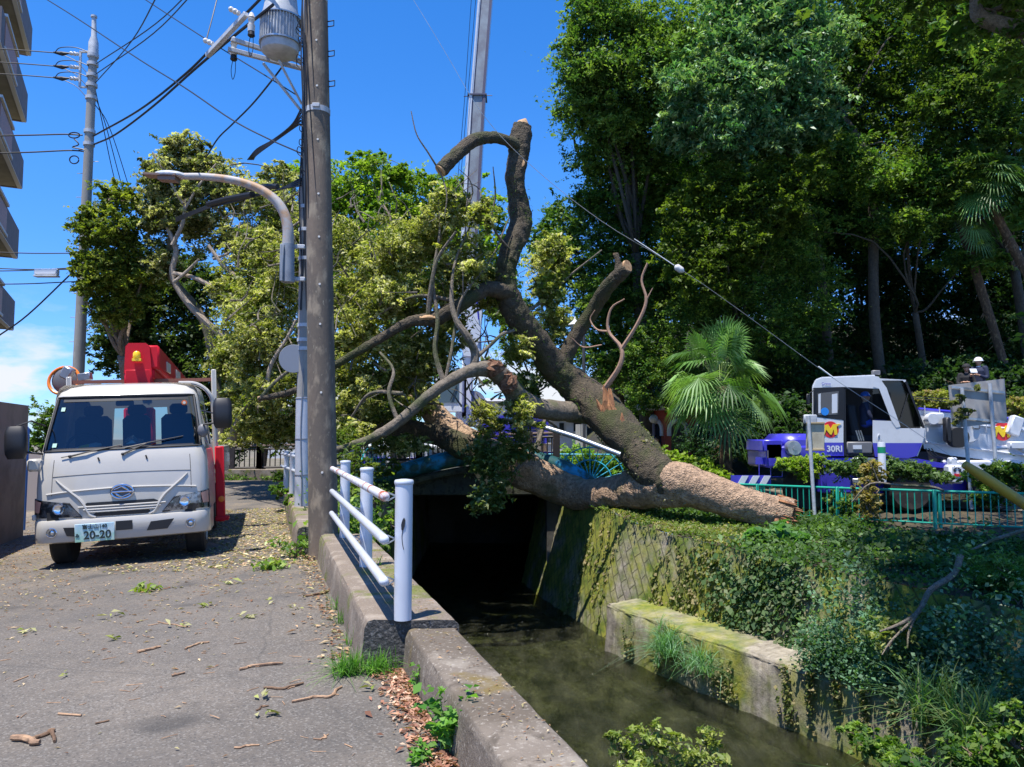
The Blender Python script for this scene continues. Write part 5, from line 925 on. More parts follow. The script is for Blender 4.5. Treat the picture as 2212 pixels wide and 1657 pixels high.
# ================================================================== PALM TREES
def palm(base, crown, label, R_=1.5, nf=34, tr=.13, group=None, seed=1):
    t = thing('fan_palm', label, 'palm tree', base, group=group); base = np.array(base, float); crown = np.array(crown, float); g = np.random.default_rng(seed)
    mb = MB(); P = [base, base * .6 + crown * .4 + np.array((.04, 0, 0)), crown]; mb.tube(P, [tr * 1.1, tr, tr * 1.2], 16, smooth=8, wob=.12); mb.build('trunk', pm('palm_fibre', (.10, .06, .035), .95, var=((14, (.24, .15, .08), .5, .65),), bm=(26, 1, .04), scale=(1, 1, .5)), t, True, angle=180)
    mb = MB(); 
    for k in range(90):
        z = g.random(); p = base * (1 - z) + crown * z; a = g.uniform(0, 6.28); o_ = np.array((math.cos(a), math.sin(a), 0)) * tr; mb.tube([p + o_, p + o_ * (1.5 + g.random()) + np.array((0, 0, -g.uniform(.05, .2)))], [.012, .002], 4)
    mb.build('fibre_skirt', pm('palm_thatch', (.28, .17, .09), .9), t, True)
    for k in range(nf):
        el = R(g.uniform(-42, 78)) if k > 8 else R(g.uniform(50, 85)); az = g.uniform(0, 6.283); d = np.array((math.cos(el) * math.cos(az), math.cos(el) * math.sin(az), math.sin(el))); L1 = R_ * g.uniform(.45, .66) * (1.0 if el > 0 else .85); L2 = R_ * g.uniform(.42, .55)
        hub = crown + d * L1 + np.array((0, 0, -.08 * L1)); fr = MB(); fr.tube([crown, crown + d * L1 * .55 + np.array((0, 0, .02)), hub], [.018, .013, .010], 5)
        side = np.cross(d, (0, 0, 1)); side /= np.linalg.norm(side) + 1e-6; up_ = np.cross(side, d); V = []; F = []; cols = []
        d2 = d * .55 + np.array((0, 0, -.5 if el < 1 else .2)); d2 /= np.linalg.norm(d2)
        c0 = pick('palm', 1)[0] * g.uniform(.5, 1.2)
        for b in np.radians(np.linspace(-118, 118, 30)):
            dd = d2 * math.cos(b) + side * math.sin(b); l = L2 * (1 - .22 * abs(b) / 2.1) * g.uniform(.92, 1.05); wv = np.cross(dd, up_); wv /= np.linalg.norm(wv) + 1e-9; n_ = np.cross(wv, dd)
            m_ = hub + dd * l * .62 + up_ * .01; tip = hub + dd * l + np.array((0, 0, -l * g.uniform(.1, .32))); ww = .021 * R_; kk = len(V)
            V += [hub, m_ - wv * ww * .7 + n_ * .012, tip, m_, m_ + wv * ww * .7 + n_ * .012]; F += [(kk, kk + 1, kk + 2, kk + 3), (kk, kk + 3, kk + 2, kk + 4)]; cols += [np.append(c0 * g.uniform(.85, 1.15), 1)] * 5
        fr.build('frond', pm('frond_stalk', (.14, .2, .05), .6) if k == 0 and 'stalk' not in M else M.setdefault('stalk', bpy.data.materials.get('frond_stalk')), t, True); fo = bpy.data.objects[-1] if False else t.children[-1] if t.children else None
        quick('leaf_fan', V, F, M['leaf_shiny'], t, attr=cols, world=True)
    return t
palm(D(1568, 1040, 22.5), D(1556, 835, 22), 'fan palm standing in the sun between the brick kiosk and the blue crane truck', 2.15, 34, .17, seed=4)
palm((20.5, 26, .6), D(2120, 400, 26), 'shaded fan palm high against the wood at the right edge', 1.9, 24, .13, seed=9)
palm((18.2, 27, .6), D(2075, 480, 27), 'shaded fan palm with one yellow dead frond, lower in the wood', 1.8, 22, .13, seed=12)
# ================================================================== POLES, WIRES
M['pole_dark'] = pm('weathered_pole_concrete', (.13, .105, .082), .9, var=((1.1, (.20, .15, .11), .45, .6), (7, (.30, .24, .17), .52, .66), (1.6, (.33, .22, .05), .63, .70), (26, (.34, .30, .22), .62, .72)), bm=(40, .5, .01), scale=(1, 1, .45))
M['pole_grey'] = pm('grey_pole_concrete', (.30, .29, .27), .85, var=((2, (.24, .225, .2), .4, .6), (8, (.36, .34, .3), .55, .7)), bm=(30, .3, .006), scale=(1, 1, .3))
M['wrap'] = pm('pale_blue_pole_wrap', (.50, .53, .59), .5, var=((4, (.44, .48, .56), .45, .6),)); M['cable'] = pm('black_cable', (.012, .012, .014), .5); M['galv'] = pm('galvanised_paint', (.50, .52, .55), .5, var=((8, (.40, .42, .45), .45, .6),))
up = utp = thing('utility_pole', 'tall dark weathered concrete utility pole standing at the kerb wall', 'utility pole', D(699, 1190, 9.6))
base = D(699, 1190, 9.6); topx = D(683, 0, 9.6)
ax = (topx - base) / (topx[2] - base[2]); Pz = lambda z: base + ax * (z - base[2])
mb = MB(); mb.tube([Pz(z) for z in np.linspace(-.2, 10.5, 30)], np.linspace(.183, .125, 30), 28); mb.build('shaft', M['pole_dark'], up, True)
mb = MB()
for z in (1.02, 2.0, 2.85, 3.35, 3.95, 4.5, 5.2, 5.9, 6.5): 
    q = Pz(z); r = np.interp(z, [-.2, 10.5], [.183, .125]); a = R(-78); mb.lathe([(.001, -.004), (.013, -.004), (.015, .004), (.001, .006)], q + np.array((math.cos(a) * r, math.sin(a) * r, 0)), 12, 'Y')
    q2 = q + np.array((math.cos(a) * r, math.sin(a) * r - .004, .004))
mb.build('step_socket', pm('pale_socket', (.62, .6, .56), .5), up, True)
mb = MB()
for z in (5.62,): 
    q = Pz(z); mb.lathe([(.152, -.035), (.158, -.035), (.158, .035), (.152, .035)], q, 28); mb.box(q + np.array((.02, -.165, .02)), (.09, .03, .05), bev=.005)
for z in (7.1, 7.6): q = Pz(z); mb.lathe([(.138, -.02), (.146, -.02), (.146, .02), (.138, .02)], q, 28)
each(mb, 'band', M['galv'], up, True)
mb = MB()
for z in (5.95, 6.35, 6.75, 7.2, 7.6, 8.0): q = Pz(z) + np.array((.13, 0, 0)); mb.tube([q, q + np.array((.1, -.03, .0)), q + np.array((.1, -.03, .07)), q + np.array((0, 0, .07))], .008, 5)
each(mb, 'step_bracket', M['cable'], up, True)
mb = MB()
for dx, ph in ((-.10, .2), (-.13, 1.5), (-.155, 3), (-.12, 4.4), (-.06, 5.2)):
    mb.tube([Pz(z) + np.array((dx + .02 * math.sin(z * 2.2 + ph), -.10 - .03 * math.cos(z * 1.7 + ph), 0)) for z in np.linspace(4.2, 9.0, 26)], .009, 5)
for k in range(26):
    q = Pz(rng.uniform(4.3, 8.6)) + np.array((-.15, -.07, 0)); a_ = rng.uniform(.03, .09); mb.tube([q, q + np.array((-a_, -.02, a_ * .8)), q + np.array((-a_ * 1.3, 0, -.01)), q + np.array((-a_ * .4, 0, -a_))], .006, 4, smooth=3)
for x0, z0, x1, z1 in ((-.13, 8.6, .02, 5.3), (-.12, 6.6, .06, 3.6)): mb.tube([Pz(z0 + (z1 - z0) * t) + np.array((x0 + (x1 - x0) * t, -.135 - .02 * math.sin(t * 3), 0)) for t in np.linspace(0, 1, 9)], .007, 5)  # thin strands stand in for dark cable shadow lines crossing the pole
mb.build('cable_bundle', M['cable'], up, True)
# slim pole behind
sp = thing('utility_pole', 'slim utility pole with pale blue wrapping at its foot, left of the dark pole', 'utility pole', D(652, 1130, 13)); base2 = D(652, 1130, 13); top2 = D(668, 0, 13); ax2 = (top2 - base2) / (top2[2] - base2[2]); Qz = lambda z: base2 + ax2 * (z - base2[2])
mb = MB(); mb.tube([Qz(z) for z in np.linspace(-.1, 11.2, 24)], np.linspace(.12, .09, 24), 20); mb.build('shaft', M['pole_grey'], sp, True)
mb = MB(); mb.tube([Qz(z) for z in np.linspace(.16, 2.12, 12)], .127, 20); wr = mb.build('protective_wrap', M['wrap'], sp, True)
mb = MB()
for z in (.17, .82, 1.42, 2.1): mb.lathe([(.129, -.008), (.133, -.008), (.133, .008), (.129, .008)], Qz(z), 20)
mb.tube([Qz(z) + np.array((.01 + .015 * math.sin(z * 3), -.135, 0)) for z in np.linspace(-.05, 2.6, 14)], .009, 5); mb.build('tie_band', pm('grey_tie', (.2, .21, .24), .5), sp, True)
mb = MB()
for z in (2.95, 3.1, 3.35, 4.5, 5.0, 5.4): mb.lathe([(.10, -.03), (.125, -.03), (.125, .03), (.10, .03)], Qz(z), 18); mb.box(Qz(z) + np.array((.13, -.05, 0)), (.07, .05, .05), bev=.008)
each(mb, 'clamp', M['galv'], sp, True)
mb = MB()
for dx, ph in ((-.06, .3), (.05, 2), (.0, 4), (-.03, 5)): mb.tube([Qz(z) + np.array((dx + .03 * math.sin(z * 1.9 + ph), -.11, 0)) for z in np.linspace(3.6, 9.2, 22)], .012, 5)
mb.build('cable_run', M['cable'], sp, True)
rs = thing('road_sign', 'round road sign seen from behind, clamped to the slim pole', 'road sign', D(634, 775, 12.9)); mb = MB(); mb.lathe([(.001, -.012), (.235, -.012), (.24, .0), (.235, .006), (.001, .006)], (0, 0, 0), 28, 'Y'); o = mb.build('sign_plate', pm('sign_back', (.25, .27, .31), .5), rs); o.rotation_euler = (0, 0, R(12))
mb = MB(); mb.box((.1, .04, .04), (.3, .03, .035)); mb.box((.1, .04, -.1), (.3, .03, .035)); mb.build('bracket', M['steel'], rs)
# street lamp arm
sl = thing('street_lamp', 'curved rust stained street lamp arm bolted to the slim pole, lamp head pointing left', 'street lamp', D(622, 600, 12.6))
arm = [D(x, y, 12.6) for x, y in ((622, 530), (622, 495), (614, 462), (597, 435), (567, 412), (530, 396), (490, 387), (445, 382), (405, 381), (392, 381))]
M['lamp_arm'] = pm('rusty_lamp_arm', (.38, .36, .35), .6, var=((2.2, (.40, .24, .13), .50, .6), (14, (.5, .3, .17), .6, .7)))
mb = MB(); mb.tube(arm, [.095, .09, .085, .08, .075, .07, .066, .06, .055, .055], 16, smooth=6); mb.build('arm', M['lamp_arm'], sl, True)
c = D(371, 379, 12.6); mb = MB(); mb.ball((0, 0, 0), (.28, .14, .075), 22, 10); mb.v[0][:, 2] = np.where(mb.v[0][:, 2] < -.02, -.02 + (mb.v[0][:, 2] + .02) * .3, mb.v[0][:, 2]); mb.v[0][:, 0] -= .02
hd = mb.build('lamp_head', M['galv'], sl); hd.location = Vector(c - D(622, 600, 12.6)); hd.rotation_euler = (0, R(3), 0)
mb = MB(); mb.prism([(-.44, -.10), (.12, -.13), (.12, .13), (-.44, .10)], -.035, .0); mb.prism([(-.2, -.08), (.1, -.1), (.1, .1), (-.2, .08)], -.10, -.03); mb.build('visor', pm('brown_visor', (.20, .13, .10), .5), hd)
mb = MB(); mb.tube([D(622, 528, 12.6), D(622, 610, 12.6)], .105, 18); mb.box(D(610, 568, 12.52), (.06, .12, .62), bev=.01); mb.build('ballast_housing', pm('weathered_steel_box', (.26, .29, .33), .6, var=((5, (.2, .22, .26), .45, .6),)), sl, True)
mb = MB(); 
for y in (533, 603): mb.box(D(642, y, 12.7), (.26, .06, .07), bev=.01)
each(mb, 'wall_bracket', M['galv'], sl, True)
# transformer and cross arm
tr = thing('transformer', 'grey finned pole transformer on its bracket high on the slim pole', 'transformer', D(608, 60, 12.6)); c = D(606, 55, 12.5)
mb = MB(); mb.lathe([(.02, -.52), (.24, -.52), (.30, -.47), (.31, -.40), (.31, .16), (.28, .26), (.25, .55), (.27, .56), (.27, .60), (.02, .66)], c, 32); tb = mb.build('tank', M['galv'], tr, True)
mb = MB()
for a in np.radians(np.arange(150, 330, 8.5)): mb.box(c + np.array((math.cos(a) * .31, math.sin(a) * .31, -.12)), (.05, .012, .46), rot=(0, 0, a))
mb.build('cooling_fin', M['galv'], tr, True)
for z in (-.33, .1): mb = MB(); mb.lathe([(.335, -.012), (.345, -.012), (.345, .012), (.335, .012)], c + np.array((0, 0, z)), 32); mb.build('hoop', M['steel'], tr, True)
mb = MB(); mb.lathe([(.02, -.1), (.05, -.1), (.03, -.06), (.05, -.03), (.03, 0), (.05, .03), (.03, .06), (.02, .1)], c + np.array((-.12, -.22, .72)), 12); mb.lathe([(.02, -.1), (.05, -.1), (.03, -.06), (.05, -.03), (.03, 0), (.05, .03), (.03, .06), (.02, .1)], c + np.array((.12, -.22, .72)), 12); each(mb, 'bushing', pm('porcelain', (.6, .6, .58), .3), tr, True)
xa = thing('cross_arm', 'galvanised cross arm with pale insulators and cut-outs beside the transformer', 'cross arm', D(560, 100, 12.5))
def beam(mb, a, b_, w_=.07, h=.07): 
    a, b_ = np.array(a), np.array(b_); d = b_ - a; L_ = np.linalg.norm(d); mb.T = Matrix.Translation(Vector((a + b_) / 2)) @ Vector(d).to_track_quat('X', 'Z').to_matrix().to_4x4(); mb.box((0, 0, 0), (L_, w_, h), bev=.006); mb.T = None
mb = MB(); beam(mb, D(500, 85, 12.3), D(652, 133, 12.8)); beam(mb, D(492, 106, 12.6), D(660, 150, 13.1)); each(mb, 'support_beam', M['galv'], xa, True)
mb = MB(); beam(mb, D(448, 120, 12.9), D(532, 30, 12.1), .08, .08); mb.build('crossbar', M['galv'], xa, True)
mb = MB(); beam(mb, D(568, 136, 12.6), D(655, 245, 13), .04, .04); beam(mb, D(602, 130, 12.4), D(652, 225, 12.9), .035, .035); each(mb, 'brace', M['galv'], xa, True)
M['porc'] = pm('porcelain_insulator', (.62, .6, .57), .35, var=((22, (.45, .16, .06), .62, .7),))
def insul(a, b_, r=.045, parent=xa, name='insulator'):
    a, b_ = np.array(a), np.array(b_); P = [a + (b_ - a) * t for t in np.linspace(0, 1, 9)]; mb = MB(); mb.tube(P, [r * .6, r, r, r * .65, r * 1.05, r * 1.05, r * .65, r, r * .5], 12); return mb.build(name, M['porc'], parent, True)
insul(D(440, 86, 12.8), D(462, 96, 12.8)); insul(D(495, 18, 12.2), D(518, 30, 12.2)); 
mb = MB()
for x, y, Y in ((543, 48, 12.1), (505, 100, 12.7)):
    c = D(x, y, Y); mb.lathe([(.02, -.16), (.055, -.16), (.06, -.05), (.045, -.04), (.045, .02), (.06, .04), (.04, .06), (.058, .08), (.03, .15), (.01, .17)], c, 14)
each(mb, 'cutout', M['porc'], xa, True)
mb = MB()
for x, y, Y in ((543, 68, 12.1), (505, 120, 12.7)):
    c = D(x, y, Y); mb.lathe([(.05, 0), (.06, -.07), (.04, -.09), (.01, -.09)], c, 12); mb.tube([c, c + np.array((-.04, 0, -.25)), c + np.array((-.01, 0, -.42)), c + np.array((.03, 0, -.3)), c + np.array((.03, 0, -.05))], .006, 5, smooth=4)
each(mb, 'fuse_tail', M['cable'], xa, True)
# left pole
lp = thing('utility_pole', 'slender grey utility pole rising at the left, with three stacked insulated wires', 'utility pole', D(160, 1050, 23)); A, B = D(158, 1050, 23), D(201, 120, 23)
mb = MB(); P = [A + (B - A) * t for t in np.linspace(0, 1, 16)]; mb.tube(P, np.linspace(.18, .12, 16), 20); mb.build('shaft', M['pole_grey'], lp, True)
mb = MB(); mb.tube([D(201, 125, 23), D(202, 92, 23), D(203, 78, 23), D(203, 36, 23)], [.15, .14, .08, .06], 14); mb.lathe([(.02, -.03), (.09, -.03), (.09, .03), (.02, .03)], D(203, 36, 23), 14); mb.build('top_cap', M['galv'], lp, True)
mb = MB(); beam(mb, D(174, 112, 23), D(172, 188, 23), .06, .06); beam(mb, D(172, 112, 23), D(200, 112, 23), .06, .06); beam(mb, D(172, 188, 23), D(200, 188, 23), .06, .06); mb.build('side_bracket', M['galv'], lp, True)
for y in (115, 144, 169): 
    insul(D(150, y, 23), D(170, y + 2, 23), .06, lp); mb = MB(); mb.tube([D(116, y - 2, 23), D(134, y + 1, 23), D(150, y, 23)], [.03, .07, .02], 8); each(mb, 'wire_grip', M['cable'], lp, True)
mb = MB()
for y in (120, 140, 165, 187, 215, 290, 318): mb.lathe([(.13, -.05), (.165, -.05), (.165, .05), (.13, .05)], A + (B - A) * ((1050 - y) / 930), 16)
each(mb, 'clamp', M['galv'], lp, True)
mb = MB()
for y in np.arange(330, 760, 26): q = A + (B - A) * ((1050 - y) / 930); s = 1 if int(y / 26) % 2 else -1; mb.tube([q, q + np.array((s * .32, 0, 0))], .012, 5)
each(mb, 'step_bolt', M['galv'], lp, True)
# wires
def wire(label, P, r, group=None, Ys=None, name='overhead_wire', parent=None):
    pts = [D(*p) for p in P]; mb = MB(); mb.tube(pts, r, 6, smooth=6); o = mb.build(name, M['cable'], parent, world=parent is not None)
    if parent is None: tag(o, label, 'wire', group)
    return o
W = 'overhead wires between the poles'
wire('thick cable sagging from the slender left pole up to the transformer, upper one', [(203, 293, 23), (300, 238, 19.5), (400, 160, 16), (480, 80, 14), (560, 0, 12.5), (600, -45, 12)], .026, W)
wire('thick cable sagging from the slender left pole to the cross arm, lower one', [(203, 312, 23), (250, 290, 21), (330, 230, 18.5), (420, 150, 15), (500, 82, 13), (590, 10, 12)], .026, W)
wire('upper of the two thick wires running off the left edge from the slender pole', [(-60, 294, 23), (60, 292, 23), (140, 290, 23), (178, 292, 23)], .022, W)
wire('lower of the two thick wires running off the left edge from the slender pole', [(-60, 332, 23), (60, 329, 23), (150, 325, 23), (188, 328, 23)], .022, W)
mb = MB()
for c_, r_ in (((160, 292), 12), ((160, 345), 10)): mb.tube([D(c_[0] + r_ * math.cos(a), c_[1] + r_ * (.5 + .35 * (c_[1] > 300)) * math.sin(a), 22.9) for a in np.linspace(0, 6.1, 16)], .02, 5)
mb.tube([D(x, y, 22.9) for x, y in ((160, 300), (170, 312), (156, 318), (176, 322), (188, 326))], .02, 5, smooth=4); each(mb, 'wire_loop', M['cable'], lp, True)
for i, y in enumerate((115, 144, 169)):
    wire(['topmost', 'middle', 'bottom'][i] + ' of the three thin wires leaving the left edge toward the slender pole', [(-60, y - 13, 23), (40, y - 7, 23), (120, y - 1, 23)], .016, W)
    wire('', [(118, y - 1, 22.9), (130, y - 14 + 2, 22.9), (165, y - 12, 22.9), (200, y + 2, 22.9)], .013, parent=lp, name='jumper_wire')
    wire('', [(140, y + 5, 22.9), (165, y + 18, 22.9), (190, y + 45, 22.9)], .011, parent=lp, name='drop_wire')
for i, (a, b_) in enumerate((((215, 138), (430, -60)), ((215, 160), (420, -40)), ((213, 180), (330, -30)))):
    m_ = ((a[0] + b_[0]) / 2 + 14, (a[1] + b_[1]) / 2 + 12); wire(['first', 'second', 'third'][i] + ' thin wire rising steeply right from the head of the slender left pole', [(a[0] - 8, a[1], 23), (m_[0], m_[1], 19), (b_[0] + 20, b_[1], 15)], .015, W)
for i, x in enumerate((236, 248, 262)): wire(['left', 'middle', 'right'][i] + ' strand of the wires dropping from the slender pole behind the olive tree', [(205, 190 + 18 * i, 23), (222 + 6 * i, 270, 24), (x + 12, 390, 26), (x + 60, 560, 28)], .014, W)
wire('long thin wire crossing the sky from the top left corner down to the dark pole', [(90, -8, 16), (170, 42, 15), (300, 128, 13.5), (400, 190, 12), (500, 258, 11), (580, 300, 10.5), (648, 330, 9.8)], .011, W)
wire('thin wire crossing behind the cross arm toward the dark pole', [(300, -10, 17), (430, 75, 15), (560, 155, 13), (640, 205, 12.8)], .011, W)
wire('thin vertical wire dropping to the cross arm insulator', [(473, -20, 14), (458, 40, 13.4), (445, 88, 12.8)], .011, W)
wire('loose cable curving down from the transformer into the olive tree', [(620, 130, 13), (590, 170, 13), (545, 225, 14), (500, 270, 15), (470, 300, 16), (445, 340, 18)], .016, W)
mb = MB()
for k in range(5): mb.tube([D(650, 236 + k * 8, 12.9) , D(630 + k * 2, 270 + k, 13.2), D(590, 302 + k * 1.5, 14), D(555, 322 + k * 3, 15), D(535 + k * 3, 345, 16)], .014, 5, smooth=5)
o = mb.build('cable_bundle', M['cable']); tag(o, 'tangled black cable bundle drooping left from the slim pole above the lamp arm', 'cable', W)
mb = MB()
for k in range(4): mb.tube([D(650, 385 + k * 5, 12.9), D(600, 410, 13.4), D(520, 428 + k * 1.5, 14.5), D(450, 444 + k * 2, 16), D(380, 470 + k * 3, 18)], .016, 5, smooth=5)
o = mb.build('cable_bundle', M['cable']); tag(o, 'black cable bundle with a sleeve passing under the curved lamp arm', 'cable', W)
mb = MB(); mb.tube([D(535, 408, 13.9), D(570, 403, 13.6), D(600, 403, 13.4)], .05, 8); mb.tube([D(450, 441, 15.8), D(490, 430, 15), D(545, 420, 14)], .06, 8); each(mb, 'splice_sleeve', M['cable'], o, True)
for k, (y0, y1) in enumerate(((543, 547), (578, 582), (586, 578), (614, 608))): wire(['highest', 'second', 'third', 'lowest'][k] + ' low service wire running off the left edge toward the leafy tree', [(-50, y0, 24), (60, (y0 + y1) / 2 + 2, 24), (165, y1, 24)], .018, W)
wire('slanting guy cable dropping left from the slender pole to the left edge', [(-10, 730, 24), (60, 680, 24), (160, 585, 24)], .024, W)
fx = thing('wire_lamp', 'white rectangular lamp box hanging among the low wires at the left', 'lamp', D(101, 588, 24)); mb = MB(); mb.box((0, 0, 0), (.72, .2, .2), bev=.03); mb.build('housing', pm('white_lamp_box', (.75, .76, .78), .5), fx); mb = MB(); mb.box((0, 0, -.13), (.74, .22, .05), bev=.01); mb.build('visor', M['galv'], fx)
# guy wire with yellow guard and ball insulator on the right
gw = thing('guy_wire', 'long stay wire running from the sky down to a yellow guard at the right edge', 'guy wire', D(2085, 1005, 9))
GP = [(850, -60, 9.3), (893, 0, 9.3), (960, 110, 9.2), (1045, 250, 9.1), (1150, 360, 9.1), (1300, 478, 9), (1465, 578, 9), (1600, 672, 9), (1790, 810, 9), (1950, 915, 9), (2088, 1008, 9)]
mb = MB(); mb.tube([D(*p) for p in GP], .0034, 5, smooth=5); mb.build('strand', M['steel'], gw, True)
mb = MB(); mb.tube([D(1458, 574, 9), D(1462, 577, 9), D(1472, 584, 9), D(1477, 588, 9)], [.012, .04, .04, .012], 14, smooth=3); mb.build('ball_insulator', M['porc'], gw, True)
mb = MB(); mb.tube([D(1370, 516, 8.98), D(1456, 573, 8.98)], .0055, 6); mb.tube([D(1768, 792, 8.98), D(1800, 816, 8.98)], .009, 6); each(mb, 'wire_grip', pm('white_wrap', (.7, .72, .72), .5), gw, True)
mb = MB(); mb.tube([D(2083, 1003, 9), D(2120, 1027, 9), D(2212, 1088, 9), D(2290, 1140, 9)], [.045, .062, .062, .062], 14); mb.build('yellow_guard', pm('worn_yellow_tube', (.42, .27, .03), .55, var=((6, (.30, .2, .05), .5, .65),)), gw, True)
# ================================================================== WHITE RAILING
rl = thing('street_guard_rail', 'white pipe railing with three round posts and a rusty top rail on the kerb wall', 'railing', (-1.32, 6.94, .3))
M['railwhite'] = pm('bluish_white_paint', (.60, .63, .69), .35, coat=.3, var=((3, (.53, .56, .62), .5, .7),)); M['railrusty'] = pm('white_paint_with_rust', (.66, .67, .70), .4, var=((4.5, (.42, .10, .03), .54, .60), (18, (.5, .2, .1), .64, .7)))
posts = [D(870, 1330, 4.96), D(790, 1220, 6.94), D(744, 1158, 8.96)]
for p in posts:
    p = np.array((p[0], p[1], .298)); mb = MB(); mb.lathe([(.0562, 0), (.0562, .855)], p, 32); po = mb.build('post', M['railwhite'], rl, True)
    mb = MB(); mb.lathe([(.058, .85), (.062, .856), (.062, .872), (.056, .88), (.02, .885), (.001, .885)], p, 32); mb.build('cap', M['railwhite'], po, True)
    if p is not None and abs(p[1] - 4.96) < .1:
        mb = MB(); q = p + np.array((.004, -.0575, .6)); mb.prism([(-.010, -.03), (.0, -.04), (.011, -.01), (.014, .03), (.006, .045), (-.004, .03), (-.012, .0)], q[1] - .002, q[1] + .004, 'Y'); mb.v[0] += np.array((q[0], 0, q[2])); mb.tube([q + np.array((0, 0, -.03)), q + np.array((-.006, 0, -.07)), q + np.array((-.002, 0, -.12)), q + np.array((.006, 0, -.155))], .0022, 4, smooth=4); mb.build('black_paint_mark', M['black'], po, True)
dv = (posts[2] - posts[0]); dv[2] = 0; dv /= np.linalg.norm(dv); sdv = np.array((-dv[1], dv[0], 0)); sdv = sdv if sdv[0] < 0 else -sdv
for z, nm in ((.775, 'railrusty'), (.505, 'railwhite'), (.245, 'railwhite')):
    s = np.array((posts[0][0], posts[0][1], .3 + z)) + sdv * .125 - dv * .02; e = np.array((posts[2][0], posts[2][1], .3 + z)) + sdv * .125 + dv * .34
    mb = MB(); mb.tube([s - dv * .028, s - dv * .022, s - dv * .006, s + dv * .02] + [s + (e - s) * t for t in (.3, .6, 1)], [.004, .02, .031, .032, .03, .03, .03], 16); mb.build('rail', M[nm], rl, True)
    for p in posts:
        q = np.array((p[0], p[1], .3 + z)); mb = MB(); 
        for dz in (.022, -.028): mb.tube([q + sdv * .05, q + sdv * .10 + np.array((0, 0, dz)), q + sdv * .125 + np.array((0, 0, dz * .9))], .0055, 5)
        mb.build('bracket', M['steel'], rl, True)
r2 = thing('street_guard_rail', 'far white pipe railing half hidden behind the wrapped slim pole', 'railing', D(622, 1035, 17))
for x, Y in ((619, 16.8), (632, 15.3), (700, 11.3), (648, 14.2)):
    p = D(x, 1000, Y); mb = MB(); mb.lathe([(.056, 0), (.056, .86), (.06, .87), (.001, .885)], (p[0], Y, .28), 16); mb.build('post', M['railwhite'], r2, True)
for z in (.78, .5): a, b_ = D(608, 1000, 17.6), D(652, 1000, 13.8); mb = MB(); mb.cyl((a[0], a[1], .3 + z), (b_[0], b_[1], .3 + z), .03, 10); mb.build('rail', M['railwhite'], r2, True)
# leaning silver pipe and small sign post etc
mb = MB(); mb.tube([D(1090, 902, 18.6), D(1140, 912, 18.4), D(1240, 943, 18), D(1340, 982, 17.6)], [.055, .06, .06, .06], 14); o = mb.build('bent_pole', M['steel']); tag(o, 'knocked over galvanised pole lying slanted under the fallen trunk', 'pole')
ck = thing('street_clock', 'round white public clock on a thin brown pole', 'clock', D(1144, 985, 30)); c = D(1143, 822, 30)
mb = MB(); mb.cyl(D(1144, 990, 30), D(1144, 838, 30), .06, 10); mb.build('pole', pm('brown_pole', (.12, .06, .05), .5), ck, True)
mb = MB(); mb.lathe([(.001, -.07), (.26, -.07), (.28, -.04), (.28, .06), (.001, .07)], c, 28, 'Y'); fcx = mb.build('clock_face', pm('clock_white', (.66, .66, .62), .5), ck, True)
mb = MB(); mb.tube([c + .275 * np.array((math.cos(a), -.25, math.sin(a))) for a in np.linspace(0, 6.283, 29)], .02, 6); mb.build('rim', pm('clock_rim', (.3, .28, .26), .5), ck, True)
for k in range(1, 13): a = R(90 - 30 * k); text('numeral', str(k), .085, M['black'], ck, tuple(c - np.array(ck.location) + np.array((math.cos(a) * .205, -.075, math.sin(a) * .205))), (R(90), 0, 0))
for a, l, w_ in ((R(70), .12, .022), (R(125), .18, .016)): mb = MB(); q = c + np.array((0, -.085, 0)); mb.tube([q, q + np.array((math.cos(a) * l, 0, math.sin(a) * l))], [w_ * .5, w_ * .3], 5); mb.build('clock_hand', M['black'], ck, True)
gl = thing('garden_lamp', 'classic lantern on a tall dark post rising behind the right fork of the fallen tree', 'street lamp', D(1262, 985, 26)); mb = MB(); mb.cyl(D(1262, 990, 26), D(1261, 720, 26), .055, 10); mb.build('post', pm('dark_lamp_post', (.06, .06, .065), .5), gl, True)
mb = MB(); mb.cyl(D(1262, 720, 26), D(1242, 722, 26), .03, 8); mb.tube([D(1242, 722, 26), D(1242, 716, 26)], [.05, .12], 10); mb.build('arm', M['galv'], gl, True)
mb = MB(); mb.lathe([(.11, -.2), (.17, .12), (.001, .12)], D(1242, 710, 26), 6); mb.build('lantern', pm('lantern_glass', (.35, .4, .45), .2), gl, True)
mb = MB(); mb.lathe([(.24, .0), (.2, .04), (.08, .14), (.03, .2), (.03, .26), (.001, .3)], D(1242, 702, 26), 12); mb.build('cap', pm('white_lamp_cap', (.62, .62, .62), .4), gl, True)
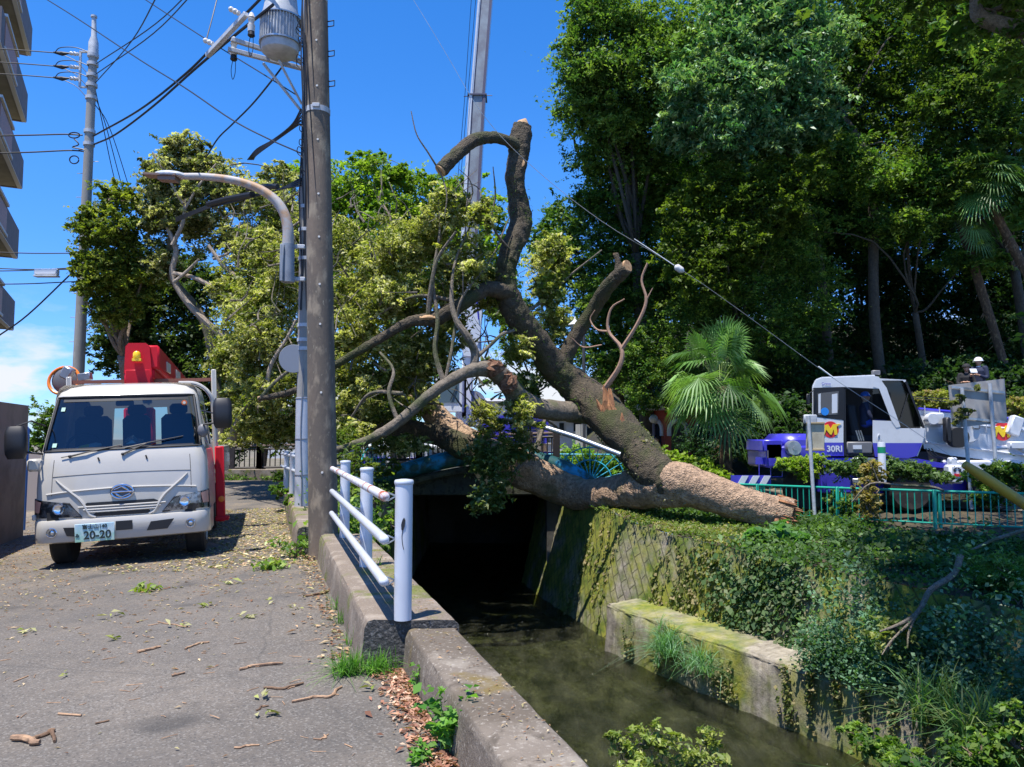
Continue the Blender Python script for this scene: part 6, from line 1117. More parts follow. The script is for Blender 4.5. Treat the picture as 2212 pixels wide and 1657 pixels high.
# ================================================================== CENTRE CRANE
M['purple'] = pm('violet_blue_crane_paint', (.05, .042, .48), .3, coat=.5); M['cwhite'] = pm('white_crane_paint', (.66, .68, .72), .3, coat=.4, var=((4, (.58, .6, .64), .5, .7),)); M['boomdark'] = pm('boom_side_grey', (.30, .33, .35), .5, var=((2, (.22, .22, .24), .4, .6),)); M['boomblack'] = pm('boom_dark_edge', (.10, .09, .13), .5)
cc = thing('mobile_crane', 'white mobile crane with its telescopic boom raised into the sky behind the fallen tree', 'crane', D(1020, 990, 33)); Y_ = 33
def seg(y0, y1, w_, x0, x1, mats=('cwhite', 'boomdark', 'boomblack')):
    a, b_ = D(x0, y0, Y_), D(x1, y1, Y_); mb = MB(); W2 = w_ * px(Y_) / 2; dp = W2 * 1.1; V = []
    prof = [(-1, -1), (-.62, -1.0), (-.45, -.9), (.62, -.9), (.72, -1.0), (1, -1), (1, 1), (-1, 1)]
    for q in (a, b_): V += [q + np.array((x * W2, y * dp, 0)) for x, y in prof]
    F = [(i, (i + 1) % 8, 8 + (i + 1) % 8, 8 + i) for i in range(8)] + [tuple(range(8)), tuple(range(8, 16))]
    mb.add(V, F[:1], 0); mb.add(V, [F[1]], 2); mb.add(V, [F[2]], 1); mb.add(V, [F[3], F[4]], 2); mb.add(V, F[5:], 0); return mb.build('boom_section', [M[m_] for m_ in mats], cc, True, smooth=False)
seg(215, -40, 32, 1032, 1052); seg(640, 212, 36, 1008, 1032)
mb = MB(); a = D(1032, 212, 33); mb.box(a, (.82, .85, .06)); mb.tube([a + np.array((.3, -.3, -.02)), a + np.array((.65, -.3, -.02))], .02, 5); mb.tube([a + np.array((-.3, -.3, -.03)), a + np.array((-.6, -.3, -.06))], .02, 5); mb.build('boom_collar', M['boomblack'], cc, True)
mb = MB(); 
for x0, x1 in ((1018, 1040), (1012, 1030)): mb.tube([D(x0 - 8, 210, 32.5), D(x0 - 26, 420, 32.5)], .012, 4); mb.tube([D(x1 - 10, -30, 32.5), D(x0 - 8, 210, 32.5)], .012, 4)
mb.build('hoist_rope', M['cable'], cc, True)
# lower boom section with lettering
mb = MB(); P = [(990, 730), (1006, 565), (1026, 600), (1040, 560), (1042, 660), (1036, 735), (1020, 770), (1002, 768)]; A = [D(x, y, 32.4) for x, y in P]; B = [p + np.array((0, .9, 0)) for p in A]; mb.add(A + B, [tuple(range(8))[::-1], tuple(range(8, 16))] + [(i, (i + 1) % 8, 8 + (i + 1) % 8, 8 + i) for i in range(8)]); lb = mb.build('boom_base', M['cwhite'], cc, True, smooth=False)
mb = MB(); mb.tube([D(1025, 602, 32.36), D(1034, 690, 32.36)], .03, 5); mb.tube([D(1041, 560, 32.36), D(1040, 660, 32.36)], .035, 5); mb.build('blue_edge', M['purple'], cc, True)
o = text('boom_lettering', 'へ\nあ\nな\nけ', .36, M['purple'], lb, tuple(D(1013, 632, 32.33)), (R(90), R(4), 0), bold=.004); 
mb = MB(); mb.cyl(D(1032, 760, 32.6), D(1030, 690, 32.6), .17, 14); mb.cyl(D(1031, 715, 32.6), D(1024, 640, 32.6), .1, 12); mb.build('lift_cylinder', M['cwhite'], cc, True)
mb = MB(); mb.box(D(1010, 830, 33), (.45, .9, 3.0), rot=(0, R(1), 0), bev=.04); mb.box(D(998, 865, 33), (.5, .9, 2.2), bev=.04); mb.box(D(1018, 900, 33.4), (1.2, 1.2, .9), bev=.06); mb.build('turret', M['cwhite'], cc, True)
mb = MB(); mb.cyl(D(1024, 870, 33) + np.array((0, -.3, 0)), D(1024, 870, 33) + np.array((0, .3, 0)), .5, 20); mb.build('winch_drum', M['boomdark'], cc, True)
cb = D(974, 852, 31.5); mb = MB(); mb.prism([(-.62, -.72), (.5, -.72), (.5, .62), (.38, .78), (-.42, .78), (-.6, .5)], -.8, .8, 'Y'); mb.v[0] += cb; mb.build('cab', M['cwhite'], cc, True, smooth=False)
mb = MB(); mb.prism([(-.5, -.38), (.38, -.38), (.38, .52), (.3, .62), (-.36, .62), (-.5, .42)], -.83, -.80, 'Y'); mb.v[0] += cb; gp = mb.build('cab_window', pm('crane_window', (.10, .15, .19), .05, spec=.9), cc, True, smooth=False)
mb = MB(); mb.tube([cb + np.array((.3, -.86, .3)), cb + np.array((.05, -.87, -.3))], .02, 5); mb.build('wiper', M['black'], gp, True)
mb = MB(); q = D(1043, 868, 31); mb.box(q, (.26, .16, .2), rot=(0, R(20), 0)); mb.tube([q, q + np.array((-.1, 0, -.3)), q + np.array((.15, 0, -.6))], .02, 5); mb.build('work_lamp', M['black'], cc, True)
# violet carrier body
cy = thing('crane_carrier', 'violet blue crane carrier body parked behind the bridge railing', 'crane truck', D(1110, 1000, 31)); q = D(1118, 925, 31)
mb = MB(); mb.prism([(-1.55, -.6), (1.15, -.6), (1.2, .35), (.95, .55), (-.25, .62), (-1.1, .3), (-1.55, .2)], -1.2, 1.2, 'Y'); mb.v[0] += q; mb.build('body', M['purple'], cy, True, smooth=False)
mb = MB(); 
for k in range(7): mb.box(q + np.array((.45, -1.24, -.45 + k * .13)), (1.1, .05, .03))
for k in range(5): mb.box(q + np.array((.0 + k * .24, -1.24, -.05)), (.02, .05, .85))
mb.build('radiator_grille', M['boomblack'], cy, True)
mb = MB(); mb.box(q + np.array((.1, -1.3, .42)), (.95, .05, .03)); mb.box(q + np.array((.1, -1.3, .32)), (.95, .05, .03)); mb.box(q + np.array((.1, -1.3, .22)), (.95, .05, .03)); mb.build('step_grate', M['cwhite'], cy, True)
mb = MB(); q = D(900, 975, 30); mb.box(q, (5.2, 1.8, .55), bev=.06); mb.box(q + np.array((0, .2, .4)), (2.6, 1.4, .5), bev=.08); mb.build('front_panel', M['cwhite'], cy, True)
mb = MB(); mb.box(q + np.array((0, -.92, -.38)), (5.2, .1, .34), bev=.02); mb.build('bumper', M['purple'], cy, True)
mb = MB()
for k in range(8): a = q + np.array((-2.3 + k * .65, -.99, -.38)); mb.prism([(-.12, -.15), (.1, -.15), (.22, .15), (.0, .15)], -.02, .02, 'Y'); mb.v[-1] += a
each(mb, 'bumper_stripe', M['cwhite'], cy, True, smooth=False)
for dx in (-1.6, .95, 1.9):
    mb = MB(); mb.box(q + np.array((dx, -.93, .05)), (.5, .06, .26), bev=.05); h = mb.build('headlight', M['black'], cy, True); mb = MB(); mb.lathe([(.001, -.03), (.09, -.03), (.1, .02), (.001, .02)], q + np.array((dx - .1, -.97, .05)), 16, 'Y'); mb.lathe([(.001, -.03), (.09, -.03), (.1, .02), (.001, .02)], q + np.array((dx + .12, -.97, .05)), 16, 'Y'); mb.build('lens', M['steel'], h, True)
mb = MB(); q = D(1180, 985, 30.5); 
for k in range(6): mb.box(q + np.array((-.6 + k * .26, 0, 0)), (.15, .08, .3), rot=(0, R(15), 0))
mb.box(q + np.array((0, .1, 0)), (2.2, .1, .34)); mb.build('warning_board', [M['purple']], cy, True)
# ================================================================== RIGHT BANK OBJECTS
M['green'] = pm('sea_green_fence_paint', (.015, .36, .24), .4, var=((6, (.02, .28, .2), .45, .65),))
fn = thing('pipe_fence', 'sea green pipe fence with thin upright bars running along the right bank', 'fence', (8.06, 17, -.5))
F_ = resample([(14.5, 12.4), (12.5, 14.2), (10.5, 15.8), (8.95, 16.6), (7.64, 17.5), (6.62, 18.5), (5.57, 19.6), (4.9, 20.6)], 92)
fz = lambda y: float(np.interp(y, [14, 17, 21, 24], [-.5, -.5, -.55, -.3]))
FP_ = np.array([(p[0], p[1], fz(p[1])) for p in F_])
mb = MB(); mb.tube(FP_ + np.array((0, 0, .80)), .027, 8); mb.build('top_rail', M['green'], fn, True); mb = MB(); mb.tube(FP_ + np.array((0, 0, .12)), .02, 8); mb.build('bottom_rail', M['green'], fn, True)
for i, p in enumerate(FP_):
    if i % 14 == 7:
        mb = MB(); mb.box(p + np.array((-.05, 0, .38)), (.07, .07, .9), bev=.012); mb.box(p + np.array((.06, 0, .38)), (.07, .07, .9), bev=.012); mb.build('post', M['green'], fn, True)
    else: mb = MB(); mb.cyl(p + np.array((0, 0, .12)), p + np.array((0, 0, .8)), .0125, 6); mb.build('baluster', M['green'], fn, True)
f2 = thing('pipe_fence', 'turquoise pipe fence in front of the bright hedge beside the fan guard', 'fence', D(1270, 1000, 22.6)); A = resample([tuple(D(1185, 965, 22.8)[:2]), tuple(D(1270, 972, 22.5)[:2]), tuple(D(1345, 985, 22)[:2])], 26); AP = np.array([(p[0], p[1], .15) for p in A])
mb = MB(); mb.tube(AP + np.array((0, 0, .8)), .025, 6); mb.build('top_rail', M['cyan'], f2, True)
for p in AP[::2]: mb = MB(); mb.cyl(p, p + np.array((0, 0, .8)), .012, 5); mb.build('baluster', M['cyan'], f2, True)
# raised bank behind the crane
S = []
for x in np.linspace(8.5, 40, 24):
    t = min(1, max(0, (x - 9.5) / 3.0)); S.append([(x, 21.6, -.4), (x, 22.2, -.4 + 1.6 * t), (x, 22.9, -.4 + 2.35 * t), (x, 25, -.4 + 2.5 * t), (x, 29, -.2 + 2.9 * t)])
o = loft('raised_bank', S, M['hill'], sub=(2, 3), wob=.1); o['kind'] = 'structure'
# -------- crane truck
rc = thing('crane_truck', 'blue and white crane truck with open cab door, parked behind the green fence', 'crane truck', D(1850, 1000, 20)); CY = 19.6; DV = np.array((.40, 1, 0))
def pr(P, y0, y1): # picture polygon extruded in depth
    A = [D(x, y, CY) for x, y in P]; return [a + DV * y0 for a in A] + [a + DV * y1 for a in A]
def panel(name, P, mat, off=0., th=.03, parent=None, round_=False):
    n = len(P); V = pr(P, -off - th, -off); mb = MB(); mb.add(V, [tuple(range(n))[::-1], tuple(range(n, 2 * n))] + [(i, (i + 1) % n, n + (i + 1) % n, n + i) for i in range(n)]); return mb.build(name, mat, parent or rc, True, smooth=False)
OUT = [(1757, 985), (1757, 835), (1763, 822), (1775, 817), (1880, 812), (1955, 822), (1962, 828), (1997, 925), (1996, 945), (1980, 985)]
# cab shell: back and far side walls, roof, floor
panel('cab_back_shell', OUT, M['under'], off=-1.35, th=.05)
M['cabblack'] = pm('matt_black_cab_frame', (.012, .012, .014), .5); M['darkglass2'] = glassmat('dark_cab_glass', (.16, .2, .2), .0)
def strip(name, P, mat, y0=0., y1=1.35):
    mb = MB()
    for a, b_ in zip(P[:-1], P[1:]):
        q = [D(*a, CY), D(*b_, CY)]; d = q[1] - q[0]; n_ = np.array((-d[2], 0, d[0])); n_ /= np.linalg.norm(n_); n_ *= .03
        V = [q[0] + n_, q[1] + n_, q[1] - n_, q[0] - n_]; mb.add([v + DV * y0 for v in V] + [v + DV * y1 for v in V], [(0, 1, 2, 3), (4, 7, 6, 5), (0, 4, 5, 1), (1, 5, 6, 2), (2, 6, 7, 3), (3, 7, 4, 0)])
    return mb.build(name, mat, rc, True)
strip('cab_roof', [(1757, 835), (1763, 822), (1775, 817), (1890, 812)], M['cwhite']); strip('cab_floor', [(1757, 983), (1980, 983)], M['under']); strip('cab_rear_wall', [(1757, 985), (1757, 835)], M['cwhite'])
# camera side skin
panel('roof_skin', [(1757, 838), (1763, 822), (1775, 817), (1890, 812), (1898, 840), (1822, 836)], M['cwhite'])
panel('window_frame', [(1757, 838), (1824, 836), (1824, 908), (1757, 900)], M['cabblack'], .005); strip('door_top_frame', [(1822, 838), (1888, 838)], M['cabblack'], -.02, .1); strip('door_side_frame', [(1824, 838), (1826, 984)], M['cabblack'], -.02, .1)
wi = panel('rear_window', [(1766, 850), (1812, 845), (1811, 896), (1768, 897)], pm('dark_cab_window', (.04, .05, .07), .05, spec=.9), .03, .01)
for x in (1768, 1797): panel('reflected_blind', [(x, 852), (x + (5 if x < 1780 else 12), 850), (x + (5 if x < 1780 else 12), 892), (x, 893)], M['cwhite'], .042, .004, wi)  # solid white strips imitate a reflection in the window
mb = MB(); mb.lathe([(.001, -.004), (.10, -.004), (.10, .004), (.001, .004)], D(1782, 889, CY - .05), 22, 'Y'); mb.build('blue_round_sticker', pm('blue_sticker', (.02, .25, .75), .5), wi, True)
panel('side_panel', [(1757, 900), (1822, 908), (1822, 956), (1757, 956)], M['cwhite']); panel('side_stripe', [(1757, 956), (1822, 956), (1823, 985), (1757, 985)], M['purple'])
panel('front_skin', [(1885, 908), (1935, 910), (1945, 925), (1997, 925), (1996, 945), (1992, 957), (1885, 957)], M['cwhite']); panel('front_stripe', [(1885, 957), (1992, 957), (1980, 985), (1960, 990), (1890, 987)], M['purple'])
panel('pillar', [(1886, 812), (1898, 814), (1915, 838), (1945, 922), (1936, 924), (1926, 910), (1899, 840), (1886, 836)], M['cwhite'], .01)
panel('quarter_window', [(1885, 840), (1899, 840), (1926, 908), (1885, 905)], M['darkglass2'], .0, .01)
panel('windscreen', [(1905, 822), (1950, 822), (1957, 830), (1993, 922), (1946, 922)], M['darkglass2'], .0, .01); strip('front_glass_frame', [(1957, 824), (1996, 925)], M['cabblack'], 0, .06); strip('top_glass_frame', [(1900, 820), (1957, 823)], M['cwhite'], 0, 1.3)
strip('nose', [(1997, 925), (1996, 945), (1980, 985)], M['cwhite'])
mb = MB(); mb.box(D(1838, 968, CY + .5), (.8, .8, .3), bev=.03); mb.box(D(1838, 912, CY + .75), (.22, .5, .9), rot=(0, R(-8), 0), bev=.05); mb.box(D(1856, 948, CY + .7), (.6, .5, .18), bev=.04); mb.build('seat', M['seat'], rc, True)
mb = MB(); mb.box(D(1853, 967, CY + .1), (.66, .25, .3), bev=.03); mb.build('console', M['greyplastic'], rc, True); mb = MB(); mb.box(D(1852, 966, CY - .04), (.22, .02, .1)); mb.build('console_label', M['cwhite'], rc, True)
mb = MB()
for k in range(3): mb.cyl(D(1856 + 5 * k, 952, CY + .1), D(1849 + 5 * k, 930, CY + .1), .018, 6)
mb.build('control_lever', M['steel'], rc, True)
mb = MB(); mb.tube([D(x, y, CY - .05) for x, y in ((1897, 955), (1896, 945), (1899, 938), (1902, 945), (1901, 972), (1896, 976))], .012, 6, smooth=3); mb.build('grab_handle', M['cwhite'], rc, True)
mb = MB(); mb.box(D(1830, 818, CY + .5), (.95, .5, .05), bev=.02); mb.build('roof_rail', M['cwhite'], rc, True); mb = MB(); mb.box(D(1892, 805, CY + .3), (.2, .12, .12), bev=.02); mb.build('roof_lamp', M['greyplastic'], rc, True)
M['logored'] = pm('logo_red', (.68, .02, .03), .4); M['logoyellow'] = pm('logo_yellow', (.9, .62, .02), .4)
def logo(x, y, r_, Yc, clip=False):
    c = D(x, y, Yc); mb = MB(); mb.lathe([(.001, -.005), (r_, -.005), (r_, .005), (.001, .005)], c, 28, 'Y'); lo = mb.build('logo_disc', M['logored'], rc, True)
    m_ = [(-1.15, -.55), (-.75, -.62), (-.55, .0), (-.1, -.6), (.1, -.6), (.35, .05), (.45, -.65), (.8, -.6), (.72, .35), (1.3, .72), (.3, .62), (.02, .1), (-.3, .62), (-.95, .45), (-.9, .25), (-.72, .2)]
    mb = MB(); mb.prism([(a * r_, b_ * r_) for a, b_ in m_], -.02, -.008, 'Y'); mb.v[0] += c; mb.build('logo_letter', M['logoyellow'], lo, True, smooth=False)
logo(1794, 928, .21, CY - .03); text('model_text', '30RI', .21, M['cwhite'], rc, tuple(D(1803, 970, CY - .045) - np.array(rc.location)), (R(90), 0, 0), bold=.006, sx=1.05); text('roof_text', 'Crevo', .09, M['purple'], rc, tuple(D(1785, 829, CY - .045) - np.array(rc.location)), (R(90), 0, 0))
# boom
mb = MB(); A = pr([(1984, 884), (2060, 892), (2260, 916), (2260, 1010), (2060, 985), (2000, 970)], .3, 1.0); n_ = 6; mb.add(A, [tuple(range(6))[::-1], tuple(range(6, 12))] + [(i, (i + 1) % 6, 6 + (i + 1) % 6, 6 + i) for i in range(6)]); mb.build('boom', M['cwhite'], rc, True, smooth=False)
mb = MB(); mb.tube([D(1984, 883, CY + .3), D(2060, 890, CY + .3), D(2260, 914, CY + .3)], .04, 6); mb.build('boom_top_stripe', M['purple'], rc, True)
mb = MB(); 
for a, b_ in (((2000, 955), (2260, 990)), ((1995, 905), (2260, 935))): mb.tube([D(*a, CY + .28), D(*b_, CY + .28)], .03, 6)
each(mb, 'boom_rib', M['cwhite'], rc, True)
mb = MB(); mb.lathe([(.001, -.12), (.27, -.12), (.3, -.08), (.3, .1), (.001, .1)], D(2088, 932, CY + .2), 26, 'Y'); mb.build('winch_cover', M['cwhite'], rc, True); mb = MB(); mb.lathe([(.001, -.1), (.26, -.1), (.26, .1), (.001, .1)], D(2068, 945, CY + .1), 24, 'Y'); mb.v[0][:, 0] += 0; mb.build('winch_drum', M['under'], rc, True)
mb = MB(); mb.box(D(2022, 905, CY + .2), (.36, .2, .32), bev=.04); mb.lathe([(.001, -.1), (.14, -.1), (.14, .1), (.001, .1)], D(2012, 905, CY + .1), 18, 'Y'); mb.build('boom_motor', M['cwhite'], rc, True)
mb = MB(); mb.box(D(2108, 922, CY + .1), (.2, .12, .13), bev=.03); mb.build('side_lamp', M['greyplastic'], rc, True); mb = MB(); mb.box(D(2108, 922, CY + .03), (.16, .03, .09), bev=.02); mb.build('lamp_lens', M['steel'], rc, True)
mb = MB(); mb.box(D(2046, 928, CY), (.14, .2, .62), bev=.03); mb.build('black_mirror', M['black'], rc, True)
logo(2166, 932, .24, CY + .27)
mb = MB(); mb.box(D(2192, 920, CY + .2), (.3, .2, .5), rot=(0, R(20), 0), bev=.03); mb.tube([D(2150, 968, CY + .1), D(2190, 965, CY + .1), D(2240, 985, CY + .1)], .06, 8); mb.box(D(2195, 962, CY), (.4, .2, .2), bev=.03); mb.build('boom_fitting', M['cwhite'], rc, True)
mb = MB(); mb.tube([D(2050, 862, CY + .3), D(1960, 855, CY + .3)], .01, 5); mb.tube([D(2050, 868, CY + .3), D(1960, 858, CY + .3)], .01, 5); mb.build('hoist_rope', M['cable'], rc, True)
mb = MB(); mb.tube([D(1760, 842, CY - .1), D(1748, 850, CY - .2)], .012, 5); mb.box(D(1746, 862, CY - .25), (.1, .06, .26), bev=.02); mb.build('cab_mirror', M['cabblack'], rc, True)
mb = MB(); mb.tube([D(1945, 905, CY - .03), D(1962, 850, CY - .03)], .009, 5); mb.build('wiper', M['cabblack'], rc, True)
mb = MB()
for k in range(3): mb.tube([D(2000 + 6 * k, 968, CY + .1), D(2010 + 8 * k, 985, CY + .05), D(2040 + 8 * k, 990, CY + .1)], .014, 5, smooth=4)
mb.build('hydraulic_hose', M['cable'], rc, True)
mb = MB()
for x in (1640, 1665, 1690): mb.tube([D(x, 1003, CY - .1), D(x, 1030, CY - .1)], .012, 5)
mb.tube([D(1640, 1030, CY - .1), D(1690, 1030, CY - .1)], .012, 5); mb.build('step_ladder', M['purple'], rc, True)
for x in (1998, 2030, 2130, 2180): mb = MB(); mb.box(D(x, 897 + (x - 1998) * .13, CY + .26), (.02, .03, .5)); mb.build('boom_seam', M['galv'], rc, True)
# carrier
mb = MB(); mb.box(D(1690, 985, CY + .6), (1.35, 1.6, .55), bev=.05); mb.box(D(1706, 957, CY + .6), (1.0, 1.5, .48), bev=.16); mb.box(D(1650, 962, CY + .5), (.5, 1.4, .3), bev=.03); mb.build('engine_hood', M['purple'], rc, True)
mb = MB(); mb.lathe([(.001, -.12), (.17, -.12), (.19, -.06), (.19, .1), (.001, .1)], D(1713, 968, CY - .28), 24, 'Y'); mb.lathe([(.001, -.15), (.05, -.15), (.06, .0), (.001, .0)], D(1713, 968, CY - .28), 16, 'Y'); mb.build('air_filter', M['steel'], rc, True); mb = MB(); mb.lathe([(.13, 0), (.17, .06), (.1, .1), (.001, .12)], D(1722, 948, CY + .1), 16); mb.build('vent_cap', M['greyplastic'], rc, True)
mb = MB(); mb.box(D(1672, 975, CY - .19), (.36, .02, .34)); mb.box(D(1655, 970, CY + .1), (.1, .02, .08)); mb.build('engine_vent', M['boomblack'], rc, True)
mb = MB(); mb.add(pr([(1632, 988), (1980, 990), (2045, 1002), (2050, 1012), (1985, 1006), (1632, 1003)], 0, 2.0), [(0, 1, 2, 3, 4, 5)[::-1], (6, 7, 8, 9, 10, 11)] + [(i, (i + 1) % 6, 6 + (i + 1) % 6, 6 + i) for i in range(6)]); mb.box(D(1785, 1030, CY + .3), (.75, 1.2, .75), bev=.03); mb.box(D(1950, 1035, CY + 1.2), (4.6, 1.2, .7), bev=.03); mb.build('carrier_body', M['purple'], rc, True, smooth=False)
mb = MB(); mb.box(D(2110, 1006, CY + .4), (1.9, .8, .3), bev=.05); mb.box(D(1760, 985, CY - .05), (.2, .05, .12)); mb.build('front_bumper', M['cwhite'], rc, True)
mb = MB(); mb.box(D(1895, 985, CY + .9), (2.4, 1.4, .25)); mb.box(D(2040, 985, CY + .9), (1.5, 1.0, .5)); mb.build('slew_ring', M['under'], rc, True)
mb = MB()
for k in range(2): mb.box(D(1865, 994 + 45 * k, CY - .03), (.55, .04, .12), bev=.01)
each(mb, 'steel_plate', M['steel'], rc, True)
for x in (1740, 1960, 2140):
    c = D(x, 1050, CY + .3); c[2] = .12; mb = MB(); mb.lathe([(.3, -.2), (.5, -.2), (.56, -.12), (.56, .12), (.5, .2), (.3, .2)], c, 28, 'Y'); wh = mb.build('wheel', M['rubber'], rc, True); mb = MB(); mb.lathe([(.001, -.1), (.28, -.12), (.31, -.2), (.31, .1), (.001, .1)], c, 22, 'Y'); mb.build('rim', M['cwhite'], wh, True)
mb = MB(); mb.box(D(1622, 1038, CY - .1), (1.0, .06, .26)); wb_ = mb.build('warning_board', M['purple'], rc, True)
mb = MB()
for k in range(3): mb.prism([(-.1, -.12), (.06, -.12), (.2, .12), (.04, .12)], -.02, .01, 'Y'); mb.v[-1] += D(1600 + 24 * k, 1038, CY - .15)
each(mb, 'warning_stripe', M['cwhite'], wb_, True, smooth=False)
wt = thing('white_tank', 'white capped tank with a red and black face marking beside the yellow guard', 'tank', D(2058, 1040, 18.2)); c = D(2060, 1024, 18.2)
mb = MB(); mb.box(c, (.34, .3, .44), bev=.05); mb.box(c + np.array((-.02, 0, .3)), (.18, .16, .18), bev=.03); mb.build('body', M['cwhite'], wt, True)
mb = MB(); 
for s in (-1, 1): mb.box(c + np.array((s * .05, -.16, .13)), (.09, .01, .02), rot=(0, R(s * 30), 0)); mb.box(c + np.array((s * .06, -.16, .08)), (.05, .01, .04))
mb.box(c + np.array((.1, -.16, -.04)), (.015, .01, .1)); each(mb, 'black_marking', M['black'], wt, True); mb = MB(); mb.box(c + np.array((.0, -.16, -.02)), (.15, .012, .06)); mb.build('red_marking', M['logored'], wt, True)
# signs seen from behind, bollard
sg = thing('road_sign', 'large grey sign board seen from behind on two white posts, twigs caught on it', 'road sign', D(2112, 1090, 17)); P = [(2050, 832), (2170, 818), (2176, 912), (2058, 925)]
A = [D(x, y, 17) for x, y in P]; mb = MB(); mb.add(A + [a + np.array((0, .03, 0)) for a in A], [(0, 1, 2, 3), (7, 6, 5, 4), (0, 4, 5, 1), (1, 5, 6, 2), (2, 6, 7, 3), (3, 7, 4, 0)]); mb.build('board', pm('sign_back_grey', (.40, .38, .36), .55, var=((3, (.33, .31, .3), .45, .6),)), sg, True, smooth=False)
mb = MB()
for y in (842, 908): mb.box(D(2113, y - (0 if y < 900 else 2), 16.97), (1.18, .03, .05), rot=(0, R(6), 0))
each(mb, 'stiffener', M['steel'], sg, True)
for a, b_ in (((2078, 838), (2100, 1100)), ((2138, 828), (2158, 1095))): mb = MB(); mb.cyl(D(*a, 16.93), D(*b_, 16.93), .04, 12); mb.build('post', M['galv'], sg, True)
s2 = thing('road_sign', 'small box sign seen from behind on a thin white post beside the crane cab logo', 'road sign', D(1756, 1110, 18)); mb = MB(); mb.box(D(1761, 942, 18), (.40, .12, .62), rot=(0, R(2), 0), bev=.015); mb.build('sign_box', pm('cream_sign_box', (.5, .45, .33), .6, var=((5, (.4, .35, .25), .45, .6),)), s2, True)
mb = MB(); 
for y in (914, 972): mb.box(D(1761, y, 17.92), (.44, .05, .05), bev=.01)
each(mb, 'frame_strip', pm('wood_strip', (.36, .28, .16), .7), s2, True)
mb = MB(); mb.cyl(D(1746, 898, 17.9), D(1760, 1112, 17.9), .042, 12); mb.build('post', M['galv'], s2, True); mb = MB(); mb.box(D(1750, 905, 17.95), (.3, .1, .2), bev=.02); mb.build('cap_box', M['galv'], s2, True)
bl = thing('bollard', 'white bollard with a green band in front of the crane cab', 'bollard', D(1904, 1030, 17.8)); mb = MB(); mb.lathe([(.085, -.9), (.085, .0), (.08, .02), (.001, .025)], D(1904, 957, 17.8), 20); mb.build('post', M['cwhite'], bl, True); mb = MB(); mb.lathe([(.0875, -.23), (.0875, -.09)], D(1904, 957, 17.8), 20); mb.build('green_band', pm('green_reflective_band', (.01, .28, .12), .4), bl, True)
# kiosk
kk = thing('brick_kiosk', 'round red brick kiosk with white arches and a dark conical roof behind the palm', 'kiosk', D(1480, 985, 31)); c = D(1478, 985, 31); c[2] = 0; kx, ky = c[0], c[1]
def brick():
    m, nt, N, L, b = node_mat('red_brick'); v = coords(nt, 'Object', None, (R(90), 0, 0)); br = N.new('ShaderNodeTexBrick'); br.inputs['Scale'].default_value = 4.5; L.new(v, br.inputs['Vector']); br.inputs['Color1'].default_value = (.34, .05, .03, 1); br.inputs['Color2'].default_value = (.42, .08, .05, 1); br.inputs['Mortar'].default_value = (.2, .1, .08, 1); L.new(br.outputs['Color'], b.inputs['Base Color']); b.inputs['Roughness'].default_value = .85; return m
mb = MB(); mb.lathe([(1.35, -.2), (1.35, 2.55)], (kx, ky, 0), 8, rot=None); mb.build('wall', brick(), kk, True, smooth=False)
mb = MB(); mb.lathe([(1.3, 2.5), (1.95, 2.52), (1.98, 2.72), (1.7, 2.74)], (kx, ky, 0), 16); mb.build('eaves', pm('white_eaves', (.55, .54, .52), .7), kk, True)
mb = MB(); mb.lathe([(1.9, 2.72), (1.2, 3.4), (.55, 4.1), (.05, 4.6)], (kx, ky, 0), 16); mb.build('roof', pm('slate_roof', (.09, .10, .09), .7, var=((3, (.16, .16, .14), .5, .6),), bm=(9, .5, .03)), kk, True)
for a in (-112.5, -67.5, -22.5, -157.5):
    ra = R(a); n0 = np.array((math.cos(ra), math.sin(ra), 0)); s0 = np.array((-n0[1], n0[0], 0)); ap_ = 1.35 * math.cos(R(22.5)); p0 = np.array((kx, ky, 0)) + n0 * (ap_ + .01)
    mb = MB(); pts = [p0 + s0 * (.34 * math.cos(t)) + np.array((0, 0, 1.75 + .34 * math.sin(t))) for t in np.linspace(0, math.pi, 14)]; pts = [p0 + s0 * .34 + np.array((0, 0, 1.5))] + pts + [p0 - s0 * .34 + np.array((0, 0, 1.5))]; mb.tube(pts, .09, 8); wn_ = mb.build('window_arch', pm('white_arch', (.62, .62, .64), .6) if 'arch' not in M else M['arch'], kk, True); M['arch'] = wn_.data.materials[0]
    mb = MB(); P = [p0 + s0 * .27 + np.array((0, 0, .7))] + [p0 + s0 * (.27 * math.cos(t)) + np.array((0, 0, 1.72 + .27 * math.sin(t))) for t in np.linspace(0, math.pi, 12)] + [p0 - s0 * .27 + np.array((0, 0, .7))]; n2 = len(P); mb.add(P + [q - n0 * .06 for q in P], [tuple(range(n2)), tuple(range(n2, 2 * n2))[::-1]] + [(i, (i + 1) % n2, n2 + (i + 1) % n2, n2 + i) for i in range(n2)]); mb.build('window_pane', M['dark_glass'], wn_, True, smooth=False)
l2 = thing('globe_lamp', 'short globe lamp beside the left wall of the brick kiosk', 'street lamp', D(1412, 985, 29)); mb = MB(); mb.cyl(D(1413, 985, 29), D(1412, 915, 29), .05, 10); mb.build('post', M['boomblack'], l2, True); mb = MB(); mb.ball(D(1412, 905, 29), .17, 16, 10); mb.build('globe', pm('frosted_globe', (.5, .5, .5), .3), l2, True)
